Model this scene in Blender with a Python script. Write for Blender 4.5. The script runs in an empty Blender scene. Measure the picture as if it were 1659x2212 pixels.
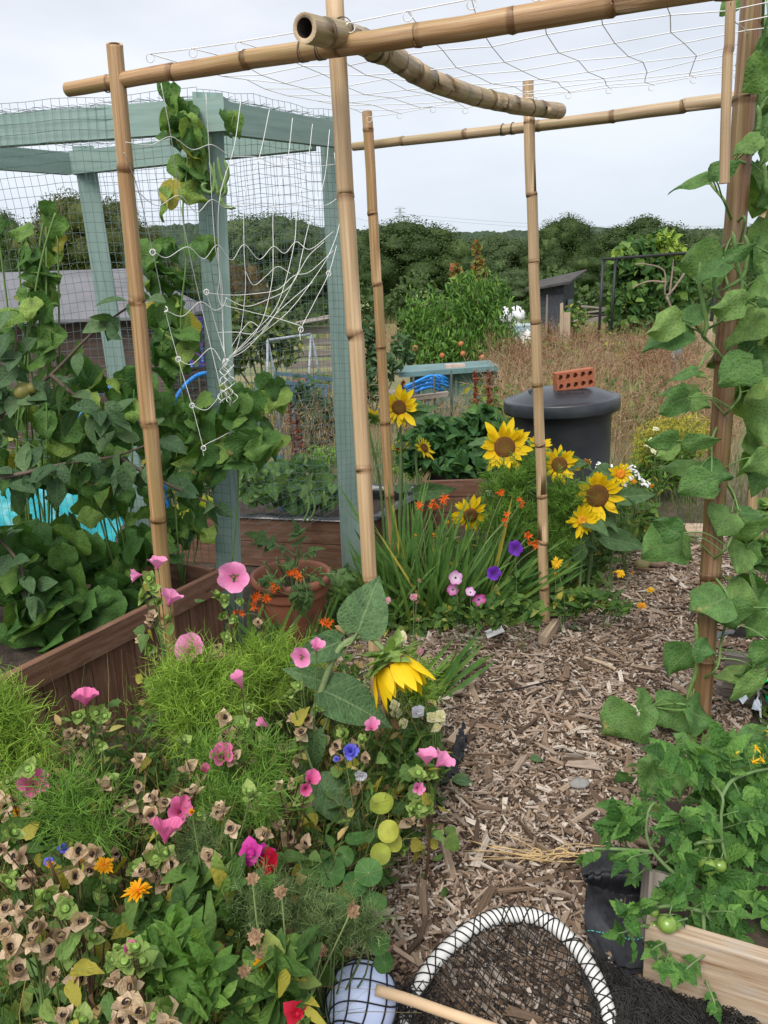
import bpy, math, random
import numpy as np
from mathutils import Vector
random.seed(7); rng = np.random.default_rng(11)
SC = bpy.context.scene
COL = SC.collection
rad = math.radians
# ------------------------------------------------------------------ camera, sky, sun, exposure
PITCH, ROLL, FPX, CH = rad(16.3), rad(1.8), 1661.0, 1.6
def _rx(a): c, s = math.cos(a), math.sin(a); return np.array([[1, 0, 0], [0, c, -s], [0, s, c]])
def _rz(a): c, s = math.cos(a), math.sin(a); return np.array([[c, -s, 0], [s, c, 0], [0, 0, 1.]])
CR = _rx(math.pi/2 - PITCH) @ _rz(-ROLL)
CP = np.array([0, 0, CH])
cd = bpy.data.cameras.new("camera"); cam = bpy.data.objects.new("camera", cd); COL.objects.link(cam)
cam.location = (0, 0, CH)
from mathutils import Matrix
cam.rotation_euler = Matrix(CR.tolist()).to_euler()
cd.sensor_fit = 'VERTICAL'; cd.sensor_height = 36; cd.lens = 36*FPX/2212
cd.clip_start = .05; cd.clip_end = 6000
SC.camera = cam
SC.view_settings.view_transform = 'Standard'; SC.view_settings.look = 'None'
SC.view_settings.exposure = 0.42; SC.view_settings.gamma = 1
SC.cycles.max_bounces = 8; SC.cycles.diffuse_bounces = 3; SC.cycles.glossy_bounces = 2
SC.cycles.transmission_bounces = 3; SC.cycles.transparent_max_bounces = 8
SC.cycles.caustics_reflective = False; SC.cycles.caustics_refractive = False
SC.cycles.use_denoising = True

SUN_EL, SUN_ROT = rad(52), rad(205)
W = bpy.data.worlds.new("World"); SC.world = W; W.use_nodes = True
nt = W.node_tree; N = nt.nodes; L = nt.links; N.clear()
out = N.new('ShaderNodeOutputWorld'); mx = N.new('ShaderNodeMixShader')
b1 = N.new('ShaderNodeBackground'); b2 = N.new('ShaderNodeBackground')
sk = N.new('ShaderNodeTexSky'); sk.sky_type = 'NISHITA'; sk.sun_disc = False
sk.sun_elevation = SUN_EL; sk.sun_rotation = SUN_ROT; sk.air_density = 1.0; sk.dust_density = 1.5
L.new(sk.outputs[0], b1.inputs[0]); b1.inputs[1].default_value = 0.07
tc = N.new('ShaderNodeTexCoord'); mp = N.new('ShaderNodeMapping'); mp.inputs['Scale'].default_value = (1.2, 1.0, 3.6)
mp.inputs['Rotation'].default_value = (0, rad(14), 0)
nz = N.new('ShaderNodeTexNoise'); nz.inputs['Scale'].default_value = 1.7; nz.inputs['Detail'].default_value = 6; nz.inputs['Roughness'].default_value = .5
L.new(tc.outputs['Generated'], mp.inputs[0]); L.new(mp.outputs[0], nz.inputs[0])
rp = N.new('ShaderNodeValToRGB'); rp.color_ramp.elements[0].position = .30; rp.color_ramp.elements[0].color = (.60, .60, .60, 1)
rp.color_ramp.elements[1].position = .66; rp.color_ramp.elements[1].color = (1, 1, 1, 1)
L.new(nz.outputs[0], rp.inputs[0])
# cloud sheet: pale, thinner and bluer towards the horizon
sx = N.new('ShaderNodeSeparateXYZ'); L.new(tc.outputs['Generated'], sx.inputs[0])
gz = N.new('ShaderNodeValToRGB'); gz.color_ramp.elements[0].position = .0; gz.color_ramp.elements[0].color = (.71, .785, .89, 1)
gz.color_ramp.elements[1].position = .42; gz.color_ramp.elements[1].color = (.90, .915, .96, 1)
L.new(sx.outputs['Z'], gz.inputs[0]); L.new(gz.outputs[0], b2.inputs[0]); b2.inputs[1].default_value = .85
L.new(rp.outputs[0], mx.inputs[0]); L.new(b1.outputs[0], mx.inputs[1]); L.new(b2.outputs[0], mx.inputs[2]); L.new(mx.outputs[0], out.inputs[0])

sd = bpy.data.lights.new("sun", 'SUN'); sun = bpy.data.objects.new("sun", sd); COL.objects.link(sun)
sd.energy = 2.6; sd.angle = rad(38); sd.color = (1, .96, .9)
sun.rotation_euler = (rad(90) - SUN_EL, 0, -SUN_ROT + math.pi)

# ------------------------------------------------------------------ rays: a photo pixel (1659 x 2212) to a place in the garden
def ray(u, v): return CR @ np.array([(u - 829.5)/FPX, -(v - 1106)/FPX, -1.])
def at(u, v, Y): d = ray(u, v); return CP + d*(Y/d[1])
def gr(u, v, z=0.): d = ray(u, v); return CP + d*((z - CH)/d[2])
A3 = lambda *p: np.array(p, float)
def unit(v): v = np.asarray(v, float); return v/(np.linalg.norm(v, axis=-1, keepdims=True) + 1e-12)
U = rng.uniform
def rdir(n, zmin=-1, zmax=1):
    z = U(zmin, zmax, n); a = U(0, 2*math.pi, n); r = np.sqrt(np.maximum(0, 1 - z*z))
    return np.stack([r*np.cos(a), r*np.sin(a), z], 1)

# ------------------------------------------------------------------ mesh building
ORG = {}
class MB:
    def __init__(s): s.V = []; s.Q = []; s.T = []; s.mq = []; s.mt = []; s.uq = []; s.ut = []; s.n = 0
    def add(s, V, Q=None, T=None, mi=0, UV=None, LQ=None):
        V = np.asarray(V, float).reshape(-1, 3)
        if UV is None: UV = np.zeros((len(V), 2))
        if Q is not None and len(Q):
            Q = np.asarray(Q, np.int64); s.Q.append(Q + s.n); s.mq.append(np.full(len(Q), mi) if np.isscalar(mi) else np.asarray(mi)); s.uq.append(UV[Q] if LQ is None else LQ)
        if T is not None and len(T):
            T = np.asarray(T, np.int64); s.T.append(T + s.n); s.mt.append(np.full(len(T), mi) if np.isscalar(mi) else np.asarray(mi)); s.ut.append(UV[T])
        s.V.append(V); s.n += len(V)
    def scatter(s, t, M, P, mi=None):
        """copies of the template t=(V,Q,UV,mi) by matrices M (k,3,3) and places P (k,3)"""
        V, Q, UV, tm = t
        k, n = len(P), len(V)
        if k == 0: return
        X = np.einsum('kij,nj->kni', M, V) + np.asarray(P)[:, None, :]
        QQ = (Q[None] + (np.arange(k)*n)[:, None, None]).reshape(-1, 4)
        m = np.tile(tm, k) if mi is None else mi
        s.add(X.reshape(-1, 3), QQ, None, m, np.tile(UV, (k, 1)))
    def box(s, c, size, ax=None, mi=0, jit=0.):
        """box centred on c, its axes the rows of ax; uv in metres, u along the longest axis"""
        h = np.asarray(size, float)/2
        ax = np.eye(3) if ax is None else np.asarray(ax, float)
        sg = np.array([[x, y, z] for x in (-1, 1) for y in (-1, 1) for z in (-1, 1)], float)
        loc = sg*h + (rng.normal(0, jit, (8, 3)) if jit else 0)
        V = np.asarray(c, float) + loc @ ax
        Q = np.array([[0, 1, 3, 2], [4, 6, 7, 5], [0, 4, 5, 1], [2, 3, 7, 6], [0, 2, 6, 4], [1, 5, 7, 3]])
        la = int(np.argmax(h)); o = rng.uniform(0, 40, 2); LQ = []
        for q, na in zip(Q, (0, 0, 1, 1, 2, 2)):
            oth = [a for a in range(3) if a != na]
            if la in oth: a, b = la, [x for x in oth if x != la][0]
            else: a, b = oth
            LQ.append(np.stack([loc[q][:, a] + o[0], loc[q][:, b] + o[1] + na*.37], 1))
        s.add(V, Q, None, mi, None, np.array(LQ))
    def bar(s, p0, p1, w, h, up=(0, 0, 1), mi=0, jit=0.):
        p0, p1 = np.asarray(p0, float), np.asarray(p1, float); d = unit(p1 - p0); sd_ = unit(np.cross(d, up)); u2 = np.cross(sd_, d)
        s.box((p0 + p1)/2, (np.linalg.norm(p1 - p0), w, h), np.array([d, sd_, u2]), mi, jit)
    def tube(s, P, r, n=6, mi=0, cap=True, closed=False, vv=None):
        P = np.asarray(P, float); k = len(P); r = np.broadcast_to(np.asarray(r, float), (k,))
        t = unit(np.gradient(P, axis=0)) if not closed else unit(np.roll(P, -1, 0) - np.roll(P, 1, 0))
        ref = A3(0, 0, 1) if abs(t[0, 2]) < .9 else A3(1, 0, 0)
        a = unit(np.cross(t[0], ref)); F = [a]
        for i in range(1, k):
            a = F[-1] - t[i]*np.dot(F[-1], t[i]); F.append(unit(a))
        F = np.array(F); B = np.cross(t, F)
        th = np.linspace(0, 2*math.pi, n, endpoint=False)
        X = P[:, None] + r[:, None, None]*(F[:, None]*np.cos(th)[None, :, None] + B[:, None]*np.sin(th)[None, :, None])
        ln = np.r_[0, np.cumsum(np.linalg.norm(np.diff(P, axis=0), axis=1))]
        if vv is not None: ln = np.asarray(vv, float)
        Q = []; LQ = []
        for i in range(k if closed else k - 1):
            i2 = (i + 1) % k; v0, v1 = ln[i], (ln[i2] if i2 else ln[-1] + .01)
            for j in range(n):
                j2 = (j + 1) % n
                Q.append((i*n + j, i*n + j2, i2*n + j2, i2*n + j)); LQ.append(((j/n, v0), ((j + 1)/n, v0), ((j + 1)/n, v1), (j/n, v1)))
        V = X.reshape(-1, 3); T = None
        if cap and not closed:
            V = np.r_[V, P[:1], P[-1:]]; a0 = k*n
            T = [(a0, (j + 1) % n, j) for j in range(n)] + [(a0 + 1, (k - 1)*n + j, (k - 1)*n + (j + 1) % n) for j in range(n)]
        s.add(V, Q, T, mi, None, np.array(LQ, float))
    def lathe(s, c, prof, n=32, mi=0, ax=None, uvs=1.):
        prof = np.asarray(prof, float); k = len(prof); th = np.linspace(0, 2*math.pi, n, endpoint=False)
        X = np.stack([prof[:, 0, None]*np.cos(th), prof[:, 0, None]*np.sin(th), np.repeat(prof[:, 1, None], n, 1)], 2).reshape(-1, 3)
        if ax is not None: X = X @ np.asarray(ax)
        Q = [(i*n + j, i*n + (j + 1) % n, (i + 1)*n + (j + 1) % n, (i + 1)*n + j) for i in range(k - 1) for j in range(n)]
        LQ = np.array([((j/n, i/k), ((j + 1)/n, i/k), ((j + 1)/n, (i + 1)/k), (j/n, (i + 1)/k)) for i in range(k - 1) for j in range(n)], float)*uvs
        s.add(X + np.asarray(c, float), Q, None, mi, None, LQ)
    def grid(s, X, mi=0, UV=None):
        a, b = X.shape[:2]
        Q = [(i*b + j, i*b + j + 1, (i + 1)*b + j + 1, (i + 1)*b + j) for i in range(a - 1) for j in range(b - 1)]
        if UV is None: UV = np.stack(np.meshgrid(np.linspace(0, 1, b), np.linspace(0, 1, a)), 2).reshape(-1, 2)
        s.add(X.reshape(-1, 3), Q, None, mi, UV)
    def build(s, name, mats, parent=None, smooth=True, loc=None):
        me = bpy.data.meshes.new(name)
        if not isinstance(mats, (list, tuple)): mats = [mats]
        V = np.concatenate(s.V)
        if loc is None:
            loc = ORG[parent.name] if parent is not None else A3((V[:, 0].min() + V[:, 0].max())/2, (V[:, 1].min() + V[:, 1].max())/2, V[:, 2].min())
        loc = np.asarray(loc, float)
        Q = np.concatenate(s.Q) if s.Q else np.zeros((0, 4), int); T = np.concatenate(s.T) if s.T else np.zeros((0, 3), int)
        lv = np.r_[Q.ravel(), T.ravel()].astype(np.int32); npg = len(Q) + len(T)
        ls = np.r_[np.arange(len(Q))*4, len(Q)*4 + np.arange(len(T))*3].astype(np.int32)
        me.vertices.add(len(V)); me.vertices.foreach_set('co', (V - loc).astype(np.float32).ravel())
        me.loops.add(len(lv)); me.loops.foreach_set('vertex_index', lv)
        me.polygons.add(npg); me.polygons.foreach_set('loop_start', ls)
        mi = np.concatenate(s.mq + s.mt).astype(np.int32); me.polygons.foreach_set('material_index', mi)
        me.polygons.foreach_set('use_smooth', np.full(npg, smooth))
        uv = np.concatenate([x.reshape(-1, 2) for x in s.uq + s.ut]).astype(np.float32)
        me.uv_layers.new(name='UVMap').data.foreach_set('uv', uv.ravel())
        me.update(calc_edges=True); me.validate()
        for m in mats: me.materials.append(m)
        o = bpy.data.objects.new(name, me); COL.objects.link(o)
        place(o, loc, parent); return o
def place(o, loc, parent=None):
    loc = np.asarray(loc, float); ORG[o.name] = loc
    if parent is not None: o.parent = parent; o.location = loc - ORG[parent.name]
    else: o.location = loc
def tag(o, label=None, cat=None, group=None, kind=None):
    if label: o['label'] = label
    if cat: o['category'] = cat
    if group: o['group'] = group
    if kind: o['kind'] = kind
    return o
def thing(name, label, cat, loc, group=None):
    o = bpy.data.objects.new(name, None); COL.objects.link(o); o.empty_display_size = .05
    place(o, loc); return tag(o, label, cat, group)
def inst(mesh_obj, name, parent, loc, M, scale=1.):
    """a copy of a part (sharing its mesh), turned by the rotation matrix M, under parent"""
    o = bpy.data.objects.new(name, mesh_obj.data if hasattr(mesh_obj, 'data') else mesh_obj); COL.objects.link(o)
    place(o, loc, parent); o.rotation_euler = Matrix(np.asarray(M).tolist()).to_euler(); o.scale = (scale*random.uniform(.85, 1.1), scale*random.uniform(.85, 1.1), scale*random.uniform(.8, 1.35 if name == 'seed_head' else 1.05))
    return o

# ------------------------------------------------------------------ templates
def leaf_t(prof, rows=5, cols=5, fold=.12, droop=.2, back=0., wave=0., curl=0.):
    t = np.linspace(0, 1, rows + 1); s_ = np.linspace(-1, 1, cols)
    tt, ww = np.array(prof, float).T; w = np.interp(t, tt, ww)
    T_, S_ = np.meshgrid(t, s_, indexing='ij'); X = S_*w[:, None]
    Y = T_ - back*np.abs(S_)**1.2*np.exp(-T_*7)
    Z = fold*np.abs(X) - droop*T_**2 + wave*np.sin(T_*9 + S_*2)*np.abs(S_) - curl*S_**2*T_
    V = np.stack([X, Y, Z], 2).reshape(-1, 3); c = cols
    Q = np.array([(i*c + j, i*c + j + 1, (i + 1)*c + j + 1, (i + 1)*c + j) for i in range(rows) for j in range(c - 1)])
    return V, Q, np.stack([S_*.5 + .5, T_], 2).reshape(-1, 2), np.zeros(len(Q), int)
P_BEAN = [(0, .10), (.06, .30), (.16, .42), (.3, .45), (.5, .385), (.7, .24), (.86, .11), (.95, .04), (1, .004)]
P_SUNF = [(0, .16), (.07, .37), (.2, .44), (.35, .43), (.55, .36), (.75, .21), (.9, .08), (1, .004)]
P_ELL = [(0, .02), (.15, .18), (.35, .27), (.55, .27), (.8, .15), (1, .005)]
P_LAN = [(0, .02), (.2, .10), (.45, .13), (.7, .09), (1, .003)]
P_OBL = [(0, .05), (.3, .10), (.6, .17), (.85, .14), (.95, .07), (1, .01)]
P_MAL = [(0, .12), (.08, .40), (.2, .30), (.3, .50), (.42, .28), (.6, .3), (.75, .16), (1, .01)]
P_TOM = [(0, .03), (.1, .20), (.17, .22), (.25, .33), (.3, .24), (.42, .33), (.48, .22), (.6, .25), (.66, .16), (.8, .14), (.86, .08), (1, .004)]
P_PET = [(0, .05), (.3, .15), (.6, .17), (.85, .10), (1, .004)]
P_STR = [(0, .016), (.5, .016), (.85, .010), (1, .001)]
T_BEAN = leaf_t(P_BEAN, 9, 7, .10, .24, .10, .02, .10); T_BEAN2 = leaf_t(P_BEAN, 8, 7, .45, .32, .10, .03); T_BEAN3 = leaf_t(P_BEAN, 8, 7, .05, -.10, .10, .035, .22)
def vary(tm, seed, a=.05):
    g = np.random.default_rng(seed); V, Q, uv, m = tm; f = g.uniform(0, 6, 8); V = V.copy(); x, y = V[:, 0].copy(), V[:, 1].copy()
    V[:, 0] += a*np.sin(y*4 + f[0]) + .6*a*np.sin(y*11 + f[1])*np.sign(x)*(np.abs(x) > .2); V[:, 2] += 1.1*a*np.sin(x*8 + f[2] + y*3) + .8*a*np.sin(y*9 + f[3]); V[:, 1] += .6*a*np.sin(x*7 + f[4]); V[:, 2] += g.normal(0, .5)*x*y + g.normal(0, .25)*x; return V, Q, uv, m
TBV = [vary(t_, i, .055) for i, t_ in enumerate((T_BEAN, T_BEAN2, T_BEAN3, T_BEAN, T_BEAN, T_BEAN3, T_BEAN2))]
T_BEANS = leaf_t(P_BEAN, 6, 5, .3, .25, .08)
T_SUNF = leaf_t(P_SUNF, 10, 7, .2, .25, .10, .02)
T_ELL = leaf_t(P_ELL, 5, 3, .35, .25); T_ELL2 = leaf_t(P_ELL, 3, 3, .4, .3)
T_LAN = leaf_t(P_LAN, 4, 3, .3, .35); T_LAN2 = leaf_t(P_LAN, 3, 3, .3, .7)
T_OBL = leaf_t(P_OBL, 5, 3, .25, .3); T_MAL = leaf_t(P_MAL, 8, 5, .15, .25, .05)
T_TOM = leaf_t(P_TOM, 12, 3, .3, .28); T_STR = leaf_t(P_STR, 7, 3, .6, .35); T_STR2 = leaf_t(P_STR, 7, 3, .6, .95)
T_PET = leaf_t(P_PET, 4, 3, .25, .12); T_PETD = leaf_t(P_PET, 5, 3, .3, -.25, wave=.02)
def disc_t(na=16, nr=2, cup=.15, wav=.05, lob=0):
    V = [(0, 0, 0)]; UVs = [(.5, .5)]; Q = []
    for i in range(1, nr + 1):
        for j in range(na):
            a = 2*math.pi*j/na; r = i/nr*(1 - lob*abs(math.sin(a*3)))
            V.append((r*math.cos(a)*.5, r*math.sin(a)*.5, cup*(i/nr)**2*.5 + wav*math.sin(3*a)*i/nr*.5)); UVs.append((.5 + .5*i/nr*math.cos(a), .5 + .5*i/nr*math.sin(a)))
    for j in range(0, na, 2): Q.append((0, 1 + j, 1 + (j + 1) % na, 1 + (j + 2) % na))
    for i in range(1, nr):
        for j in range(na): Q.append((1 + (i - 1)*na + j, 1 + i*na + j, 1 + i*na + (j + 1) % na, 1 + (i - 1)*na + (j + 1) % na))
    return np.array(V), np.array(Q), np.array(UVs), np.zeros(len(Q), int)
T_DISC = disc_t(16, 3, .2, .06); T_DAISY = disc_t(8, 1, .1, 0)
def thread_t(seg=3, bend=.3, sides=3):
    V = []; Q = []
    for i in range(seg + 1):
        t = i/seg; r = 1 - .75*t
        for j in range(sides):
            a = 2*math.pi*j/sides; V.append((r*math.cos(a), t, r*math.sin(a)))
    V = np.array(V); UVs = np.stack([np.full(len(V), .5), V[:, 1]], 1)
    Q = np.array([(i*sides + j, i*sides + (j + 1) % sides, (i + 1)*sides + (j + 1) % sides, (i + 1)*sides + j) for i in range(seg) for j in range(sides)])
    return V, Q, UVs, np.zeros(len(Q), int), bend
def card_t():   # one little leaf: a bent four-sided blade
    V = np.array([(0, 0, 0), (.32, .5, .06), (0, 1, -.1), (-.32, .5, .06)], float)
    return V, np.array([(0, 1, 2, 3)]), np.array([(.5, 0), (1, .5), (.5, 1), (0, .5)]), np.zeros(1, int)
T_CARD = card_t()
def frames(d, n, Lx, Ly, Lz=None):
    """matrices whose y axis is d and whose z axis is near n"""
    y = unit(d); z = np.asarray(n, float) - y*np.sum(n*y, 1, keepdims=True); z = unit(z); x = np.cross(y, z)
    Lx = np.broadcast_to(Lx, (len(y),)); Ly = np.broadcast_to(Ly, (len(y),)); Lz = Ly if Lz is None else np.broadcast_to(Lz, (len(y),))
    return np.stack([x*Lx[:, None], y*Ly[:, None], z*Lz[:, None]], 2)
def rot_z_to(n, spin=0.):
    """rotation taking z to n"""
    n = unit(n); a = A3(0, 0, 1) if abs(n[2]) < .95 else A3(1, 0, 0); x = unit(np.cross(a, n)); y = np.cross(n, x)
    c, s_ = math.cos(spin), math.sin(spin)
    return np.stack([x*c + y*s_, -x*s_ + y*c, n], 1)
def curve(pts, n=12):
    """smooth path through the points"""
    P = np.asarray(pts, float)
    if len(P) == 2: return P[0] + (P[1] - P[0])*np.linspace(0, 1, n)[:, None]
    Q = np.vstack([2*P[0] - P[1], P, 2*P[-1] - P[-2]]); out_ = []
    m = max(2, int(math.ceil(n/(len(P) - 1))))
    for i in range(1, len(Q) - 2):
        t = np.linspace(0, 1, m, endpoint=False)[:, None]; a, b, c, d = Q[i - 1:i + 3]
        out_.append(.5*(2*b + (c - a)*t + (2*a - 5*b + 4*c - d)*t**2 + (3*b - a - 3*c + d)*t**3))
    return np.vstack(out_ + [P[-1:]])

# ------------------------------------------------------------------ materials
def mat(name):
    m = bpy.data.materials.new(name); m.use_nodes = True; n_ = m.node_tree; b = n_.nodes['Principled BSDF']
    return m, n_, n_.nodes, n_.links, b
def ramp(nodes, cols):
    r = nodes.new('ShaderNodeValToRGB'); e = r.color_ramp.elements
    while len(e) < len(cols): e.new(.5)
    for i, (p, c) in enumerate(cols): e[i].position = p; e[i].color = (*c, 1)
    return r
def mathn(nodes, links, op, a, b=None):
    m = nodes.new('ShaderNodeMath'); m.operation = op
    for i, x in enumerate((a, b)):
        if x is None: continue
        if isinstance(x, (int, float)): m.inputs[i].default_value = x
        else: links.new(x, m.inputs[i])
    return m.outputs[0]
def mixc(nodes, links, f, a, b, mode='MIX'):
    m = nodes.new('ShaderNodeMix'); m.data_type = 'RGBA'; m.blend_type = mode
    for i, x in ((0, f), (6, a), (7, b)):
        if isinstance(x, (int, float)): m.inputs[i].default_value = x
        elif isinstance(x, tuple): m.inputs[i].default_value = (*x, 1)
        else: links.new(x, m.inputs[i])
    return m.outputs[2]
def noise(nodes, links, vec, scale, detail=3, rough=.55):
    n_ = nodes.new('ShaderNodeTexNoise'); n_.inputs['Scale'].default_value = scale; n_.inputs['Detail'].default_value = detail; n_.inputs['Roughness'].default_value = rough
    if vec is not None: links.new(vec, n_.inputs['Vector'])
    return n_.outputs['Fac']
def leafmat(name, cols, veins=1., spots=0., spot=(.35, .22, .08), trans=.30, rough=.58, vein_col=(.22, .30, .10), bump=.35, vfreq=6., spec=.22, yellow=0.):
    m, n_, N, L, b = mat(name)
    if trans != .12: cols = [(p_, tuple(min(.7, x*1.3) for x in c_)) for p_, c_ in cols]
    geo = N.new('ShaderNodeNewGeometry'); r = ramp(N, cols); L.new(geo.outputs['Random Per Island'], r.inputs[0])
    col = r.outputs[0]
    tc = N.new('ShaderNodeTexCoord'); uvm = N.new('ShaderNodeUVMap'); sep = N.new('ShaderNodeSeparateXYZ'); L.new(uvm.outputs[0], sep.inputs[0])
    nf = noise(N, L, tc.outputs['Object'], 28, 4)
    mr = ramp(N, [(.3, (.72, .72, .72)), (.7, (1.25, 1.25, 1.2))]); L.new(nf, mr.inputs[0])
    col = mixc(N, L, 1., col, mr.outputs[0], 'MULTIPLY')
    vc = N.new('ShaderNodeTexVoronoi'); vc.feature = 'DISTANCE_TO_EDGE'; vc.inputs['Scale'].default_value = 85; L.new(tc.outputs['Object'], vc.inputs['Vector'])
    if veins: vr = ramp(N, [(.0, (1.28, 1.26, 1.2)), (.16, (.93, .93, .93))]); L.new(vc.outputs['Distance'], vr.inputs[0]); col = mixc(N, L, min(1., veins*.8), col, vr.outputs[0], 'MULTIPLY')
    if yellow:   # a share of the leaves has gone yellow
        yf = mathn(N, L, 'MULTIPLY', geo.outputs['Random Per Island'], 37.13); yf = mathn(N, L, 'FRACT', yf); yf = mathn(N, L, 'LESS_THAN', yf, yellow)
        col = mixc(N, L, yf, col, (.36, .32, .05))
    if spots:
        sn = noise(N, L, tc.outputs['Object'], 17, 5, .7); sr = ramp(N, [(1 - spots - .04, (0, 0, 0)), (1 - spots + .03, (1, 1, 1))]); L.new(sn, sr.inputs[0])
        col = mixc(N, L, sr.outputs[0], col, spot)
    if veins:
        a = mathn(N, L, 'MULTIPLY', mathn(N, L, 'ABSOLUTE', mathn(N, L, 'SUBTRACT', sep.outputs[0], .5)), 2.)
        mid = mathn(N, L, 'LESS_THAN', a, .045)
        f = mathn(N, L, 'FRACT', mathn(N, L, 'SUBTRACT', mathn(N, L, 'MULTIPLY', sep.outputs[1], vfreq), mathn(N, L, 'MULTIPLY', a, 1.7)))
        tri = mathn(N, L, 'ABSOLUTE', mathn(N, L, 'SUBTRACT', f, .5))
        side = mathn(N, L, 'GREATER_THAN', tri, .455)
        v = mathn(N, L, 'MULTIPLY', mathn(N, L, 'MAXIMUM', mid, mathn(N, L, 'MULTIPLY', side, .55)), .6*veins)
        col = mixc(N, L, v, col, vein_col)
        bp = N.new('ShaderNodeBump'); bp.inputs['Strength'].default_value = bump; bp.inputs['Distance'].default_value = .006
        q_ = noise(N, L, tc.outputs['Object'], 95, 2); hgt = mathn(N, L, 'ADD', mathn(N, L, 'MULTIPLY', tri, -.35), mathn(N, L, 'ADD', mathn(N, L, 'MULTIPLY', nf, .6), mathn(N, L, 'ADD', mathn(N, L, 'MULTIPLY', q_, .6), mathn(N, L, 'MULTIPLY', vc.outputs['Distance'], 2.2)))); L.new(hgt, bp.inputs['Height']); L.new(bp.outputs[0], b.inputs['Normal'])
    L.new(col, b.inputs['Base Color']); b.inputs['Roughness'].default_value = rough; b.inputs['Specular IOR Level'].default_value = spec
    if trans:
        tr = N.new('ShaderNodeBsdfTranslucent'); t2 = mixc(N, L, 1., col, (1.15, 1.25, .55), 'MULTIPLY'); L.new(t2, tr.inputs[0])
        ms = N.new('ShaderNodeMixShader'); ms.inputs[0].default_value = trans; L.new(b.outputs[0], ms.inputs[1]); L.new(tr.outputs[0], ms.inputs[2]); L.new(ms.outputs[0], N['Material Output'].inputs[0])
    return m
def petalmat(name, c1, c2, rad_=True, streak=.25, dark=(.25, .02, .12), trans=.3):
    """petal: uv y runs from the heart to the rim"""
    m, n_, N, L, b = mat(name)
    uvm = N.new('ShaderNodeUVMap'); sep = N.new('ShaderNodeSeparateXYZ'); L.new(uvm.outputs[0], sep.inputs[0])
    r = ramp(N, [(0., c1), (1., c2)]); L.new(sep.outputs[1], r.inputs[0]); col = r.outputs[0]
    cx = N.new('ShaderNodeCombineXYZ'); L.new(mathn(N, L, 'MULTIPLY', sep.outputs[0], 60.), cx.inputs[0]); L.new(sep.outputs[1], cx.inputs[1])
    nf = noise(N, L, cx.outputs[0], 1.2, 2); sr = ramp(N, [(.44, (0, 0, 0)), (.58, (1, 1, 1))]); L.new(nf, sr.inputs[0])
    col = mixc(N, L, mathn(N, L, 'MULTIPLY', sr.outputs[0], min(1., streak*1.5)), col, dark)
    L.new(col, b.inputs['Base Color']); b.inputs['Roughness'].default_value = .55; b.inputs['Specular IOR Level'].default_value = .25
    tr = N.new('ShaderNodeBsdfTranslucent'); L.new(col, tr.inputs[0]); ms = N.new('ShaderNodeMixShader'); ms.inputs[0].default_value = trans
    L.new(b.outputs[0], ms.inputs[1]); L.new(tr.outputs[0], ms.inputs[2]); L.new(ms.outputs[0], N['Material Output'].inputs[0])
    return m
def plain(name, c, rough=.6, var=.25, scale=12., metal=0., spec=.4, bump=0., c2=None, island=False):
    m, n_, N, L, b = mat(name); tc = N.new('ShaderNodeTexCoord')
    nf = noise(N, L, tc.outputs['Object'], scale, 5, .6)
    lo = tuple(x*(1 - var) for x in c) if c2 is None else c; hi = tuple(min(1, x*(1 + var)) for x in c) if c2 is None else c2
    r = ramp(N, [(.3, lo), (.7, hi)]); L.new(nf, r.inputs[0]); col = r.outputs[0]
    if island:
        g = N.new('ShaderNodeNewGeometry'); r2 = ramp(N, [(0, (.6, .6, .6)), (1, (1.35, 1.35, 1.35))]); L.new(g.outputs['Random Per Island'], r2.inputs[0]); col = mixc(N, L, 1., col, r2.outputs[0], 'MULTIPLY')
    L.new(col, b.inputs['Base Color'])
    b.inputs['Roughness'].default_value = rough; b.inputs['Metallic'].default_value = metal; b.inputs['Specular IOR Level'].default_value = spec
    if bump:
        bp = N.new('ShaderNodeBump'); bp.inputs['Strength'].default_value = bump; bp.inputs['Distance'].default_value = .01
        L.new(noise(N, L, tc.outputs['Object'], scale*4, 4), bp.inputs['Height']); L.new(bp.outputs[0], b.inputs['Normal'])
    return m
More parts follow.
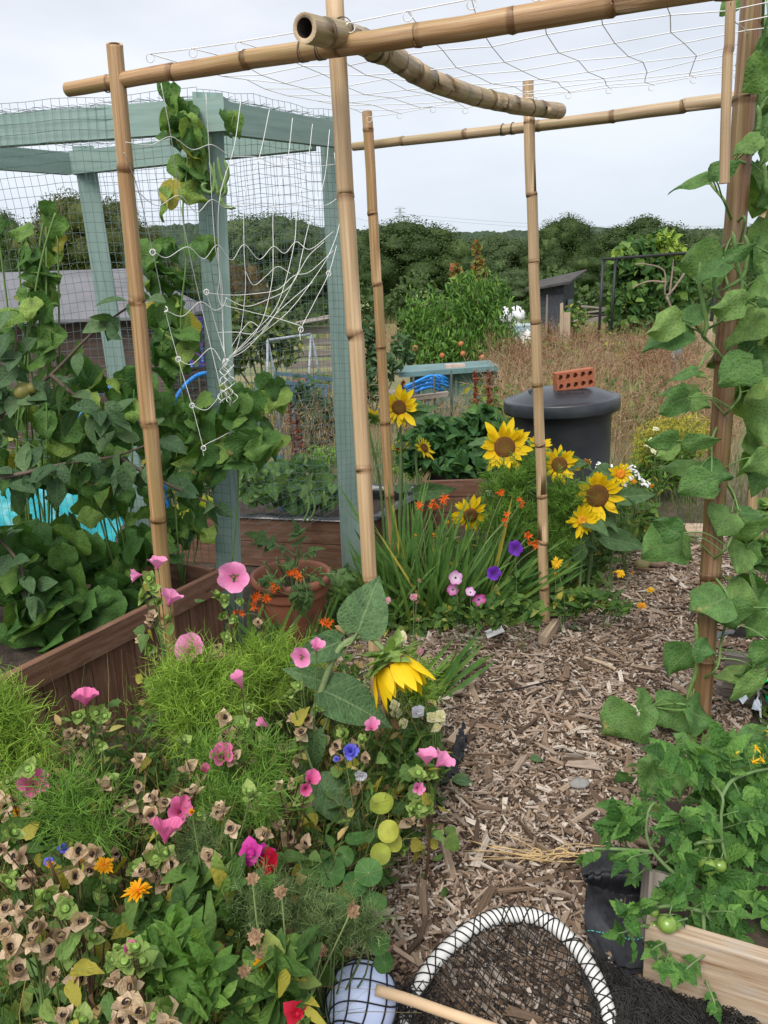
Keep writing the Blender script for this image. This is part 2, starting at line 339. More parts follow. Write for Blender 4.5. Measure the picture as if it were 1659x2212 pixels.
def woodmat(name, cols, grain=30., rough=.75, knots=True, wear=None):
    """uv in metres, u along the grain"""
    m, n_, N, L, b = mat(name); uvm = N.new('ShaderNodeUVMap'); mp = N.new('ShaderNodeMapping'); mp.inputs['Scale'].default_value = (1.3, grain, 1); L.new(uvm.outputs[0], mp.inputs[0])
    f = noise(N, L, mp.outputs[0], 2.2, 6, .6); r = ramp(N, cols); L.new(f, r.inputs[0]); col = r.outputs[0]
    g = N.new('ShaderNodeNewGeometry'); r2 = ramp(N, [(0, (.78, .78, .78)), (1, (1.2, 1.18, 1.15))]); L.new(g.outputs['Random Per Island'], r2.inputs[0]); col = mixc(N, L, 1., col, r2.outputs[0], 'MULTIPLY')
    mp2 = N.new('ShaderNodeMapping'); mp2.inputs['Scale'].default_value = (3, 9, 1); L.new(uvm.outputs[0], mp2.inputs[0])
    if knots:
        vo = N.new('ShaderNodeTexVoronoi'); vo.inputs['Scale'].default_value = 1.6; L.new(mp2.outputs[0], vo.inputs['Vector'])
        kr = ramp(N, [(.05, (1, 1, 1)), (.11, (0, 0, 0))]); L.new(vo.outputs['Distance'], kr.inputs[0]); col = mixc(N, L, mathn(N, L, 'MULTIPLY', kr.outputs[0], .75), col, tuple(x*.35 for x in cols[0][1]))
    if wear:
        wn = noise(N, L, mp2.outputs[0], 2.5, 6, .65); wr = ramp(N, [(.52, (0, 0, 0)), (.68, (1, 1, 1))]); L.new(wn, wr.inputs[0]); col = mixc(N, L, mathn(N, L, 'MULTIPLY', wr.outputs[0], .7), col, wear)
    L.new(col, b.inputs['Base Color']); b.inputs['Roughness'].default_value = rough; b.inputs['Specular IOR Level'].default_value = .3
    bp = N.new('ShaderNodeBump'); bp.inputs['Strength'].default_value = .35; bp.inputs['Distance'].default_value = .004; L.new(f, bp.inputs['Height']); L.new(bp.outputs[0], b.inputs['Normal'])
    return m
def bamboomat(name, c1, c2, c3, green):
    """uv: x around the pole, y = node number + place between two nodes"""
    m, n_, N, L, b = mat(name); uvm = N.new('ShaderNodeUVMap'); sep = N.new('ShaderNodeSeparateXYZ'); L.new(uvm.outputs[0], sep.inputs[0])
    tc = N.new('ShaderNodeTexCoord'); oi = N.new('ShaderNodeObjectInfo')
    cx = N.new('ShaderNodeCombineXYZ'); an = mathn(N, L, 'MULTIPLY', sep.outputs[0], 6.28318)
    L.new(mathn(N, L, 'MULTIPLY', mathn(N, L, 'COSINE', an), 2.2), cx.inputs[0]); L.new(mathn(N, L, 'MULTIPLY', mathn(N, L, 'SINE', an), 2.2), cx.inputs[1]); L.new(mathn(N, L, 'ADD', mathn(N, L, 'MULTIPLY', sep.outputs[1], .55), mathn(N, L, 'MULTIPLY', oi.outputs['Random'], 40.)), cx.inputs[2])
    f = noise(N, L, cx.outputs[0], 1.5, 6, .62); r = ramp(N, [(.28, c1), (.48, c2), (.72, c3)]); L.new(f, r.inputs[0]); col = r.outputs[0]
    cy = N.new('ShaderNodeVectorMath'); cy.operation = 'MULTIPLY'; cy.inputs[1].default_value = (3.5, 3.5, .6); L.new(cx.outputs[0], cy.inputs[0])
    f2 = noise(N, L, cy.outputs[0], 3., 5, .6); s2 = ramp(N, [(.58, (0, 0, 0)), (.70, (1, 1, 1))]); L.new(f2, s2.inputs[0])
    col = mixc(N, L, mathn(N, L, 'MULTIPLY', s2.outputs[0], .8), col, (.60, .50, .36))       # scuffed pale streaks
    f3 = noise(N, L, cx.outputs[0], .55, 3, .5); s3 = ramp(N, [(.50, (0, 0, 0)), (.68, (1, 1, 1))]); L.new(f3, s3.inputs[0])
    col = mixc(N, L, mathn(N, L, 'MULTIPLY', s3.outputs[0], green), col, (.20, .18, .055))      # greenish sides
    cz = N.new('ShaderNodeVectorMath'); cz.operation = 'MULTIPLY'; cz.inputs[1].default_value = (5, 5, 1.1); L.new(cx.outputs[0], cz.inputs[0]); f5 = noise(N, L, cz.outputs[0], 2.1, 6, .7); s5 = ramp(N, [(.30, (1, 1, 1)), (.37, (0, 0, 0))]); L.new(f5, s5.inputs[0]); col = mixc(N, L, mathn(N, L, 'MULTIPLY', s5.outputs[0], .7), col, (.10, .06, .035))   # dark scars
    ph = mathn(N, L, 'FRACT', sep.outputs[1]); nd = mathn(N, L, 'MINIMUM', ph, mathn(N, L, 'SUBTRACT', 1., ph))
    nr = ramp(N, [(.0, (.45, .38, .32)), (.018, (.62, .55, .48)), (.05, (1, 1, 1))]); L.new(nd, nr.inputs[0]); col = mixc(N, L, 1., col, nr.outputs[0], 'MULTIPLY')
    L.new(col, b.inputs['Base Color']); b.inputs['Roughness'].default_value = .42; b.inputs['Specular IOR Level'].default_value = .45
    bp = N.new('ShaderNodeBump'); bp.inputs['Strength'].default_value = .2; bp.inputs['Distance'].default_value = .004; L.new(f2, bp.inputs['Height']); L.new(bp.outputs[0], b.inputs['Normal'])
    return m
G1, G2 = (.032, .075, .018), (.058, .12, .026)
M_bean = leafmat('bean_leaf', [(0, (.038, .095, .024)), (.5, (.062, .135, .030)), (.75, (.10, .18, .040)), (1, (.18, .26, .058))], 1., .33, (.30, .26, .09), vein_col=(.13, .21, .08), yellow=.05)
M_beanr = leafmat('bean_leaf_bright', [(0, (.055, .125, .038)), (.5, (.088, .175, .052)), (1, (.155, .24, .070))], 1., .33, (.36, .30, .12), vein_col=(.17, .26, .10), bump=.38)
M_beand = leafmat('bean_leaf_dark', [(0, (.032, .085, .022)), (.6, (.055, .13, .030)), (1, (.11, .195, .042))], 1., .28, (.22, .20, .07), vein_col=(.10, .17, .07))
M_apple = leafmat('apple_leaf', [(0, (.035, .075, .034)), (.6, (.055, .105, .046)), (1, (.09, .15, .065))], .7, .22, (.2, .15, .07), vein_col=(.18, .24, .14))
M_sunl = leafmat('sunflower_leaf', [(0, (.055, .11, .045)), (1, (.085, .15, .065))], 1., 0, vein_col=(.22, .30, .14), bump=.4)
M_grn = leafmat('green_leaf', [(0, G1), (.5, G2), (.85, (.11, .19, .04)), (1, (.20, .23, .06))], .3, .25, (.26, .2, .06), yellow=.05)
M_mal = leafmat('mallow_leaf', [(0, (.055, .11, .03)), (.6, (.085, .155, .04)), (1, (.14, .21, .05))], .6, .3, (.35, .25, .08), yellow=.14)
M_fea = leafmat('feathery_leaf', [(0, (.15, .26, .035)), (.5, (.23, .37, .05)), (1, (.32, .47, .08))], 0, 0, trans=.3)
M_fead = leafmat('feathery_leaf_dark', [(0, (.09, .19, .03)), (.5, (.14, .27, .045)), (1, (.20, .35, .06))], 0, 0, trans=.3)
M_str = leafmat('strap_leaf', [(0, (.045, .11, .025)), (.7, (.07, .15, .03)), (1, (.12, .20, .04))], 0, .2, (.3, .26, .08), yellow=.03)
M_tom = leafmat('tomato_leaf', [(0, (.028, .080, .018)), (.5, (.048, .125, .026)), (1, (.105, .215, .048))], .8, 0, vein_col=(.10, .20, .06), bump=.5)
M_nas = leafmat('nasturtium_leaf', [(0, (.055, .14, .045)), (.75, (.09, .19, .05)), (1, (.22, .28, .04))], 0, .25, (.34, .36, .06), trans=.25)
M_stem = plain('green_stem', (.13, .20, .06), .55, .3, 20)
M_stemd = plain('brown_stem', (.10, .055, .03), .6, .3, 20)
M_stemp = plain('pale_stem', (.24, .31, .12), .55, .2, 20)
M_bark = plain('bark', (.10, .075, .055), .85, .4, 14, bump=.4)
M_soil = plain('soil', (.055, .04, .03), .95, .45, 25, bump=.8)
M_bam = bamboomat('bamboo', (.25, .125, .048), (.38, .215, .092), (.54, .37, .20), .6)
M_bamm = bamboomat('bamboo_pink', (.34, .205, .10), (.47, .31, .165), (.62, .47, .29), .10)
M_bamg = bamboomat('bamboo_weathered', (.26, .17, .09), (.40, .28, .16), (.50, .40, .26), .8)
M_bamp = bamboomat('bamboo_pale', (.34, .21, .10), (.46, .31, .165), (.57, .42, .25), .15)
M_bamd = bamboomat('bamboo_brown', (.10, .048, .022), (.19, .098, .046), (.32, .20, .11), .75)
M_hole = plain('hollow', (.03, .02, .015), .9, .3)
M_pith = plain('bamboo_cut', (.50, .38, .24), .8, .2, 60)
M_teal = woodmat('green_painted_timber', [(.25, (.18, .275, .25)), (.5, (.24, .35, .315)), (.8, (.30, .41, .375))], 22, .62, False, (.28, .37, .34))
M_brn = woodmat('brown_stained_timber', [(.25, (.085, .045, .030)), (.5, (.165, .086, .055)), (.8, (.26, .15, .10))], 26, .75, True, (.25, .16, .115))
M_pale = woodmat('weathered_pale_timber', [(.28, (.20, .12, .07)), (.42, (.36, .26, .17)), (.6, (.48, .38, .28)), (.8, (.56, .49, .40))], 42, .8, True, (.40, .37, .33))
M_gry = woodmat('grey_timber', [(.25, (.13, .11, .095)), (.5, (.24, .21, .185)), (.8, (.36, .33, .30))], 30, .85, True)
M_blk = plain('black_plastic', (.012, .013, .016), .38, .35, 6, spec=.5)
M_wire = plain('grey_wire', (.24, .27, .27), .5, .2)
M_gwire = plain('green_wire', (.10, .15, .14), .5, .2)
M_cord = plain('white_cord', (.80, .80, .77), .6, .1)
M_blue = plain('blue_pipe', (.02, .25, .72), .4, .15, 5)
M_white = plain('white_plastic', (.80, .80, .79), .35, .06, 5)
M_terra = plain('terracotta_plastic', (.28, .105, .065), .55, .18, 8)
# ------------------------------------------------------------------ the setting: ground, path, field, hills
def groundz(x, y):
    y = np.asarray(y, float); t = np.clip((y - 12)/68, 0, 1)
    return -1.5*t*t*(3 - 2*t) + np.where(y > 90, np.clip((y - 90)/500, 0, 1)*18, 0)
def ground_sheet():
    ys = np.r_[np.linspace(-4, 12, 65), np.geomspace(12.4, 3000, 70)]; xs = np.sinh(np.linspace(-7.2, 7.2, 97))*2.2
    X, Y = np.meshgrid(xs, ys, indexing='ij'); Z = groundz(X, Y)
    near = np.exp(-((X/4)**2)) * (np.abs(Y - 3) < 5); Z = Z + near*.012*np.sin(X*7 + Y*3)*np.cos(Y*5)
    mb = MB(); mb.grid(np.stack([X, Y, Z], 2)[::-1])
    m, n_, N, L, b = mat('earth_and_grass'); tc = N.new('ShaderNodeTexCoord'); sep = N.new('ShaderNodeSeparateXYZ'); L.new(tc.outputs['Object'], sep.inputs[0])
    f = noise(N, L, tc.outputs['Object'], 9, 6, .65); r = ramp(N, [(.3, (.035, .026, .02)), (.55, (.075, .055, .04)), (.75, (.13, .10, .075))]); L.new(f, r.inputs[0])
    f2 = noise(N, L, tc.outputs['Object'], .55, 5, .6); g = ramp(N, [(.3, (.10, .15, .045)), (.5, (.16, .17, .07)), (.7, (.24, .20, .11))]); L.new(f2, g.inputs[0])
    f3 = noise(N, L, tc.outputs['Object'], .06, 4, .55); gf = ramp(N, [(.35, (.12, .20, .055)), (.65, (.20, .26, .085))]); L.new(f3, gf.inputs[0])
    s1 = ramp(N, [(.0, (0, 0, 0)), (1., (1, 1, 1))]); L.new(mathn(N, L, 'MULTIPLY', mathn(N, L, 'SUBTRACT', sep.outputs[1], 5.), .4), s1.inputs[0])
    s2 = ramp(N, [(.0, (0, 0, 0)), (1., (1, 1, 1))]); L.new(mathn(N, L, 'MULTIPLY', mathn(N, L, 'SUBTRACT', sep.outputs[1], 27.), .25), s2.inputs[0])
    c = mixc(N, L, s1.outputs[0], r.outputs[0], g.outputs[0]); c = mixc(N, L, s2.outputs[0], c, gf.outputs[0]); L.new(c, b.inputs['Base Color']); b.inputs['Roughness'].default_value = .95
    bp = N.new('ShaderNodeBump'); bp.inputs['Strength'].default_value = .8; bp.inputs['Distance'].default_value = .03; L.new(f, bp.inputs['Height']); L.new(bp.outputs[0], b.inputs['Normal'])
    o = mb.build('ground', m, loc=(0, 0, 0)); tag(o, kind='structure')
ground_sheet()
def hills():
    mb = MB(); k = 900
    for (Y0, base, amp, dx) in ((520, 26, 10, 0), (900, 62, 16, 3)):
        xs = np.linspace(-Y0*1.1, Y0*1.1, k); rows = []
        h = base + amp*(np.sin(xs/170 + dx)*.6 + np.sin(xs/61 + 1 + dx)*.25) + rng.normal(0, .45, k) + 1.6*np.abs(np.sin(xs/9 + np.sin(xs/31)*3))
        for (dy, f) in ((-60, .0), (-40, .45), (-18, .8), (0, 1.), (60, .8)):
            rows.append(np.stack([xs, Y0 + dy + rng.normal(0, 3, k), f*h + rng.normal(0, .3*f, k)], 1))
        mb.grid(np.array(rows)[::-1])
    o = mb.build('hills', plain('far_wood', (.035, .06, .03),   .95, .5, .12), loc=(0, 0, 0)); tag(o, kind='structure')
hills()

# wood chips over the path: thousands of split slivers and flakes on a dark base
CHIP_COLS = [(0, (.05, .034, .026)), (.16, (.11, .074, .05)), (.36, (.23, .16, .11)), (.52, (.32, .24, .175)), (.64, (.29, .24, .20)), (.76, (.42, .30, .215)), (.88, (.46, .395, .34)), (1, (.60, .53, .45))]
def chipmat():
    m, n_, N, L, b = mat('wood_chip'); g = N.new('ShaderNodeNewGeometry'); r = ramp(N, CHIP_COLS); L.new(g.outputs['Random Per Island'], r.inputs[0])
    uvm = N.new('ShaderNodeUVMap'); mp = N.new('ShaderNodeMapping'); mp.inputs['Scale'].default_value = (25, 260, 1); L.new(uvm.outputs[0], mp.inputs[0])
    f = noise(N, L, mp.outputs[0], 1., 4, .6); rr = ramp(N, [(.3, (.6, .58, .56)), (.7, (1.25, 1.25, 1.25))]); L.new(f, rr.inputs[0])
    L.new(mixc(N, L, 1., r.outputs[0], rr.outputs[0], 'MULTIPLY'), b.inputs['Base Color']); b.inputs['Roughness'].default_value = .85; b.inputs['Specular IOR Level'].default_value = .25
    return m
M_chip = chipmat()
def in_poly(P, poly):
    x, y = P[:, 0], P[:, 1]; r = np.zeros(len(P), bool); n = len(poly)
    for i in range(n):
        (x1, y1), (x2, y2) = poly[i], poly[(i + 1) % n]
        c = ((y1 > y) != (y2 > y)) & (x < (x2 - x1)*(y - y1)/(y2 - y1 + 1e-12) + x1); r ^= c
    return r
PATH = [tuple(gr(u, v)[:2]) for u, v in ((430, 2700), (640, 2212), (760, 1990), (860, 1800), (800, 1600), (640, 1480), (640, 1390), (860, 1370), (1190, 1335), (1300, 1275), (1335, 1205), (1420, 1166), (1640, 1166), (1660, 1300), (1620, 1560), (1560, 1700), (1480, 1950), (1500, 2212), (1560, 2700))]
from mathutils.geometry import tessellate_polygon
def chips():
    PA = np.array(PATH); lo, hi = PA.min(0), PA.max(0); mb = MB()
    m = MB(); poly3 = [(x, y, .006) for x, y in PATH]
    base = MB(); base.add(np.array(poly3), None, [tuple(t_) for t_ in tessellate_polygon([[Vector(p) for p in poly3]])])
    # box template: 8 corners, u along its length
    V = np.array([[x, y, z] for x in (-.5, .5) for y in (-.5, .5) for z in (-.5, .5)], float); Q = np.array([[0, 1, 3, 2], [4, 6, 7, 5], [0, 4, 5, 1], [2, 3, 7, 6], [0, 2, 6, 4], [1, 5, 7, 3]])
    uv = V[:, :2]*np.array([.05, .012])
    for n, (l0, l1), (w0, w1), (t0, t1), z1 in ((46000, (.007, .018), (.004, .009), (.002, .006), .012), (17000, (.015, .034), (.0045, .010), (.0025, .006), .020), (1300, (.05, .10), (.008, .02), (.004, .010), .024), (160, (.09, .17), (.012, .032), (.006, .014), .026)):
        P = U(lo, hi, (int(n*2.6), 2)); P = P[in_poly(P, PATH)][:n]; k = len(P)
        a = U(0, 2*math.pi, k); d = np.stack([np.cos(a), np.sin(a), rng.normal(0, .22, k)], 1); nn = np.stack([rng.normal(0, .38, k), rng.normal(0, .38, k), np.ones(k)], 1)
        F = frames(d, nn, 1, 1); sz = np.stack([U(w0, w1, k), U(l0, l1, k), U(t0, t1, k)], 1); F = F*sz[:, None, :]
        Vt = V[:, [1, 0, 2]].copy(); Vt = Vt*np.where(Vt[:, 1:2] > 0, np.array([[.65, 1, .8]]), 1.)   # one end narrower
        z = .006 + U(0, 1, k)**.8*z1
        for j in range(5):
            q_ = slice(j, None, 5); mb.scatter((Vt + rng.normal(0, .13, (8, 3))*[1, .8, 1], Q, uv + 0, np.zeros(6, int)), F[q_], np.c_[P, z][q_])
    o = mb.build('wood_chips', M_chip, smooth=False, loc=(0, 0, 0)); tag(o, 'brown and grey wood chips covering the garden path', 'wood chips', kind='stuff')
    o = base.build('path', plain('dark_chip_base', (.085, .058, .042), .95, .5, 60, bump=.8), smooth=False, loc=(0, 0, 0)); tag(o, kind='structure')  # dark brown sheet under the chips, visible in their gaps
chips()

# ------------------------------------------------------------------ far trees
M_oak = [leafmat('oak_crown', [(0, (.028, .052, .014)), (.5, (.045, .082, .020)), (1, (.072, .115, .030))], 0, 0, trans=.12, rough=.6),
         leafmat('olive_crown', [(0, (.050, .064, .016)), (.5, (.080, .098, .024)), (1, (.115, .130, .036))], 0, 0, trans=.12, rough=.6),
         leafmat('pale_crown', [(0, (.052, .086, .030)), (.5, (.075, .118, .044)), (1, (.105, .150, .06))], 0, 0, trans=.12, rough=.6),
         leafmat('russet_crown', [(0, (.06, .045, .02)), (.5, (.11, .075, .03)), (1, (.15, .11, .045))], 0, 0, trans=.12, rough=.6)]
def crown_mesh(seed, n=38000, lobes=38, card=.0118):
    g = np.random.default_rng(seed); mb = MB()
    cs = [(0, 0, .5, .27), (0, 0, .70, .2)]
    for i in range(lobes):      # lobes spread evenly over a dome
        z = 1 - 1.62*(i + .5)/lobes; a = i*2.39996 + g.normal(0, .25); rr = math.sqrt(max(0, 1 - z*z)); f = g.uniform(.84, 1.06); r = g.uniform(.12, .19)
        cs.append((.36*rr*f*math.cos(a), .36*rr*f*math.sin(a), .50 + .35*z*f, r))
    cs = np.array(cs)
    for c in cs:      # inner mass of twigs and leaves, so that the crown is not see-through everywhere
        th, ph = np.meshgrid(np.linspace(0, 2*math.pi, 14), np.linspace(.05, math.pi - .05, 9)); r = c[3]*.66*(1 + g.normal(0, .16, th.shape))
        mb.grid(np.stack([c[0] + r*np.cos(th)*np.sin(ph), c[1] + r*np.sin(th)*np.sin(ph), c[2] + r*np.cos(ph)*.9], 2))
    k = g.integers(0, len(cs), n); d = g.normal(0, 1, (n, 3)); d[:, 2] = d[:, 2]*.9 + .2; d = unit(d); c = cs[k]
    P = c[:, :3] + d*(c[:, 3]*g.uniform(.68, 1.10, n))[:, None]*np.array([1, 1, .95])
    nn = d + g.normal(0, .33, (n, 3)); t = g.normal(0, 1, (n, 3)); t[:, 2] -= .3
    s_ = card*g.uniform(.6, 1.5, n); mb.scatter(T_CARD, frames(t, nn, s_*1.5, s_, s_), P)
    return mb
CROWNS = {}
def tree(name, u, vtop, wpx, Y, mi, seed, label, group=None, vbot=None):
    c = at(u, 700, Y); gz = float(groundz(c[0], Y)); top = at(u, vtop, Y)[2]; wd = wpx/FPX*math.hypot(Y, 1)*1.03; H = top - gz
    t = thing(name, label, 'tree', (c[0], Y, gz), group)
    if (seed, mi) not in CROWNS:
        o = crown_mesh(seed).build('crown', M_oak[mi], t, loc=(0, 0, 0)); o.location = (0, 0, 0); CROWNS[(seed, mi)] = o.data
    else:
        o = bpy.data.objects.new('crown', CROWNS[(seed, mi)]); COL.objects.link(o); o.parent = t
    o.scale = (wd, wd*.9, H*.97); o.location = (0, 0, H*.03); o.rotation_euler = (0, 0, random.uniform(0, 6)); ORG[o.name] = ORG[t.name]
    mb = MB(); b0 = ORG[t.name]
    tp_ = curve([b0 - A3(0, 0, .3), b0 + A3(.1, 0, H*.25), b0 + A3(0, .1, H*.62)], 7); mb.tube(tp_, np.linspace(.04*wd, .012*wd, len(tp_)), 7)
    for i in range(4):
        a = i*1.6 + seed; mb.tube([b0 + A3(0, 0, H*.22), b0 + A3(math.cos(a)*wd*.12, math.sin(a)*wd*.12, H*.38), b0 + A3(math.cos(a)*wd*.28, math.sin(a)*wd*.28, H*.55)], [.018*wd, .012*wd, .004*wd], 5)
    mb.build('trunk', M_bark, t)
FT = 'trees along the far side of the field'
for a in (
    ('oak_tree', 15, 432, 190, 62, 0, 1, 'dark oak at the left edge behind the grey roofed shed'),
    ('oak_tree', 205, 398, 270, 50, 1, 2, 'tall olive green oak above the grey shed roof, taller than the trees beside it'),
    ('oak_tree', 335, 470, 120, 56, 1, 3, 'lower olive green tree on the right shoulder of the tall olive oak'),
    ('ash_tree', 590, 452, 260, 88, 2, 4, 'paler mid green rounded tree seen through the white net and the wire netting'),
    ('hawthorn_tree', 520, 562, 130, 48, 3, 5, 'russet brown low tree behind the wire netting between two green posts'),
    ('oak_tree', 430, 560, 160, 60, 0, 3, 'low dark tree behind the middle green post'),
    ('oak_tree', 680, 560, 150, 70, 0, 1, 'dark shadowed tree just left of the tallest bamboo pole, low in the row'),  # same crown colour as the other dark oaks
    ('oak_tree', 880, 466, 300, 80, 0, 2, 'broad dark domed oak directly below the electricity pylon'),
    ('oak_tree', 770, 520, 190, 74, 0, 5, 'dark oak between the two central bamboo poles'),
    ('ash_tree', 1065, 498, 190, 95, 2, 6, 'lighter green tree filling the dip right of the broad domed oak'),
    ('oak_tree', 1000, 545, 170, 76, 0, 4, 'low dark tree behind the peach tree'),
    ('oak_tree', 1208, 462, 170, 84, 0, 7, 'dark oak with a peaked crown just right of the slim bamboo pole'),
    ('oak_tree', 1120, 575, 150, 72, 2, 2, 'small mid green tree above the white sacks left of the dark shed'),
    ('oak_tree', 1375, 464, 280, 88, 0, 8, 'wide dark oak standing above the black metal frame'),
    ('oak_tree', 1270, 545, 170, 78, 0, 3, 'low dark tree right behind the dark shed roof'),
    ('ash_tree', 1505, 490, 160, 84, 2, 9, 'pale grey green tree right of the wide dark oak'),
    ('oak_tree', 1600, 476, 200, 100, 0, 6, 'dark tree at the right end of the row behind the thick bamboo pole'),
    ('oak_tree', 1420, 560, 190, 76, 0, 1, 'low dark tree behind the vine on the black frame'),
    ('oak_tree', 1560, 560, 170, 76, 0, 9, 'low dark tree behind the bean leaves at the right'),
    ('oak_tree', -110, 440, 260, 66, 0, 8, 'dark oak half outside the left edge of the garden view'),
    ('oak_tree', 1740, 480, 240, 86, 0, 2, 'dark oak half outside the right edge of the garden view')):
    tree(*a, group=FT)
def hedge():
    g = np.random.default_rng(5); mb = MB(); n = 9000
    u = g.uniform(-200, 1800, n); Y = g.uniform(62, 70, n); P = []
    for i in range(n):
        c = at(u[i], 690, Y[i]); z = float(groundz(0, Y[i])); h = 2.6 + 1.1*math.sin(u[i]/23.) + .7*math.sin(u[i]/61.)
        P.append((c[0], Y[i], z + h*g.uniform(0, 1)**.7))
    P = np.array(P); s_ = .42*g.uniform(.6, 1.4, n); mb.scatter(T_CARD, frames(g.normal(0, 1, (n, 3)), np.array([[0, -1, .6]]) + g.normal(0, .6, (n, 3)), s_*1.5, s_, s_), P)
    xs = np.linspace(-55, 60, 90); rows = [np.stack([xs, np.full(90, 67.) + g.normal(0, .3, 90), -1.6 + f*(1.9 + .7*np.sin(xs))], 1) for f in (0, .5, 1)]
    mb.grid(np.array(rows))
    tag(mb.build('hedgerow_undergrowth', M_oak[0]), 'dark undergrowth along the foot of the far trees', 'undergrowth', kind='stuff')
hedge()

# pylon and its wires on the far ridge
def pylon():
    b = at(865, 500, 640); top = at(864, 450, 640); H = top[2] - (b[2] - 14); b0 = A3(b[0], 640, b[2] - 14)
    t = thing('electricity_pylon', 'tiny grey lattice electricity pylon rising above the far trees', 'pylon', b0); mb = MB()
    def w(z): return 3.4*(1 - z/H)**1.3 + .45
    zs = np.linspace(0, H, 9)
    for i, z in enumerate(zs):
        for sx_, sy in ((1, 1), (1, -1), (-1, -1), (-1, 1)):
            c = b0 + A3(sx_*w(z), sy*w(z), z)
            if i < 8:
                z2 = zs[i + 1]; mb.bar(c, b0 + A3(sx_*w(z2), sy*w(z2), z2), .35, .35); mb.bar(c, b0 + A3(-sx_*w(z2), sy*w(z2), z2), .22, .22)
    mb.build('lattice_tower', plain('galvanised', (.32, .35, .38), .5, .15), t, smooth=False)
    for z in (.80, .90, .99):
        m2 = MB(); c = b0 + A3(0, 0, H*z); m2.bar(c - A3(4.2, 0, 0), c + A3(4.2, 0, 0), .4, .4); m2.bar(c - A3(4.2, 0, 0), c + A3(0, 0, 1.6), .25, .25); m2.bar(c + A3(4.2, 0, 0), c + A3(0, 0, 1.6), .25, .25)
        m2.build('cross_arm', plain('galvanised_arm', (.32, .35, .38), .5, .15), t, smooth=False)
    mb = MB()
    for k, (v0, v1) in enumerate(((462, 471), (469, 480), (459, 462))):
        p0, p1 = at(870, v0, 640), at(1660 if k < 2 else 760, v1 + (14 if k < 2 else 6), 640); p = p0 + (p1 - p0)*np.linspace(0, 1, 14)[:, None]; p[:, 2] -= 5*np.sin(np.linspace(0, math.pi, 14)); mb.tube(p, .085, 4)
    tag(mb.build('power_line', plain('cable', (.25, .28, .32), .5, .1)), 'thin power cables running right from the distant pylon', 'cable')
pylon()

# ------------------------------------------------------------------ bamboo
def bamboo(name, pts, r0, r1, m, label, group, space=.26, ends=(True, True), seed=0, ties=()):
    g = np.random.default_rng(seed + 100); P = curve(pts, 60) if len(pts) > 2 else np.asarray(pts, float)
    ln = np.r_[0, np.cumsum(np.linalg.norm(np.diff(P, axis=0), axis=1))]; tot = ln[-1]
    at_ = [ -g.uniform(.03, .2)*space]
    while at_[-1] < tot: at_.append(at_[-1] + space*g.uniform(.85, 1.15))
    S = []; R = []; VV = []
    for i in range(len(at_) - 1):
        for ph, k in ((0, 1 + (.06 if space > .15 else .018)), (.010, 1 + (.055 if space > .15 else .015)), (.02, 1.01), (.035, .995), (.5, .985), (.955, .995), (.98, 1.005), (.990, 1.03)):
            x = at_[i] + ph*(at_[i + 1] - at_[i])
            if 0 <= x <= tot: S.append(x); R.append((r0 + (r1 - r0)*x/tot)*k*(1 + g.normal(0, .006))); VV.append(i + ph)
    S = np.r_[0, S, tot]; R = np.r_[r0*.97, R, r1*.97]; VV = np.r_[VV[0] - .02 if VV[0] % 1 > .03 else VV[0] - .01, VV, VV[-1] + .02]
    X = np.stack([np.interp(S, ln, P[:, j]) for j in range(3)], 1)
    wob = np.cumsum(g.normal(0, .0008, (len(X), 3)), 0); X = X + wob - wob.mean(0)
    mb = MB(); mb.tube(X, R, 18, 0, cap=False, vv=VV); o = mb.build(name, m, loc=X[0]); tag(o, label, 'bamboo pole', group)
    for on, c, d, r in ((ends[0], X[0], unit(X[0] - X[1]), R[0]), (ends[1], X[-1], unit(X[-1] - X[-2]), R[-1])):
        if not on: continue
        M = rot_z_to(d).T; e = MB()
        e.lathe(c, [(r*.998, 0), (r*.66, .0006), (r*.60, -r*1.4), (.0005, -r*1.5)], 18, 0, M); e.mq[-1] = np.r_[np.zeros(18, int), np.ones(36, int)]
        e.build('cut_end', [M_pith, M_hole], o)
    for tfrac in ties:
        x = np.array([np.interp(tfrac*tot, ln, P[:, j]) for j in range(3)]); d = unit(P[-1] - P[0]); M = rot_z_to(d); r = (r0 + (r1 - r0)*tfrac)*1.08; tb = MB()
        for k in range(3):
            a = np.linspace(0, 2*math.pi, 20, endpoint=False); tb.tube(x + (np.stack([r*np.cos(a), r*np.sin(a), np.full(20, (k - 1)*.004) + .004*np.sin(a + k)], 1) @ M.T), .0013, 4, closed=True)
        tb.build('wire_tie', plain('tie_wire', (.09, .07, .05), .5, .2), o)
    return o
BU, BB = 'upright bamboo poles of the pergola', 'bamboo crossbars of the pergola'
ZF, ZB = 2.17, 2.25
pm = gr(825, 1690); pl = gr(352, 1500); pl = A3(at(352, 1500, 2.42)[0], 2.42, 0)
lb = at(356, 1290, 2.40); lt = at(247, 98, 2.40); ldir = (lt - lb)/(lt[2] - lb[2]); lbase = lb - ldir*(lb[2] + .05)
bamboo('bamboo_pole', [lbase, lt], .0265, .0225, M_bam, 'orange brown bamboo upright nearest the left edge, standing against the brown planter', BU, .33, (False, True), 1)
mt = at(722, -60, 2.30); mtop = pm + (mt - pm)*1.03
bamboo('bamboo_pole', [pm - A3(0, 0, .05), mtop], .0225, .0245, M_bamm, 'tallest tan bamboo upright behind the drooping sunflower, rising out of the top of the view', BU, .375, (False, True), 2)
bb = A3(*at(850, 1240, 3.86)); bt = at(794, 241, 3.86); bd = (bt - bb)/(bt[2] - bb[2])
bamboo('bamboo_pole', [bb - bd*(bb[2] + .03), bt], .0265, .024, M_bam, 'brown bamboo upright just right of the green post, beside the strap leaved clump', BU, .34, (False, True), 3)
rb = gr(1180, 1347); rt = at(1140, 177, rb[1])
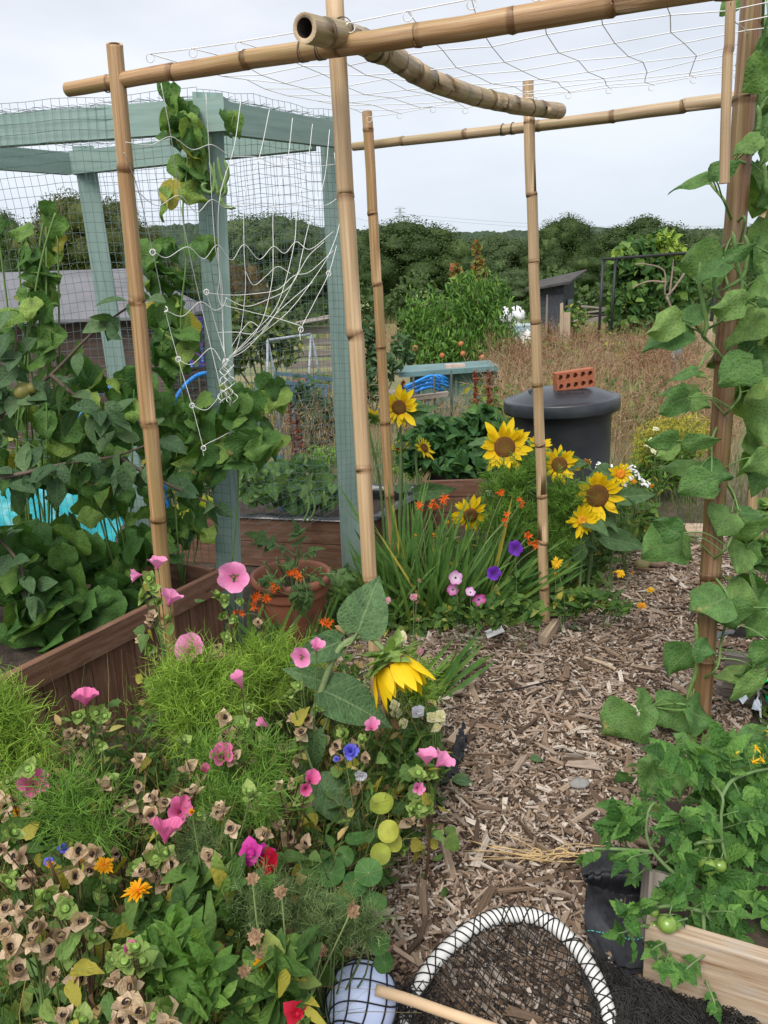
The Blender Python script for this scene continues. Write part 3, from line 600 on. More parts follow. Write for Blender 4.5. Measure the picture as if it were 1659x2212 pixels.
bamboo('bamboo_pole', [rb - A3(0, 0, .04), rt], .0245, .0225, M_bamp, 'slim pale bamboo upright in front of the black water butt', BU, .255, (False, True), 4)
kb = gr(1508, 1600); kt = at(1630, -70, kb[1] + .02)
bamboo('bamboo_pole', [kb - A3(0, 0, .04), kt], .0345, .031, M_bamd, 'thick dark brown bamboo upright with bean vines at the right edge', BU, .36, (False, True), 5)
fl, fr_ = gr(148, 196, ZF), gr(1640, -48, ZF)
bamboo('bamboo_pole', [fl, fl + (fr_ - fl)*.33 + A3(0, 0, .006), fl + (fr_ - fl)*.66 + A3(0, 0, -.004), fr_ + (fr_ - fl)*.08], .0195, .0305, M_bam, 'front crossbar, the long brown bamboo running up to the top right corner', BB, .235, (True, True), 6, (.075, .395, .42))
bl, br = gr(762, 317, ZB), gr(1655, 207, ZB)
bamboo('bamboo_pole', [bl, bl + (br - bl)*.5 + A3(0, 0, -.006), br], .019, .027, M_bamg, 'rear crossbar, the level bamboo behind the slim pale upright', BB, .31, (True, True), 7, (.42, .445))
tb0, tb1 = at(660, 52, 1.98), at(1208, 240, 3.42)
tmid = at(940, 178, 2.62); tmid2 = at(1100, 226, 3.08)
bamboo('bamboo_pole', [tb0, at(780, 88, 2.22), tmid, tmid2, tb1], .032, .030, M_bamg, 'curved thick grey green bamboo lying across both crossbars, hollow end towards the viewer', BB, .105, (True, True), 8, (.1, .2))
hb, ht = at(1565, 395, 2.05), at(1578, -30, 2.05)
bamboo('bamboo_cane', [hb, ht], .0125, .0115, M_bamp, 'thin pale bamboo cane hanging beside the thick brown upright, its lower end in mid air', None, .3, (True, True), 9)
bamboo('bamboo_pole', [gr(1618, 1290) - A3(0, 0, .03), at(1655, 380, gr(1618, 1290)[1])], .024, .022, M_bamp, 'pale yellow bamboo upright behind the bean leaves, beyond the thick brown one', BU, .33, (False, True), 10)
bamboo('bamboo_pole', [at(1630, 60, 2.7), at(1700, 250, 3.3)], .035, .033, M_bamg, 'short stretch of thick crossbar showing behind the top of the thick brown upright', BB, .12, (True, True), 11)

# strings of the roof net, then the white net hanging from it
def roof_net():
    mb = MB(); g = np.random.default_rng(3)
    F0, F1, B0_, B1 = A3(-.60, 2.34, ZF + .045), A3(1.15, 1.60, ZF + .05), A3(-.02, 3.62, ZB + .05), A3(1.75, 2.96, ZB + .06)
    sg = lambda s, t: (F0 + (F1 - F0)*s)*(1 - t) + (B0_ + (B1 - B0_)*s)*t - A3(0, 0, .045)*math.sin(math.pi*s) * math.sin(math.pi*t)
    nt_, ns = 9, 13
    K = np.zeros((nt_ + 1, ns + 1, 3))
    for i in range(nt_ + 1):
        for j in range(ns + 1): K[i, j] = sg(j/ns + .012*math.sin(i*1.0 + j*.3), i/nt_) + g.normal(0, .006, 3)
    for i in range(nt_ + 1): mb.tube(K[i], .0014, 4)
    for j in range(ns + 1): mb.tube(K[:, j], .0014, 4)
    a = np.linspace(0, 2*math.pi, 10, endpoint=False)
    for j in range(0, ns + 1):
        for e in (0, nt_): mb.tube(K[e, j] + np.stack([.011*np.cos(a), .002*np.sin(2*a), .011*np.sin(a) - .010], 1), .0013, 4, closed=True)
    tag(mb.build('string_net', M_cord), 'white string net stretched as a roof between the bamboo crossbars', 'net')
roof_net()
def side_net():
    mb = MB(); g = np.random.default_rng(4)
    def p(u, v):
        f = min(1, max(0, (v - 300)/420)); return at(u, v, (2.44 + (u - 350)/375*1.1)*(1 - f) + 2.98*f + g.normal(0, .006))
    def s(*uv, r=.0013, n=None): mb.tube(curve([p(u, v) for u, v in uv], n or 6*len(uv)), r, 5)
    V = [[(268, 330), (300, 415), (330, 545), (357, 671), (385, 776), (415, 876), (440, 971)], [(348, 180), (370, 300), (388, 430), (407, 536), (435, 661), (470, 811), (480, 860)],
         [(445, 202), (457, 415), (465, 530), (480, 621), (482, 731), (487, 781)], [(520, 220), (505, 320), (475, 425), (472, 540), (478, 640), (486, 778)], [(582, 237), (560, 340), (530, 415), (527, 530), (530, 626), (515, 741), (492, 776)],
         [(632, 255), (620, 350), (592, 445), (590, 535), (587, 611), (560, 706), (500, 771)], [(675, 268), (665, 350), (642, 450), (635, 530), (600, 656), (545, 721), (495, 774)], [(712, 280), (700, 390), (670, 475), (650, 560), (640, 596), (590, 686), (535, 751), (493, 776)],
         [(722, 330), (735, 460), (715, 540), (675, 606), (625, 671), (565, 721), (493, 776)], [(727, 531), (710, 591), (680, 651), (650, 711), (649, 735)]]
    for q in V: s(*q)
    H = [[(272, 305), (325, 311), (370, 302), (415, 315), (457, 317), (500, 335), (555, 340), (600, 354), (620, 346), (660, 357), (700, 362), (724, 358)], [(295, 415), (340, 440), (387, 428), (425, 452), (457, 435), (490, 445), (530, 440), (592, 443), (642, 447), (700, 440), (727, 430)],
         [(330, 542), (360, 553), (405, 535), (440, 555), (470, 535), (500, 557), (527, 536), (560, 553), (590, 537), (615, 543), (640, 522), (670, 530), (720, 500)], [(357, 668), (395, 681), (432, 654), (465, 664), (490, 656)], [(385, 776), (415, 781), (455, 758), (478, 778)],
         [(415, 876), (445, 881), (470, 866), (480, 841), (495, 856), (497, 876)], [(440, 985), (440, 961), (475, 951), (505, 926)], [(445, 631), (500, 636), (550, 637), (600, 621), (635, 600), (670, 581), (720, 541)], [(485, 641), (530, 658), (575, 653), (625, 618), (665, 561), (700, 520)],
         [(445, 631), (472, 716), (488, 776)], [(472, 721), (510, 713), (555, 721), (600, 671), (640, 640), (675, 611)], [(487, 656), (550, 671), (595, 691), (650, 706)], [(470, 535), (474, 600), (470, 640), (480, 660), (490, 640)], [(530, 590), (548, 610), (575, 600), (600, 570), (628, 590)], [(560, 706), (540, 690), (520, 720), (500, 745)]]
    for q in H:      # the knots pull each loop up and down
        qq = [(u, v + g.normal(0, 2) + (4 if i % 2 else -4)*(0 < i < len(q) - 1)) for i, (u, v) in enumerate(q)]; s(*qq, n=9*len(q))
    for q in ((357, 668), (385, 776), (415, 876), (446, 631), (650, 712), (710, 591), (440, 968), (330, 545), (487, 781)):
        a = np.linspace(0, 4*math.pi, 18); c = p(*q); mb.tube(c + np.stack([.009*np.cos(a), .004*np.sin(a*1.5), .010*np.sin(a)], 1), .0018, 5)
    for k in range(5):   # the tangle where it is tied to the bean stem
        t = np.linspace(0, 1, 34); v = 775 + 95*t; u = 489 + 8*np.sin(t*17 + k*1.4) + 3*k - 6 + 14*t*math.sin(k*2.1); mb.tube(np.array([at(a, b, 2.97 + .015*math.sin(i*.9 + k)) for i, (a, b) in enumerate(zip(u, v))]), .0016, 5)
    tag(mb.build('cord_net', M_cord), 'thick white cord net hanging in loops and gathered into a knot on the green post', 'net')
side_net()

# ------------------------------------------------------------------ green painted frame with its wire netting
FA, FB = A3(*gr(503, 1392)), A3(*gr(763, 1247))
FAt, FBt = at(448, 222, FA[1]), at(716, 268, FB[1])
FCt = gr(190, 338, 2.36); FC = A3(FCt[0] + .04, FCt[1], 0); FDt = A3(-2.25, 3.72, 2.33); FD = FDt*[1, 1, 0]
FCt = A3(FCt[0] - .02, FCt[1], 2.38)
t = thing('netting_frame', 'green painted timber frame covered in square wire netting at the left', 'frame', FA)
for b_, tp in ((FA, FAt), (FB, FBt), (FC, FCt), (FD, FDt)):
    m_ = MB(); d = unit(tp - b_); ax = A3(.97, .24, 0); ax = unit(ax - d*np.dot(ax, d)); m_.box((b_ + tp)/2, (np.linalg.norm(tp - b_) + .06, .112, .05), np.array([d, ax, np.cross(d, ax)]), jit=.0015)
    m_.build('post', M_teal, t, smooth=False)
def rail(p0, p1, ex0, ex1, off, hgt=.115, dz=-.058):
    d = unit(p1 - p0); sd_ = unit(np.cross(d, A3(0, 0, 1))); m_ = MB(); m_.bar(p0 - d*ex0 + sd_*off + A3(0, 0, dz), p1 + d*ex1 + sd_*off + A3(0, 0, dz), .046, hgt, jit=.0015); m_.build('rail', M_teal, t, smooth=False)
rail(FDt, FAt, .05, .10, .052); rail(FAt, FBt, -.012, .06, .05); rail(FCt, FBt, .05, -.075, .05); rail(FDt, FCt, -.06, -.08, -.055)
def wire_panel(mb, c0, c1, z0, z1a, z1b, cell, seed, bulge=.02):
    g = np.random.default_rng(seed); w = np.linalg.norm(c1 - c0); nu = int(w/cell); nv = int((z1a - z0)/cell); nrm = unit(np.cross(unit(c1 - c0), A3(0, 0, 1)))
    q = g.uniform(0, 6, 6)
    def pt(i, j):
        s_, t_ = i/nu, j/nv; z = z0 + (z1a + (z1b - z1a)*s_ - z0)*t_
        o = bulge*(math.sin(s_*5 + q[0] + t_*2) + .6*math.sin(t_*7 + q[1] + s_*3)); e = .010*math.sin(t_*8 + q[2] + s_*3) + .004*math.sin(t_*31 + q[4]); f = .010*math.sin(s_*9 + q[3] + t_*4) + .004*math.sin(s_*27 + q[5])
        return c0 + (c1 - c0)*s_ + nrm*o + unit(c1 - c0)*e + A3(0, 0, z + f)
    K = np.array([[pt(i, j) for j in range(nv + 1)] for i in range(nu + 1)])
    for i in range(nu + 1): mb.tube(K[i, ::3] if nv % 3 == 0 else np.vstack([K[i, ::3], K[i, -1:]]), .00105, 3, cap=False)
    for j in range(nv + 1): mb.tube(K[::3, j] if nu % 3 == 0 else np.vstack([K[::3, j], K[-1:, j]]), .00105, 3, cap=False)
z_ = A3(1, 1, 0)
mb = MB()
wire_panel(mb, FD*z_ + A3(0, -.05, 0), FA*z_ + A3(.07, -.055, 0), .32, 2.33, 2.36, .038, 1); wire_panel(mb, FA*z_ + A3(.07, -.05, 0), FB*z_ + A3(.06, -.02, 0), .45, 2.36, 2.42, .038, 2)
tag(mb.build('wire_netting', M_gwire, smooth=False), 'square wire netting stapled over the near sides of the green timber frame', 'netting')
mb = MB(); wire_panel(mb, FC*z_ + A3(-.02, .05, 0), FB*z_ + A3(0, .05, 0), .45, 2.38, 2.40, .045, 3)
tag(mb.build('wire_netting', M_gwire, smooth=False), 'square wire netting over the far side of the green frame, seen through the near netting', 'netting')
mb = MB(); g = np.random.default_rng(8)   # loose mesh lying over the top
for i in range(40):
    s_ = i/39; a, b_ = FDt + (FAt - FDt)*s_, FCt + (FBt - FCt)*s_; P = a + (b_ - a)*np.linspace(-.04, 1, 13)[:, None]; P[:, 2] += .012 + .018*np.abs(np.sin(np.arange(13)*1.7 + i*.6)) + g.normal(0, .004, 13); P[:, 0] += .012*np.where(np.arange(13) % 2, 1, -1); mb.tube(P, .0010, 3, cap=False)
for i in range(26):
    s_ = i/25; a, b_ = FDt + (FCt - FDt)*s_, FAt + (FBt - FAt)*s_; P = a + (b_ - a)*np.linspace(0, 1.02, 31)[:, None]; P[:, 2] += .012 + .02*np.abs(np.sin(np.arange(31)*1.1 + i)); mb.tube(P, .0010, 3, cap=False)
tag(mb.build('wire_netting', M_gwire, smooth=False), 'loose crinkled wire netting lying over the top of the green timber frame', 'netting')

# ------------------------------------------------------------------ planters, pot, water butt
HP = .45; pR, pL = gr(468, 1228, HP), gr(40, 1436, HP); pd = unit(pR - pL); pn = unit(np.cross(pd, A3(0, 0, 1)))      # pn points to the viewer
pL2 = pL - pd*.75; plen = np.linalg.norm(pR - pL2)
t = thing('raised_planter', 'brown planter of upright boards with a wide top rail, left of the mallow flowers', 'planter', (pL2 + pR)/2*[1, 1, 0])
m_ = MB(); m_.bar(pL2 + pn*.028 - A3(0, 0, .045), pR + pn*.028 - A3(0, 0, .045), .03, .092, jit=.002); m_.build('top_rail', M_brn, t, smooth=False)
nb = int(plen/.098)
for i in range(nb):
    c = pL2 + pd*(i + .5)*plen/nb; m_ = MB(); m_.box(c + A3(0, 0, -HP + .215), (.43, plen/nb - .004, .022), np.array([A3(0, 0, 1), pd, pn]), jit=.0012); m_.build('board', M_brn, t, smooth=False)
m_ = MB(); m_.bar(pR - pn*.02 - A3(0, 0, .22), pR - pn*.98 - A3(0, 0, .22), .024, .43); m_.build('end_board', M_brn, t, smooth=False)
m_ = MB(); m_.bar(pL2 - pn*1.0 - A3(0, 0, .2), pR - pn*1.0 - A3(0, 0, .2), .024, .42); m_.build('back_board', M_brn, t, smooth=False)
m_ = MB(); m_.bar(pL2 - pn*.022 - A3(0, 0, .20), pR - pn*.022 - A3(0, 0, .20), .006, .34); m_.bar(pL2 - pn*.978 - A3(0, 0, .12), pR - pn*.978 - A3(0, 0, .12), .006, .40); m_.build('liner', M_blk, t, smooth=False)
m_ = MB(); X = np.array([[pL2 + pd*plen*a - pn*(.03 + .94*b_) + A3(0, 0, -.13 + .02*math.sin(a*40 + b_*9)) for b_ in np.linspace(0, 1, 8)] for a in np.linspace(0, .99, 24)]); m_.grid(X); m_.build('compost', M_soil, t)
# second planter of two planks behind the pot
H2 = .32; q0, q1, q2 = gr(380, 1106, H2), gr(800, 1122, H2), gr(926, 1053, H2); q3 = q0 + (q2 - q1)
t = thing('raised_planter', 'brown planter of two wide planks behind the terracotta pot, lined with black plastic', 'planter', q1*[1, 1, 0])
def planks(t, a, b_, H, n=2, off=0.):
    for i in range(n):
        m_ = MB(); h = H/n; m_.bar(a + A3(0, 0, -H + h*(i + .5)), b_ + A3(0, 0, -H + h*(i + .5)), .028, h - .004, jit=.002); m_.build('plank', M_brn, t, smooth=False)
planks(t, q0, q1, H2); planks(t, q1 + unit(q2 - q1)*.018, q2, H2); planks(t, q3, q2, H2)
m_ = MB(); i_ = A3(0, 0, 1)
for a, b_ in ((q0, q1), (q1, q2), (q3, q2)):
    cen = (q0 + q2)/2; off = (cen - (a + b_)/2); off = unit(off*[1, 1, 0])*.022; k = 24; P = np.array([(a + off)*(1 - s_) + (b_ + off)*s_ for s_ in np.linspace(0, 1, k)]); w = .012*np.sin(np.arange(k)*1.3) 
    m_.grid(np.array([P + i_*(-.16) , P + off*.4*np.sin(np.arange(k))[:, None]*.6 - i_*.06, P + i_*(.006 + w[:, None]*.5), P - off*1.6 + i_*(.008 + w[:, None]*.4), P - off*2.3 - i_*.012]))
m_.build('liner', plain('liner_plastic', (.02, .022, .026), .22, .5, 14, spec=.7), t)
m_ = MB(); m_.add([q0 - i_*.09, q1 - i_*.09, q2 - i_*.09, q3 - i_*.09], [(0, 1, 2, 3)]); m_.build('compost', M_soil, t)
H3 = .34; e0, e1 = gr(915, 1038, H3), gr(1075, 1034, H3); e2 = e1 + A3(.35, .95, 0); e3 = e0 + A3(.2, 1.0, 0)
t = thing('raised_planter', 'reddish brown planter behind the sunflowers, dark potato plants growing in it', 'planter', e0*[1, 1, 0])
planks(t, e0, e1, H3, 3); planks(t, e1, e2, H3, 2); planks(t, e0, e3, H3, 2); planks(t, e3, e2, H3, 2)
m_ = MB(); m_.add([e0 - i_*.08, e1 - i_*.08, e2 - i_*.08, e3 - i_*.08], [(0, 1, 2, 3)]); m_.build('compost', M_soil, t)

pc = gr(628, 1243, .33)*[1, 1, 0]
t = thing('flower_pot', 'large terracotta coloured plastic pot with a rolled rim, beside the green post', 'flower pot', pc)
R_ = .185; m_ = MB(); m_.lathe(pc, [(.001, .002), (R_*.70, .002), (R_*.72, .01), (R_*.80, .12), (R_*.88, .24), (R_*.885, .245), (R_*.93, .25), (R_*.935, .262), (R_*.94, .30)], 40); m_.build('pot', M_terra, t)
m_ = MB(); m_.lathe(pc, [(R_*.94, .30), (R_*1.0, .303), (R_*1.03, .315), (R_*1.03, .33), (R_*1.0, .343), (R_*.95, .345), (R_*.90, .335), (R_*.87, .30), (R_*.84, .255)], 40); m_.build('rim', M_terra, t)
m_ = MB(); m_.lathe(pc, [(R_*.845, .26), (R_*.5, .268), (.001, .262)], 30); m_.build('compost', M_soil, t)

wc = A3(at(1226, 880, 4.72)[0], 4.72, 0); s_ = 1.0
t = thing('water_butt', 'black plastic water butt with a shallow domed lid, behind the sunflowers', 'water butt', wc)
M_butt = plain('butt_plastic', (.011, .013, .017), .42, .45, 4, spec=.45, c2=(.036, .038, .042))
M_lid = plain('lid_plastic', (.016, .019, .025), .33, .4, 5, spec=.5, c2=(.045, .049, .056))
ax = np.array([A3(1, 0, .045), A3(0, 1, 0), A3(-.045, 0, 1)])
wz = lambda pr: [(r_, z_*1.085) for r_, z_ in pr]
m_ = MB(); m_.lathe(wc, wz([(.001, .0), (.262, .0), (.27, .02), (.283, .34), (.290, .345), (.290, .365), (.285, .372), (.298, .70), (.305, .79), (.312, .80)]), 48, 0, ax); m_.build('barrel', M_butt, t)
m_ = MB(); m_.lathe(wc, wz([(.322, .775), (.348, .775), (.352, .785), (.350, .838), (.345, .846), (.335, .848), (.322, .843), (.30, .855), (.22, .886), (.12, .904), (.001, .908)]), 48, 0, ax); o = m_.build('lid', M_lid, t)
m_ = MB(); f = wc + A3(-.03, -.20, .971) ; m_.bar(f + A3(-.075, 0, -.008), f + A3(.075, 0, -.001), .003, .003); m_.bar(f + A3(-.075, .05, .008), f + A3(.075, .05, .014), .003, .003); m_.bar(f + A3(-.075, 0, -.008), f + A3(-.075, .05, .008), .003, .003); m_.bar(f + A3(.075, 0, -.001), f + A3(.075, .05, .014), .003, .003); m_.build('moulded_panel', M_lid, o, smooth=False)
m_ = MB(); h0 = wc + A3(-.20, -.02, .962); m_.lathe(h0, [(.05, .0), (.05, .012), (.042, .012), (.04, .004)], 20); m_.build('filler_ring', M_lid, o)
# the holed brick, standing on its long narrow side
def brick(c, d, name, label):
    n_ = unit(np.cross(d, A3(0, 0, 1))); u_ = np.cross(n_, d) ; mb = MB(); Lb, Hb, Tb = .232, .108, .07; na = 18
    cols, rws = 5, 2; cw, ch = Lb/cols, Hb/rws
    for ci in range(cols):
        for ri in range(rws):
            cx, cy = (ci - (cols - 1)/2)*cw, (ri - (rws - 1)/2)*ch; r = .0155; q0_ = math.atan2(ch, cw); a = np.sort(np.r_[np.linspace(.12, 2*math.pi + .12, na - 4, endpoint=False) % (2*math.pi), q0_, math.pi - q0_, math.pi + q0_, 2*math.pi - q0_])
            if ci in (0, 4): cx *= .985
            inner = np.stack([cx + r*np.cos(a), cy + r*np.sin(a)], 1); o0 = np.array([(ci - cols/2)*cw, (ri - rws/2)*ch])
            # square ring points
            oo = []
            for q in a:
                x, y = math.cos(q), math.sin(q); k = min(cw/2/abs(x) if abs(x) > 1e-6 else 9, ch/2/abs(y) if abs(y) > 1e-6 else 9); oo.append(((ci - (cols - 1)/2)*cw + x*k, (ri - (rws - 1)/2)*ch + y*k))
            oo = np.array(oo)
            for sgn in (1, -1):
                V = np.array([c + d*x + u_*y + n_*sgn*Tb/2 for x, y in np.r_[oo, inner]]); Q = [(j, (j + 1) % na, na + (j + 1) % na, na + j) for j in range(na)]; mb.add(V, Q if sgn > 0 else [x[::-1] for x in Q])
            V = np.array([c + d*x + u_*y + n_*sgn*Tb/2 for sgn in (1, -1) for x, y in inner]); mb.add(V, [(j, (j + 1) % na, na + (j + 1) % na, na + j) for j in range(na)])
    pts = [(-1, -1), (1, -1), (1, 1), (-1, 1)]
    V = np.array([c + d*x*Lb/2 + u_*y*Hb/2 + n_*s2*Tb/2 for s2 in (1, -1) for x, y in pts]); mb.add(V, [(j, (j + 1) % 4, 4 + (j + 1) % 4, 4 + j) for j in range(4)])
    return tag(mb.build(name, plain('brick_clay', (.38, .125, .06), .85, .2, 30, bump=.3), smooth=False), label, 'brick')
bc = wc + A3(.005, -.10, 1.037); brick(bc, unit(A3(1, .12, .10)), 'brick', 'orange brick with ten round holes lying on the black water butt lid')
# ------------------------------------------------------------------ middle distance: sheds, pallets, hoses, frames
def gy(u, Y, z=0.): c = at(u, 700, Y); return A3(c[0], Y, float(groundz(c[0], Y)) + z)
M_roof = plain('roofing_felt', (.16, .16, .175), .85, .18, 2.5, bump=.3)
M_shed = woodmat('shed_cladding', [(.25, (.06, .04, .036)), (.5, (.105, .072, .062)), (.8, (.16, .115, .10))], 18, .85, True)
M_dark = woodmat('dark_blue_timber', [(.25, (.028, .032, .042)), (.5, (.048, .054, .068)), (.8, (.075, .082, .10))], 14, .8, False, (.11, .10, .085))
def left_shed():
    Y = 8.2; a, b = at(-160, 700, Y), at(345, 700, Y); e = at(-40, 688, Y)[2]; rz_ = at(80, 586, Y + 1.0)[2]; x0, x1 = a[0], b[0]; f = A3(0, -1, 0)
    t = thing('garden_shed', 'brown shed with overlapping boards and a grey felt roof behind the netting', 'shed', A3((x0 + x1)/2, Y, 0)); n = 12; h = e/n
    m_ = MB()
    for i in range(n): m_.box(A3((x0 + x1)/2, Y - .004*(i % 2), h*(i + .5)), (x1 - x0, .018, h + .012), np.array([A3(1, 0, 0), unit(A3(0, 1, .12)), unit(A3(0, -.12, 1))]), jit=.003)
    for i in range(n): m_.box(A3(x1 + .01, Y + 1., h*(i + .5)), (.018, 2, h + .01))
    m_.build('wall', M_shed, t, smooth=False)
    m_ = MB(); xr = at(283, 590, Y + 1.0)[0]
    P = [A3(x0 - .2, Y - .18, e - .03), A3(x1 + .12, Y - .18, e - .03), A3(xr, Y + 1, rz_), A3(x0 - .2, Y + 1, rz_), A3(x1 + .12, Y + 2.2, e - .03), A3(x0 - .2, Y + 2.2, e - .03)]
    V = np.array(P + [p - A3(0, 0, .03) for p in P]); m_.add(V, [(0, 1, 2, 3), (3, 2, 4, 5), (0, 6, 7, 1), (1, 7, 10, 4)], [(1, 4, 2)]); m_.build('roof', M_roof, t, smooth=False)
left_shed()
def dark_shed():
    Y = 25.; p0, p1 = gy(1160, Y), gy(1215, Y); z0 = p0[2]; hL, hR = at(1165, 626, Y)[2] - z0, at(1215, 617, Y)[2] - z0; sd_ = A3(1.1, 1.0, 0)
    t = thing('tool_shed', 'small dark blue shed with sloping roof and a plank door in the distance', 'shed', p0)
    d = p1 - p0
    def quad(m_, a, b_, za, zb, off=0.): n_ = unit(np.cross(b_ - a, A3(0, 0, 1)))*off; m_.add([a + n_, b_ + n_, b_ + n_ + A3(0, 0, zb), a + n_ + A3(0, 0, za)], [(0, 1, 2, 3)], None, 0, np.array([[0, 0], [np.linalg.norm(b_ - a), 0], [np.linalg.norm(b_ - a), zb], [0, za]]))
    m_ = MB(); quad(m_, p0, p1, hL, hR); s_ = p1 + A3(.55, .9, 0); s0 = p0 + A3(.55, .9, 0); quad(m_, p1, s_, hR, hR + .25); quad(m_, s0, p0, hL + .1, hL); quad(m_, s_, s0, hR + .25, hL + .1)
    for i in range(9):
        z = .2*i + .1
        if z < hL: m_.bar(p0 + A3(0, -.01, z), p1 + A3(0, -.01, z), .012, .19, jit=.002)
    m_.build('wall', M_dark, t, smooth=False)
    m_ = MB(); a, b_ = p0 + d*.38, p0 + d*.93; m_.bar((a + b_)/2 + A3(0, -.03, .02), (a + b_)/2 + A3(0, -.03, hL*.88), .5, .02, up=(0, 1, 0)); m_.build('door', M_dark, t, smooth=False)
    m_ = MB(); m_.bar(a + A3(-.02, -.045, 0), a + A3(-.02, -.045, hL*.9), .06, .02, up=(0, 1, 0)); m_.build('door_frame', M_gry, t, smooth=False)
    m_ = MB(); m_.box(p1 + A3(.33, .42, hR*.55), (.5, .02, .6), np.array([unit(A3(.55, .9, 0)), unit(A3(.9, -.55, 0)), A3(0, 0, 1)])); m_.build('window', plain('dull_pane', (.12, .16, .18), .2, .2), t, smooth=False)
    m_ = MB(); q = [p0 + A3(-.45, -.3, hL - .03), p1 + A3(.12, -.3, hR + .05), s_ + A3(.45, .2, hR + .42), s0 + A3(-.3, .2, hL + .22)]; V = np.array(q + [x + A3(0, 0, .07) for x in q]); m_.add(V, [(3, 2, 1, 0), (4, 5, 6, 7), (0, 1, 5, 4), (1, 2, 6, 5), (2, 3, 7, 6), (3, 0, 4, 7)]); m_.build('roof', plain('dark_felt', (.065, .06, .058), .9, .4, 3), t, smooth=False)
dark_shed()
def pile(name, label, cat, spots, m, r, sq=(1, 1, .8)):
    mb = MB()
    for u, v, Y, k in spots:
        c = at(u, v, Y); th, ph = np.meshgrid(np.linspace(0, 2*math.pi, 13), np.linspace(.03, math.pi - .03, 8)); rr = r*k*(1 + .12*np.sin(th*3 + u) + .08*np.cos(ph*5 + v)); mb.grid(np.stack([c[0] + rr*np.cos(th)*np.sin(ph)*sq[0], c[1] + rr*np.sin(th)*np.sin(ph)*sq[1], c[2] + rr*np.cos(ph)*sq[2]], 2))
    return tag(mb.build(name, m), label, cat)
M_sack = plain('white_sacking', (.60, .61, .62), .7, .3, 7, bump=.6)
for i, (u, v, k, lb_) in enumerate(((1092, 672, 1.1, 'bulging white sack farthest left beside the peach tree'), (1117, 668, 1., 'white sack leaning against the dark shed wall, right of another sack'), (1106, 690, .8, 'small low white sack in front of the other two sacks'))):
    pile('sack', lb_, 'sack', [(u, v + 6, 22.5, k*.62), (u + 7, v + 14, 22.3, k*.6), (u - 6, v + 16, 22.4, k*.55)], M_sack, .27, (1.1, .8, 1.0))
def box_thing(name, label, cat, c, size, m, lid=None, yaw=0.):
    ax = np.array([A3(math.cos(yaw), math.sin(yaw), 0), A3(-math.sin(yaw), math.cos(yaw), 0), A3(0, 0, 1)]); t = thing(name, label, cat, c)
    m_ = MB(); m_.box(np.array(c) + A3(0, 0, size[2]/2), size, ax, jit=.006); m_.build('body', m, t, smooth=False)
    if lid: m_ = MB(); m_.box(np.array(c) + A3(0, 0, size[2] + .02), (size[0]*1.04, size[1]*1.05, .05), ax, jit=.005); m_.build('lid', lid, t, smooth=False)
    return t
box_thing('storage_tub', 'pale blue plastic tub beside the white sacks', 'tub', gy(1131, 21.5), (.55, .5, .55), plain('pale_blue_plastic', (.35, .48, .58), .5), plain('pale_blue_lid', (.45, .56, .64), .5), .2)
pc_ = gy(1145, 20.5)
m_ = MB(); m_.add([pc_ + A3(-.35, -.3, 0), pc_ + A3(.4, -.3, 0), pc_ + A3(.3, .5, .05), pc_ + A3(-.35, .5, .05), pc_ + A3(-.05, .1, .5)], None, [(0, 1, 4), (1, 2, 4), (2, 3, 4), (3, 0, 4)]); tag(m_.build('sheet', M_white, smooth=False), 'crumpled white sheet peaked on the ground before the dark shed', 'sheet')
# pale green storage box with blue pipes beside it
bx = gy(985, 9.6); t = thing('storage_box', 'long pale green weathered box with a teal lid, in the rough grass', 'box', bx)
m_ = MB(); L_ = at(1095, 850, 9.6)[0] - at(905, 850, 9.6)[0]; zt = at(985, 806, 9.6)[2]
m_.box(bx + A3(0, .35, zt/2), (L_, .6, zt)); 
for i in range(5): m_.box(bx + A3(-L_/2 + (i + .5)*L_/5, .03, zt*.45), (.03, .03, zt*.9))
m_.build('body', plain('pale_green_paint', (.16, .26, .215), .7, .35, 4), t, smooth=False)
m_ = MB(); m_.box(bx + A3(-.1, .3, zt + .03), (L_*1.12, .8, .06), np.array([unit(A3(1, 0, .035)), A3(0, 1, 0), unit(A3(-.035, 0, 1))])); m_.build('lid', plain('teal_lid', (.12, .21, .21), .5, .25, 4), t, smooth=False)
m_ = MB(); bq = at(983, 795, 9.7); m_.box(bq, (.24, .12, .10)); tag(m_.build('brick', plain('pale_block', (.55, .42, .35), .8, .3, 12), smooth=False), 'pale pinkish block sitting on the teal box lid', 'brick')
for i in range(9):
    mb = MB(); a, b_ = at(868 + i*4, 838 + (i % 5)*5, 8.9 + .05*i), at(930 + (i % 3)*9, 812 + (i % 4)*8, 9.0 + .05*i); mb.tube(curve([a, (a + b_)/2 + A3(0, 0, .03*math.sin(i)), b_, b_ + A3(.12, .1, -.06)], 12), .0165, 8)
    tag(mb.build('water_pipe', M_blue), 'length of bright blue pipe in the heap beside the pale green box', 'pipe', 'blue pipes heaped by the box')
for i, (u, v0, v1, lb_) in enumerate(((938, 812, 905, 'thin dark stake at the left end of the green box front'), (975, 800, 890, 'dark grey stake before the middle of the green box'), (893, 812, 880, 'thin dark stake standing among the blue pipes'))):
    mb = MB(); Y = 8.4; a = at(u, v0, Y); mb.tube([A3(a[0], Y, 0), a], .013, 6); tag(mb.build('stake', plain('dark_stake', (.06, .065, .06), .7, .3)), lb_, 'stake')
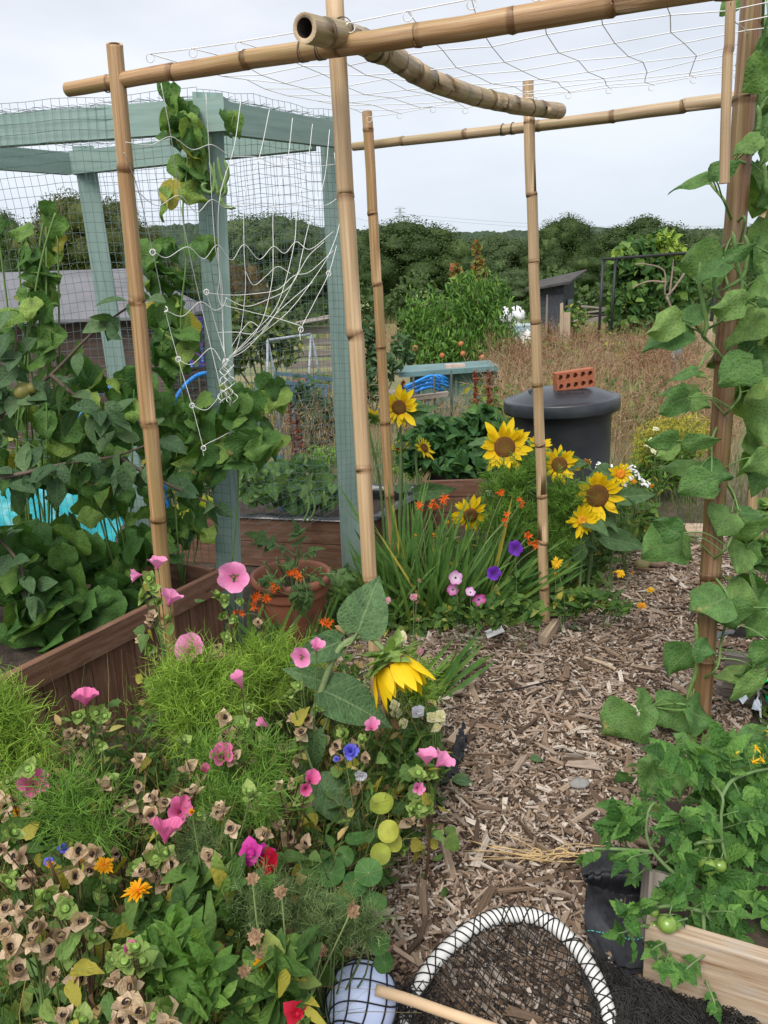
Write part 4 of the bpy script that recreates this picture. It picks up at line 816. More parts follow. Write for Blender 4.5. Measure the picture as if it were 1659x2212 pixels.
# white and grey odds and ends left of the box
for i, (u, v, Y, sz) in enumerate(((855, 862, 8.6, (.35, .2, .05)), (890, 868, 8.5, (.45, .15, .04)), (845, 850, 9., (.25, .2, .06)), (910, 858, 8.4, (.6, .06, .04)))):
    mb = MB(); a = at(u, v, Y); d = unit(A3(1, .3*math.sin(i*2), .12)); mb.bar(a - d*sz[0]/2, a + d*sz[0]/2, sz[1], sz[2], jit=.01)
    tag(mb.build('scrap_board', M_gry, smooth=False), ['flat grey board lowest in the scrap heap left of the box', 'longer grey board leaning in the scrap heap', 'short grey board at the back of the scrap heap', 'narrow pale batten resting against the green box corner'][i], 'board')
# pallet bin
def pallet_bin():
    Y = 12.5; p = [gy(612, Y), gy(722, Y)]; top = at(660, 712, Y)[2]; t = thing('pallet_bin', 'compost bin of grey weathered pallets behind the wire netting', 'compost bin', (p[0] + p[1])/2)
    for i in range(6): m_ = MB(); z = .1 + (top - .12)*i/5; m_.bar(p[0] + A3(0, 0, z), p[1] + A3(0, 0, z), .02, .11, jit=.008); m_.build('slat', M_gry, t, smooth=False)
    for i in range(4): m_ = MB(); q = p[0] + (p[1] - p[0])*i/3 + A3(0, .06, 0); m_.bar(q, q + A3(0, 0, top + .04*(i % 2)), .09, .09, jit=.008); m_.build('post', M_gry, t, smooth=False)
    m_ = MB(); m_.bar(p[0] + A3(-.25, -.1, top + .03), p[1] + A3(.1, .0, top + .18), .35, .04, jit=.01); m_.bar(p[0] + A3(-.1, .4, top + .05), p[1] + A3(.1, .5, top + .2), .3, .04, jit=.01); m_.build('top_board', M_gry, t, smooth=False)
pallet_bin()
def aframe():
    Y = 9.5; t = thing('metal_trestle', 'grey tubular metal trestle frame behind the wire netting', 'trestle', gy(630, Y)); M = plain('galvanised_tube', (.30, .34, .38), .4, .2)
    tops = [at(578, 735, Y), at(672, 722, Y)]
    m_ = MB(); m_.tube(tops, .017, 8); m_.build('top_tube', M, t)
    for tp, us in ((tops[0], (560, 600)), (tops[1], (648, 700))):
        for u in us: m_ = MB(); m_.tube([tp, gy(u, Y + (.2 if u in us[1:] else -.2))], .015, 8); m_.build('leg', M, t)
aframe()
def bench():
    Y = 6.8; M = plain('blue_grey_paint', (.10, .17, .22), .6, .25, 6); a, b_ = at(552, 820, Y), at(735, 838, Y + .4); t = thing('bench_frame', 'blue grey painted bench frame low among the weeds behind the netting', 'bench', a*[1, 1, 0])
    m_ = MB(); m_.bar(a, b_, .05, .035); m_.build('rail', M, t, smooth=False); m_ = MB(); m_.bar(a + A3(.1, .5, 0), b_ + A3(.1, .5, 0), .05, .035); m_.build('rail', M, t, smooth=False)
    for f in (.02, .42, .8):
        for o in (0, .5): m_ = MB(); q = a + (b_ - a)*f + A3(.1*o*2, o, -.018); m_.bar(q, q*[1, 1, 0], .05, .05, up=(0, 1, 0)); m_.build('leg', M, t, smooth=False)
bench()
b0 = gy(545, 9.6); t = thing('bucket', 'pale grey bucket standing on the ground behind the netting', 'bucket', b0); m_ = MB(); zt = at(545, 842, 9.6)[2]; m_.lathe(b0, [(.001, .0), (.11, .0), (.15, zt), (.16, zt), (.16, zt + .02), (.14, zt + .02), (.10, .03), (.001, .03)], 24); m_.build('body', plain('grey_plastic', (.30, .33, .36), .5), t)
m_ = MB(); c = at(650, 812, 12.2); m_.lathe(c*[1, 1, 0], [(.17, 0), (.16, c[2] - .05), (.13, c[2] - .01), (.05, c[2] + .02), (.001, c[2] + .02)], 24); tag(m_.build('flower_pot', M_terra), 'upturned terracotta pot on the ground behind the blue bench frame', 'flower pot')
# hoops of blue water pipe over the bed
for (pts, lb_) in (([(342, 1010, 4.7), (356, 930, 4.7), (375, 870, 4.7), (410, 822, 4.75), (450, 806, 4.8), (500, 826, 4.8), (545, 880, 4.8), (585, 950, 4.8), (606, 1030, 4.8)], 'blue pipe hoop arching behind the middle green post'), ([(105, 1060, 5.3), (150, 940, 5.3), (215, 850, 5.3), (275, 838, 5.3), (325, 900, 5.3), (350, 985, 5.3)], 'second blue pipe hoop, mostly hidden behind the left beans')):
    mb = MB(); P = [at(*p) for p in pts]; P = [P[0]*[1, 1, 0]] + P + [P[-1]*[1, 1, 0]]; mb.tube(curve(P, 60), .0135, 9); tag(mb.build('pipe_hoop', M_blue), lb_, 'pipe hoop')
# turquoise sheet and the paddling things behind the left beans
mb = MB(); k = 14; a, b_ = at(-60, 1110, 4.3), at(262, 1100, 4.5); X = np.array([[a + (b_ - a)*(j/k) + A3(.03*math.sin(i*2 + j), .05*math.sin(j*1.3 + i) - .25 + .28*i/6, -.30 + .46*i/6 + .015*math.sin(j*.9)) for j in range(k + 1)] for i in range(7)]); mb.grid(X)
X2 = X + A3(0, .02, 0); mb.grid(X2[:, ::-1]); tag(mb.build('cloche_sheet', plain('turquoise_sheet', (.03, .42, .48), .35, .2, 6)), 'bright turquoise sheet behind the dark bean leaves at the left', 'sheet')
# windsock, patterned
def windsock():
    Y = 5.2; c = at(413, 685, Y); t = thing('windsock', 'limp blue and purple spotted windsock behind the middle green post', 'windsock', c); m, n_, N, L, b = mat('spotted_cloth'); tc = N.new('ShaderNodeTexCoord'); vo = N.new('ShaderNodeTexVoronoi'); vo.inputs['Scale'].default_value = 30; L.new(tc.outputs['Object'], vo.inputs['Vector'])
    r = ramp(N, [(.0, (.75, .75, .8)), (.28, (.02, .15, .5)), (.5, (.03, .05, .3)), (.8, (.22, .06, .30))]); L.new(vo.outputs['Distance'], r.inputs[0]); L.new(r.outputs[0], b.inputs['Base Color'])
    m_ = MB(); zs = np.linspace(0, -.32, 9); th = np.linspace(0, 2*math.pi, 17); m_.grid(np.array([[c + A3((.07 + .018*math.sin(3*q + z*12))*math.cos(q)*(1 + z*.5), .05*math.sin(q), z) for q in th] for z in zs])); m_.build('sock', m, t)
    m_ = MB(); m_.tube([at(420, 650, Y), at(418, 690, Y), A3(at(416, 700, Y)[0], Y, 0)], .006, 6); m_.build('stick', M_gry, t)
windsock()
# black metal frame over the vine
def metal_frame():
    M = plain('black_metal', (.02, .022, .024), .45, .2); Y = 19.; t = thing('climbing_support', 'tall black metal frame with the vine growing beside it', 'frame', gy(1300, Y)); f0, f1 = at(1303, 560, Y), at(1562, 541, Y - 3.); k0 = at(1355, 556, Y + 1.6)
    m_ = MB(); m_.tube([f0, f1], .035, 6); m_.build('top_bar', M, t); m_ = MB(); m_.tube([f0, k0, k0 + (f1 - f0)*.6], .03, 6); m_.build('top_bar', M, t)
    for a, u in ((f0, 1294), (at(1330, 560, Y + .8), 1320), (at(1363, 566, Y + 1.5), 1335), (at(1357, 562, Y + 1.4), 1352), (f1, 1528)):
        m_ = MB(); m_.tube([a, gy(u, a[1], -.1)], .035, 6); m_.build('leg', M, t)
metal_frame()
for i, (u, v0, v1, Y, w, lb_) in enumerate(((1225, 675, 742, 17, .13, 'pale split timber post in the dry grass below the dark shed'), (1213, 655, 735, 17.5, .08, 'thin grey post left of the pale split timber post'), (1533, 695, 790, 12, .07, 'pale narrow post right of the vine, among the dry grass'), (1313, 760, 800, 12, .09, 'short weathered stump of a post in the brown grass'))):
    mb = MB(); a = at(u, v0, Y); mb.bar(gy(u + 2, Y, -.1), a, w, w*.7, up=(0, 1, 0), jit=.006); tag(mb.build('wooden_post', M_pale, smooth=False), lb_, 'post')
mb = MB(); a = at(1463, 742, 10.5); mb.bar(gy(1472, 10.5), a, .14, .05, up=(0, 1, 0)); tag(mb.build('wooden_post', plain('slate_paint', (.10, .16, .18), .6)), 'slate blue painted board standing upright in the dry grass', 'post')
# heap of old timber below the shed
for i in range(7):
    mb = MB(); a = at(1275 + i*7, 688 - (i % 4)*8, 21); d = unit(A3(1, .5*math.sin(i*2.), .12*math.cos(i*3.))); mb.bar(a - d*.5, a + d*.55, .14, .04, jit=.01); tag(mb.build('old_board', M_gry, smooth=False), 'old grey board in the timber heap beyond the black frame', 'board', 'boards of the timber heap')
# plank edging across the end of the path, potatoes left on the chips
mb = MB(); a, b_ = gr(1478, 1146, .03), gr(1640, 1150, .03); mb.bar(a, b_, .16, .05, jit=.003); tag(mb.build('plank', M_pale, smooth=False), 'pale flat plank lying across the far end of the path', 'plank')
for i, (u, v, r, sq, lb_) in enumerate(((1386, 1225, .042, (1.1, .9, .75), 'greenish potato nearest the flower bed edge'), (1402, 1218, .040, (1, 1, .8), 'middle potato of the three on the chips'), (1418, 1221, .046, (1.15, .9, .75), 'browner potato on the right of the three'))):
    c = gr(u, v, .03)
    mb = MB(); th, ph = np.meshgrid(np.linspace(0, 2*math.pi, 17), np.linspace(.02, math.pi - .02, 10)); rr = r*(1 + .06*np.sin(th*2 + i) + .05*np.cos(ph*3)); mb.grid(np.stack([c[0] + rr*np.cos(th)*np.sin(ph)*sq[0], c[1] + rr*np.sin(th)*np.sin(ph)*sq[1], .05 + rr*np.cos(ph)*sq[2]], 2)); tag(mb.build('potato', plain('potato_skin', (.20, .17, .075) if i < 2 else (.23, .16, .11), .7, .3, 18)), lb_, 'potato')
# bed edging: grey timber lengths half buried along the beds
for i, (u0, v0, u1, v1, lb_) in enumerate(((1170, 1388, 1202, 1350, 'grey split timber edging at the foot of the slim pale bamboo'), (1290, 1262, 1335, 1206, 'grey timber edging along the far flower bed beside the potatoes'), (978, 1615, 1004, 1580, 'short pale timber block at the corner of the near flower bed'))):
    mb = MB(); mb.bar(gr(u0, v0, .025), gr(u1, v1, .03), .035, .06, jit=.004); tag(mb.build('edging_board', M_pale, smooth=False), lb_, 'edging')
mb = MB()
for j in range(3):
    P = [gr(*q, .02) for q in ((1000, 1585), (985, 1630), (968, 1670), (945, 1705))]; c = curve(P, 26); mb.grid(np.array([c + A3(-.012 + .006*j, 0, .03) + rng.normal(0, .004, c.shape), c + A3(.002 + .006*j, 0, .045 - .01*j) + rng.normal(0, .006, c.shape), c + A3(.016 + .005*j, 0, .01) + rng.normal(0, .005, c.shape)]))
tag(mb.build('weed_fabric', plain('black_fabric', (.012, .013, .016), .5, .4, 10)), 'crumpled strip of black weed fabric edging the near flower bed', 'fabric')
# dry straw-coloured stalks on the chips, and the brown twig
mb = MB(); c0 = gr(1185, 1853, .03)
for i in range(30):
    a = rng.normal(0, .5) + (math.pi if rng.random() < .5 else 0); d = A3(math.cos(a)*1, math.sin(a)*.45, .05); l = U(.06, .24); mb.tube(curve([c0 + rng.normal(0, .012, 3)*[1, 1, .4], c0 + d*l*.5 + rng.normal(0, .012, 3)*[1, 1, .3] + A3(0, 0, .012), c0 + d*l + rng.normal(0, .02, 3)*[1, 1, .1]], 7), U(.0008, .0026), 4)
tag(mb.build('dried_stalks', plain('straw', (.50, .36, .18), .7, .2, 20)), 'bundle of dry straw coloured stalks and roots lying on the wood chips', 'stalks')
for i, (q, r, lb_) in enumerate(((((1390, 1316), (1430, 1312), (1475, 1312), (1518, 1322)), .006, 'dark brown twig lying across the path beside the thick bamboo'), (((1075, 1495), (1110, 1490), (1160, 1478), (1200, 1468)), .003, 'thin black string lying across the path'), (((1262, 1420), (1300, 1432), (1330, 1446)), .008, 'pale split stick on the path'))):
    mb = MB(); mb.tube(curve([gr(u, v, .032) for u, v in q], 12), r, 6); tag(mb.build('twig', [M_bark, M_blk, M_pale][i]), lb_, 'twig')
# plant markers with handwriting
def text(s, M, c, size, parent, m, name='handwriting'):
    cu = bpy.data.curves.new(name, 'FONT'); cu.body = s; cu.size = size; cu.align_x = 'CENTER'; cu.align_y = 'CENTER'; cu.extrude = .0002; cu.shear = .35
    o0 = bpy.data.objects.new('tmp', cu); COL.objects.link(o0); me = bpy.data.meshes.new_from_object(o0.evaluated_get(bpy.context.evaluated_depsgraph_get())); bpy.data.objects.remove(o0)
    me.materials.clear(); me.materials.append(m); o = bpy.data.objects.new(name, me); COL.objects.link(o); place(o, c, parent); o.rotation_euler = Matrix(np.asarray(M).tolist()).to_euler(); return o
M_ink = plain('ink', (.01, .01, .012), .6, .1)
def marker(u, v, wv, s, lb_, tilt):
    c = gr(u, v, .055); n_ = unit(A3(-.1, -.75, .75)); x = unit(A3(math.cos(tilt), .15, math.sin(tilt))); x = unit(x - n_*np.dot(x, n_)); y = np.cross(n_, x); mb = MB(); mb.box(c, (wv, .038, .0016), np.array([x, y, n_])); o = mb.build('plant_marker', M_white, smooth=False); tag(o, lb_, 'plant marker'); text(s, np.stack([x, y, n_], 1), c + n_*.0012 + y*.006, .021, o, M_ink)
marker(1068, 1364, .085, 'Roxy Clem', 'white plant marker with dark handwriting lying at the edge of the far flower bed', .35)
marker(705, 1846, .05, 'Dwarf', 'small white plant marker tilted among the nasturtium leaves', .7)
# right: back planter, grey plastic, pinwheel
k0, k1 = gr(1572, 1408, .22), gr(1800, 1440, .22)
t = thing('raised_planter', 'low weathered planter behind the thick bamboo at the right edge', 'planter', k0*[1, 1, 0])
for i in range(3): m_ = MB(); m_.bar(k0 - A3(0, 0, .04 + .072*i), k1 - A3(0, 0, .04 + .072*i), .035, .068, jit=.004); m_.build('plank', M_gry, t, smooth=False)
m_ = MB(); k2, k3 = gr(1545, 1490, .03), gr(1800, 1530, .03); m_.bar(k2, k3, .05, .07, jit=.004); tag(m_.build('timber_beam', M_gry, smooth=False), 'old grey timber lying on the ground before the right rear planter', 'timber')
mb = MB(); a = at(1582, 1388, k0[1] + .02); X = np.array([[a + A3(.02*j*1.2 + .01*math.sin(i), .03*i + .012*math.sin(j*1.9 + i), .06 - .018*i + .02*math.sin(j*1.2) - .02*abs(j - 4)*.3) for j in range(9)] for i in range(6)]); mb.grid(X); mb.grid(X[::-1] - A3(0, 0, .004)); tag(mb.build('plastic_sheet', plain('grey_plastic_sheet', (.20, .22, .26), .3, .25, 9)), 'crumpled grey plastic sheet draped on the right rear planter', 'plastic sheet')
def pinwheel():
    c = gr(1638, 1485, .12); fc = unit(A3(-.25, -.8, .5)); t = thing('pinwheel', 'shiny green and silver foil pinwheel on a white stick at the right edge', 'pinwheel', c*[1, 1, 0]); M = rot_z_to(fc, .3)
    g_ = plain('green_foil', (.0, .22, .06), .12, .1, metal=1.); s_ = plain('silver_foil', (.75, .78, .8), .1, .1, metal=1.)
    for i in range(8):
        a = i*math.pi/4; rx_ = lambda r, q, z: c + M @ A3(r*math.cos(a + q), r*math.sin(a + q), z); R_ = .085
        V = [rx_(.002, 0, .002), rx_(R_*.55, .12, .03), rx_(R_, .2, .010), rx_(R_*1.02, .62, .0), rx_(R_*.6, .75, -.004), rx_(R_*.3, .5, .006)]
        m_ = MB(); m_.add(V, [(0, 1, 2, 5), (5, 2, 3, 4)]); m_.build('vane', s_ if i in (4, 5) else g_, t, smooth=False)
    m_ = MB(); m_.lathe(c + fc*.014, [(.001, .006), (.008, .004), (.009, 0), (.001, -.004)], 14, 0, M.T); m_.build('hub', M_white, t)
    m_ = MB(); m_.tube([gr(1644, 1560, 0), c - fc*.01], .0042, 8); m_.build('stick', M_white, t)
pinwheel()
# front right: low planter of pale timber with a stake, weed fabric folded over the path edge
ZT = .20; f0, f1 = gr(1396, 1990, ZT), gr(1700, 2078, ZT); fd = unit(f1 - f0); f1 = f0 + fd*.75
t = thing('raised_planter', 'low planter of pale sun bleached timber with tomato plants, nearest at the lower right', 'planter', f0*[1, 1, 0])
m_ = MB(); m_.bar(f0 - A3(0, 0, .095), f1 - A3(0, 0, .095), .045, .19, jit=.003); m_.build('plank', M_pale, t, smooth=False)
fb = f0 + np.cross(A3(0, 0, 1), fd)*.55; m_ = MB(); m_.bar(f0 + fd*.03 + unit(fb - f0)*.03 - A3(0, 0, .14), fb + fd*.03 - A3(0, 0, .14), .03, .12, jit=.003); m_.build('plank', M_blk, t, smooth=False)
m_ = MB(); m_.add([f0 - A3(0, 0, .06), f1 - A3(0, 0, .06), f1 + (fb - f0) - A3(0, 0, .06), fb - A3(0, 0, .06)], [(0, 1, 2, 3)]); m_.build('compost', M_soil, t)
m_ = MB(); sb = gr(1408, 2080, 0); st_ = at(1422, 1882, sb[1] + .10); m_.bar(sb, st_, .07, .05, up=(0, 1, 0), jit=.003); tag(m_.build('wooden_stake', M_gry, smooth=False), 'weathered square stake with a rounded top at the corner of the tomato planter', 'stake')
def fabric():
    mb = MB(); uv = [[(1255, 1868), (1290, 1835), (1340, 1828), (1400, 1840)], [(1262, 1890), (1300, 1880), (1345, 1880), (1398, 1890)], [(1268, 1900), (1300, 1915), (1345, 1925), (1396, 1925)], [(1262, 1960), (1300, 1970), (1345, 1975), (1400, 1972)], [(1268, 2010), (1310, 2022), (1350, 2030), (1396, 2030)], [(1290, 2060), (1320, 2078), (1355, 2090), (1395, 2085)]]
    hz = [.10, .15, .045, .05, .05, .035]
    R_ = [curve([gr(u, v, h + .012*math.sin(u*.1 + v)) for u, v in row], 20) for row, h in zip(uv, hz)]; X = np.array(R_); k = X.shape[1]
    Y_ = np.array([curve(X[:, j], 30) for j in range(k)]).transpose(1, 0, 2); Y_ = Y_ + rng.normal(0, .0022, Y_.shape); mb.grid(Y_); mb.grid(Y_[:, ::-1] - A3(0, .004, .012))
    m, n_, N, L, b = mat('woven_fabric'); tc = N.new('ShaderNodeTexCoord'); f = noise(N, L, tc.outputs['Object'], 25, 4); r = ramp(N, [(.3, (.020, .021, .026)), (.7, (.045, .047, .056))]); L.new(f, r.inputs[0]); L.new(r.outputs[0], b.inputs['Base Color']); b.inputs['Roughness'].default_value = .6; w_ = N.new('ShaderNodeTexWave'); w_.inputs['Scale'].default_value = 160; L.new(tc.outputs['Object'], w_.inputs['Vector']); bp = N.new('ShaderNodeBump'); bp.inputs['Strength'].default_value = .3; bp.inputs['Distance'].default_value = .003; L.new(w_.outputs['Fac'], bp.inputs['Height']); L.new(bp.outputs[0], b.inputs['Normal'])
    o = tag(mb.build('weed_fabric', m), 'folded sheet of black woven weed fabric with turquoise stitch lines, beside the tomatoes', 'fabric')
    m_ = MB(); Mt = plain('turquoise_thread', (.10, .48, .42), .6)
    for row in (11, 24):
        P = Y_[row] + A3(0, -.002, .006)
        for j in range(0, len(P) - 1, 1): m_.tube([P[j], P[j]*.45 + P[j + 1]*.55], .0016, 4)
    m_.build('stitching', Mt, o)
fabric()
# goal hoop of white pipe with black net, ball and stick
def goal():
    hp = [(845, 2300, .02), (880, 2190, .05), (930, 2090, .09), (1000, 2020, .12), (1060, 1985, .135), (1120, 1976, .14), (1180, 1990, .135), (1235, 2035, .12), (1280, 2100, .10), (1312, 2180, .07), (1325, 2260, .04), (1328, 2330, .02)]
    P = np.array([gr(u, v, z) for u, v, z in hp]); c = curve(P, 80); t = thing('goal_net', 'white plastic hoop with black netting wrapped round it, lying on the wood chips', 'net', c.mean(0)*[1, 1, 0])
    m_ = MB(); m_.tube(c, .0175, 16); m_.build('hoop', plain('grey_white_tube', (.62, .62, .60), .45, .12, 9), t)
    Mn = plain('black_net', (.012, .011, .010), .7, .3); g = np.random.default_rng(2)
    m_ = MB()   # net wound around the hoop: two families of spirals
    tt = unit(np.gradient(c, axis=0)); a_ = unit(np.cross(tt, A3(0, 0, 1))); b_ = np.cross(tt, a_)
    for sgn, n, o in ((1, 19, 0.), (1, 19, 2.1), (1, 19, 4.2), (-1, 13, .4), (-1, 9, 3.6)):
        s_ = np.linspace(0, 1, 420); idx = s_*(len(c) - 1); P2 = np.stack([np.interp(idx, np.arange(len(c)), c[:, i]) for i in range(3)], 1); A2 = np.stack([np.interp(idx, np.arange(len(c)), a_[:, i]) for i in range(3)], 1); B2 = np.stack([np.interp(idx, np.arange(len(c)), b_[:, i]) for i in range(3)], 1); q = sgn*s_*n*2*math.pi + o
        m_.tube(P2 + .0185*(A2*np.cos(q)[:, None] + B2*np.sin(q)[:, None]), .0017, 4)
    m_.build('wrapped_cord', Mn, t)
    def lattice(name, fn, na, nb, r, th=t, j=.0012, k=3):
        """diamond mesh over the surface fn(a, b), a and b from 0 to 1"""
        m_ = MB(); K = np.array([[fn(a/na, b/nb) + g.normal(0, j, 3) for b in range(nb + 1)] for a in range(na + 1)])
        for i0 in range(-nb, na + 1):
            for fl in (0, 1):
                L_ = [K[i0 + q, (q if not fl else nb - q)] for q in range(nb + 1) if 0 <= i0 + q <= na]
                if len(L_) > 1: m_.tube(np.array(L_), r, k, cap=False)
        return m_.build(name, Mn, th, smooth=False)
    hull = [tuple(q[:2]) for q in c]      # square mesh stretched flat inside the hoop
    def zin(P): d = np.linalg.norm(P[:, None, :2] - c[None, :, :2], axis=2).min(1); return np.interp(P[:, 1], [c[0, 1], c[:, 1].max()], [.035, .15]) - np.minimum(.05, d*.35) + .004*np.sin(P[:, 0]*60)*np.sin(P[:, 1]*47)
    for nm, ang, sp, r_, dz in (('net', .95, .0135, .0013, 0), ('net', -.35, .022, .0012, -.018)):
        m_ = MB(); co, si = math.cos(ang), math.sin(ang)
        for fl in (0, 1):
            e1, e2 = (A3(co, si), A3(-si, co)) if not fl else (A3(-si, co), A3(co, si))
            for k_ in np.arange(-1.2, 2.4, sp):
                s2 = np.arange(-1.2, 2.4, .012); P = k_*e2 + s2[:, None]*e1 + e2*(.004*np.sin(s2*31 + k_*50))[:, None]; ok = in_poly(P, hull)
                if ok.sum() < 3: continue
                idx = np.where(ok)[0]
                for seg in np.split(idx, np.where(np.diff(idx) > 1)[0] + 1):
                    if len(seg) > 2: m_.tube(np.c_[P[seg], zin(P[seg]) + dz], r_, 3, cap=False)
        m_.build(nm, Mn, t, smooth=False)
    ev = lambda C_, s_: np.array([np.interp(s_*(len(C_) - 1), np.arange(len(C_)), C_[:, i]) for i in range(3)])
    # bunched net trailing to the right, under the planter
    e0 = np.array([gr(u, v, z) for u, v, z in ((1262, 2070, .09), (1330, 2105, .07), (1440, 2150, .05), (1560, 2190, .03), (1700, 2222, .02))]); e1 = np.array([gr(u, v, z) for u, v, z in ((1330, 2330, .03), (1420, 2340, .03), (1500, 2350, .03), (1600, 2350, .02), (1700, 2350, .02))]); c0, c1 = curve(e0, 30), curve(e1, 30)
    for q in range(5):
        f3 = lambda a, b, q=q: ev(c0, a)*(1 - b) + ev(c1, a)*b + A3(0, 0, .014*math.sin(a*21 + q) + .012*math.sin(b*16 + q*2) + .004*q) + A3(.02*math.sin(b*9 + q), .02*math.sin(a*13 + q), 0)
        lattice('bunched_net', f3, 62, 36, .0012, j=.002)
    e4 = np.array([gr(u, v, z) for u, v, z in ((700, 2150, .05), (770, 2090, .06), (840, 2100, .05), (900, 2120, .06))])
    # the ball, a net over it
    bc_ = gr(781, 2164, .10); R_ = .080
    def ballp(r): th, ph = np.meshgrid(np.linspace(0, 2*math.pi, 41), np.linspace(.01, math.pi - .01, 24)); return np.stack([bc_[0] + r*np.cos(th)*np.sin(ph), bc_[1] + r*np.sin(th)*np.sin(ph), bc_[2] + r*np.cos(ph)], 2)
    m_ = MB(); m_.grid(ballp(R_)); tag(m_.build('ball', plain('pale_blue_ball', (.50, .58, .80), .38, .06, 4)), 'pale blue ball caught under the black net at the bottom', 'ball')
    m_ = MB(); vd = unit(CP - bc_); Mx = rot_z_to(unit(vd + A3(.1, .2, .5)), .4)
    for i in range(-3, 4):
        for fl in (0, 1):
            o_ = i*.68 + .2; q = np.linspace(-1.6, 1.6, 30); x = (q + o_*.5) if fl else (q - o_*.5)*1; a1 = q*.62 + o_*.55; b1 = (q*.62 - o_*.55)*(1 if fl else -1)
            d = np.stack([np.sin(a1), np.sin(b1)*np.cos(a1), np.cos(a1)*np.cos(b1)], 1); ok = np.arccos(np.clip(d[:, 2], -1, 1)) < 1.75
            if ok.sum() > 3: m_.tube((bc_ + (R_ + .0022)*(d @ Mx.T))[ok], .0019, 4)
    m_.build('ball_net', Mn, t)
    f5 = lambda a, b: gr(740 + 190*a, 2085 + 150*b + 40*math.sin(a*3), .02 + .05*math.sin(a*math.pi)*(1 - b) + .05*a); lattice('loose_net', f5, 26, 16, .0014, j=.006)
    m_ = MB(); m_.tube(curve([gr(812, 2138, .17), gr(880, 2158, .15), gr(960, 2186, .12), gr(1120, 2240, .08)], 14), .0115, 12); tag(m_.build('wooden_stick', plain('pale_wood', (.62, .44, .27), .55, .15, 6)), 'smooth pale wooden stick lying over the ball and the white hoop', 'stick')
goal()
# ------------------------------------------------------------------ plant helpers
def cloud(mb, blobs, tm, size, n, mi=None, dirb=(0, -.1, -.7), nb=(0, -.7, .6), spread=.7, nspread=.5, lat=None):
    """leaves filled into blobs (u, v, ru, rv, Y[, rY]): pixel centre and half sizes at distance Y"""
    w = np.array([b[2]*b[3] for b in blobs], float); cnt = np.maximum(1, (n*w/w.sum()).astype(int)); tms = tm if isinstance(tm, list) else [tm]; AP = []
    for b, k in zip(blobs, cnt):
        c = at(b[0], b[1], b[4]); s_ = np.linalg.norm(c - CP)/FPX; q = rdir(k)*(U(0, 1, k)**.4)[:, None]
        P = c + q*np.array([b[2]*s_, b[5] if len(b) > 5 else b[2]*s_*.7, b[3]*s_*1.05]); AP.append(P)
    P = np.concatenate(AP); k = len(P); d = np.array([dirb]) + rng.normal(0, spread, (k, 3)); nn = np.array([nb]) + rng.normal(0, nspread, (k, 3)); sz = U(size[0], size[1], k)
    which = rng.integers(0, len(tms), k)
    for i, t_ in enumerate(tms):
        m = which == i; F = frames(d[m], nn[m], sz[m]*U(.85, 1.1, m.sum()), sz[m], sz[m]); mb.scatter(t_, F, P[m] - unit(d[m])*sz[m][:, None]*.4, mi)
    return P
def stems(mb, base, pts, r=.003, mi=0, sag=.15, n=8, r1=None):
    for p in pts:
        p = np.asarray(p, float); m = base*.5 + p*.5; m = m + A3(0, 0, sag*np.linalg.norm(p - base)) + rng.normal(0, .01, 3); mb.tube(curve([base, m, p], n), np.linspace(r, r1 or r*.6, len(curve([base, m, p], n))), 5, mi, cap=False)
def threads(mb, P, D, ln, w, bend=.25, mi=0, up=(0, 0, 1)):
    V, Q, UVs, tm, _ = thread_t(3, bend); k = len(P); ln = np.broadcast_to(ln, (k,))
    Vb = V.copy(); F = frames(D, np.array([up]) + rng.normal(0, .4, (k, 3)), np.full(k, w), ln, np.full(k, w))
    X = np.einsum('kij,nj->kni', F, V); t2 = (V[:, 1]**2); X = X + (rng.normal(0, bend, (k, 1, 3))*ln[:, None, None])*t2[None, :, None]
    n = len(V); QQ = (Q[None] + (np.arange(k)*n)[:, None, None]).reshape(-1, 4)
    mb.add((X + np.asarray(P)[:, None]).reshape(-1, 3), QQ, None, mi, np.tile(UVs, (k, 1)))
def feathery(mb, P, D, ln, per=10, w=.0014, tl=.045):
    """thread-leaved leaves: a rib along D with pairs of threads"""
    k = len(P); D = unit(D); ln = np.broadcast_to(ln, (k,)); threads(mb, P, D, ln, w*1.1, .12)
    f = np.tile(np.linspace(.12, .95, per), k); idx = np.repeat(np.arange(k), per); sd_ = rdir(k*per); sd_ = unit(np.cross(D[idx], sd_)); dd = unit(D[idx]*.75 + sd_)
    threads(mb, P[idx] + D[idx]*(ln[idx]*f)[:, None], dd, tl*U(.5, 1.25, k*per)*(1.15 - f*.6), w, .18)
def leafpx(mb, b, t_, Y, wid=1., tm=None, Yt=None, roll=0., up=.35, mi=None):
    """one leaf laid from pixel b (stalk) to pixel t_ (tip), facing the viewer more or less"""
    tm = tm if tm is not None else TBV[rng.integers(0, 7)]
    p, q = at(*b, Y), at(*t_, Y - .02 + rng.normal(0, .02) if Yt is None else Yt); L_ = np.linalg.norm(q - p); n_ = unit(CP - p) + A3(0, 0, up) + rng.normal(0, .22, 3)
    if roll: n_ = n_ + np.cross(unit(q - p), n_)*roll
    mb.scatter(tm, frames((q - p)[None], n_[None], L_*wid, L_, L_), p[None], mi); return p
def petalring(n, L_, w, tm, tilt, seed=0, jit=.12, scale=.12):
    g = np.random.default_rng(seed); a = np.arange(n)/n*2*math.pi + g.normal(0, jit, n); el = tilt + g.normal(0, .17, n); d = np.stack([np.cos(a)*np.cos(el), np.sin(a)*np.cos(el), np.sin(el)], 1); nn = np.stack([-np.cos(a)*np.sin(el), -np.sin(a)*np.sin(el), np.cos(el)], 1)
    l = L_*(1 + g.normal(0, scale, n)); return frames(d, nn, l*w, l, l), d
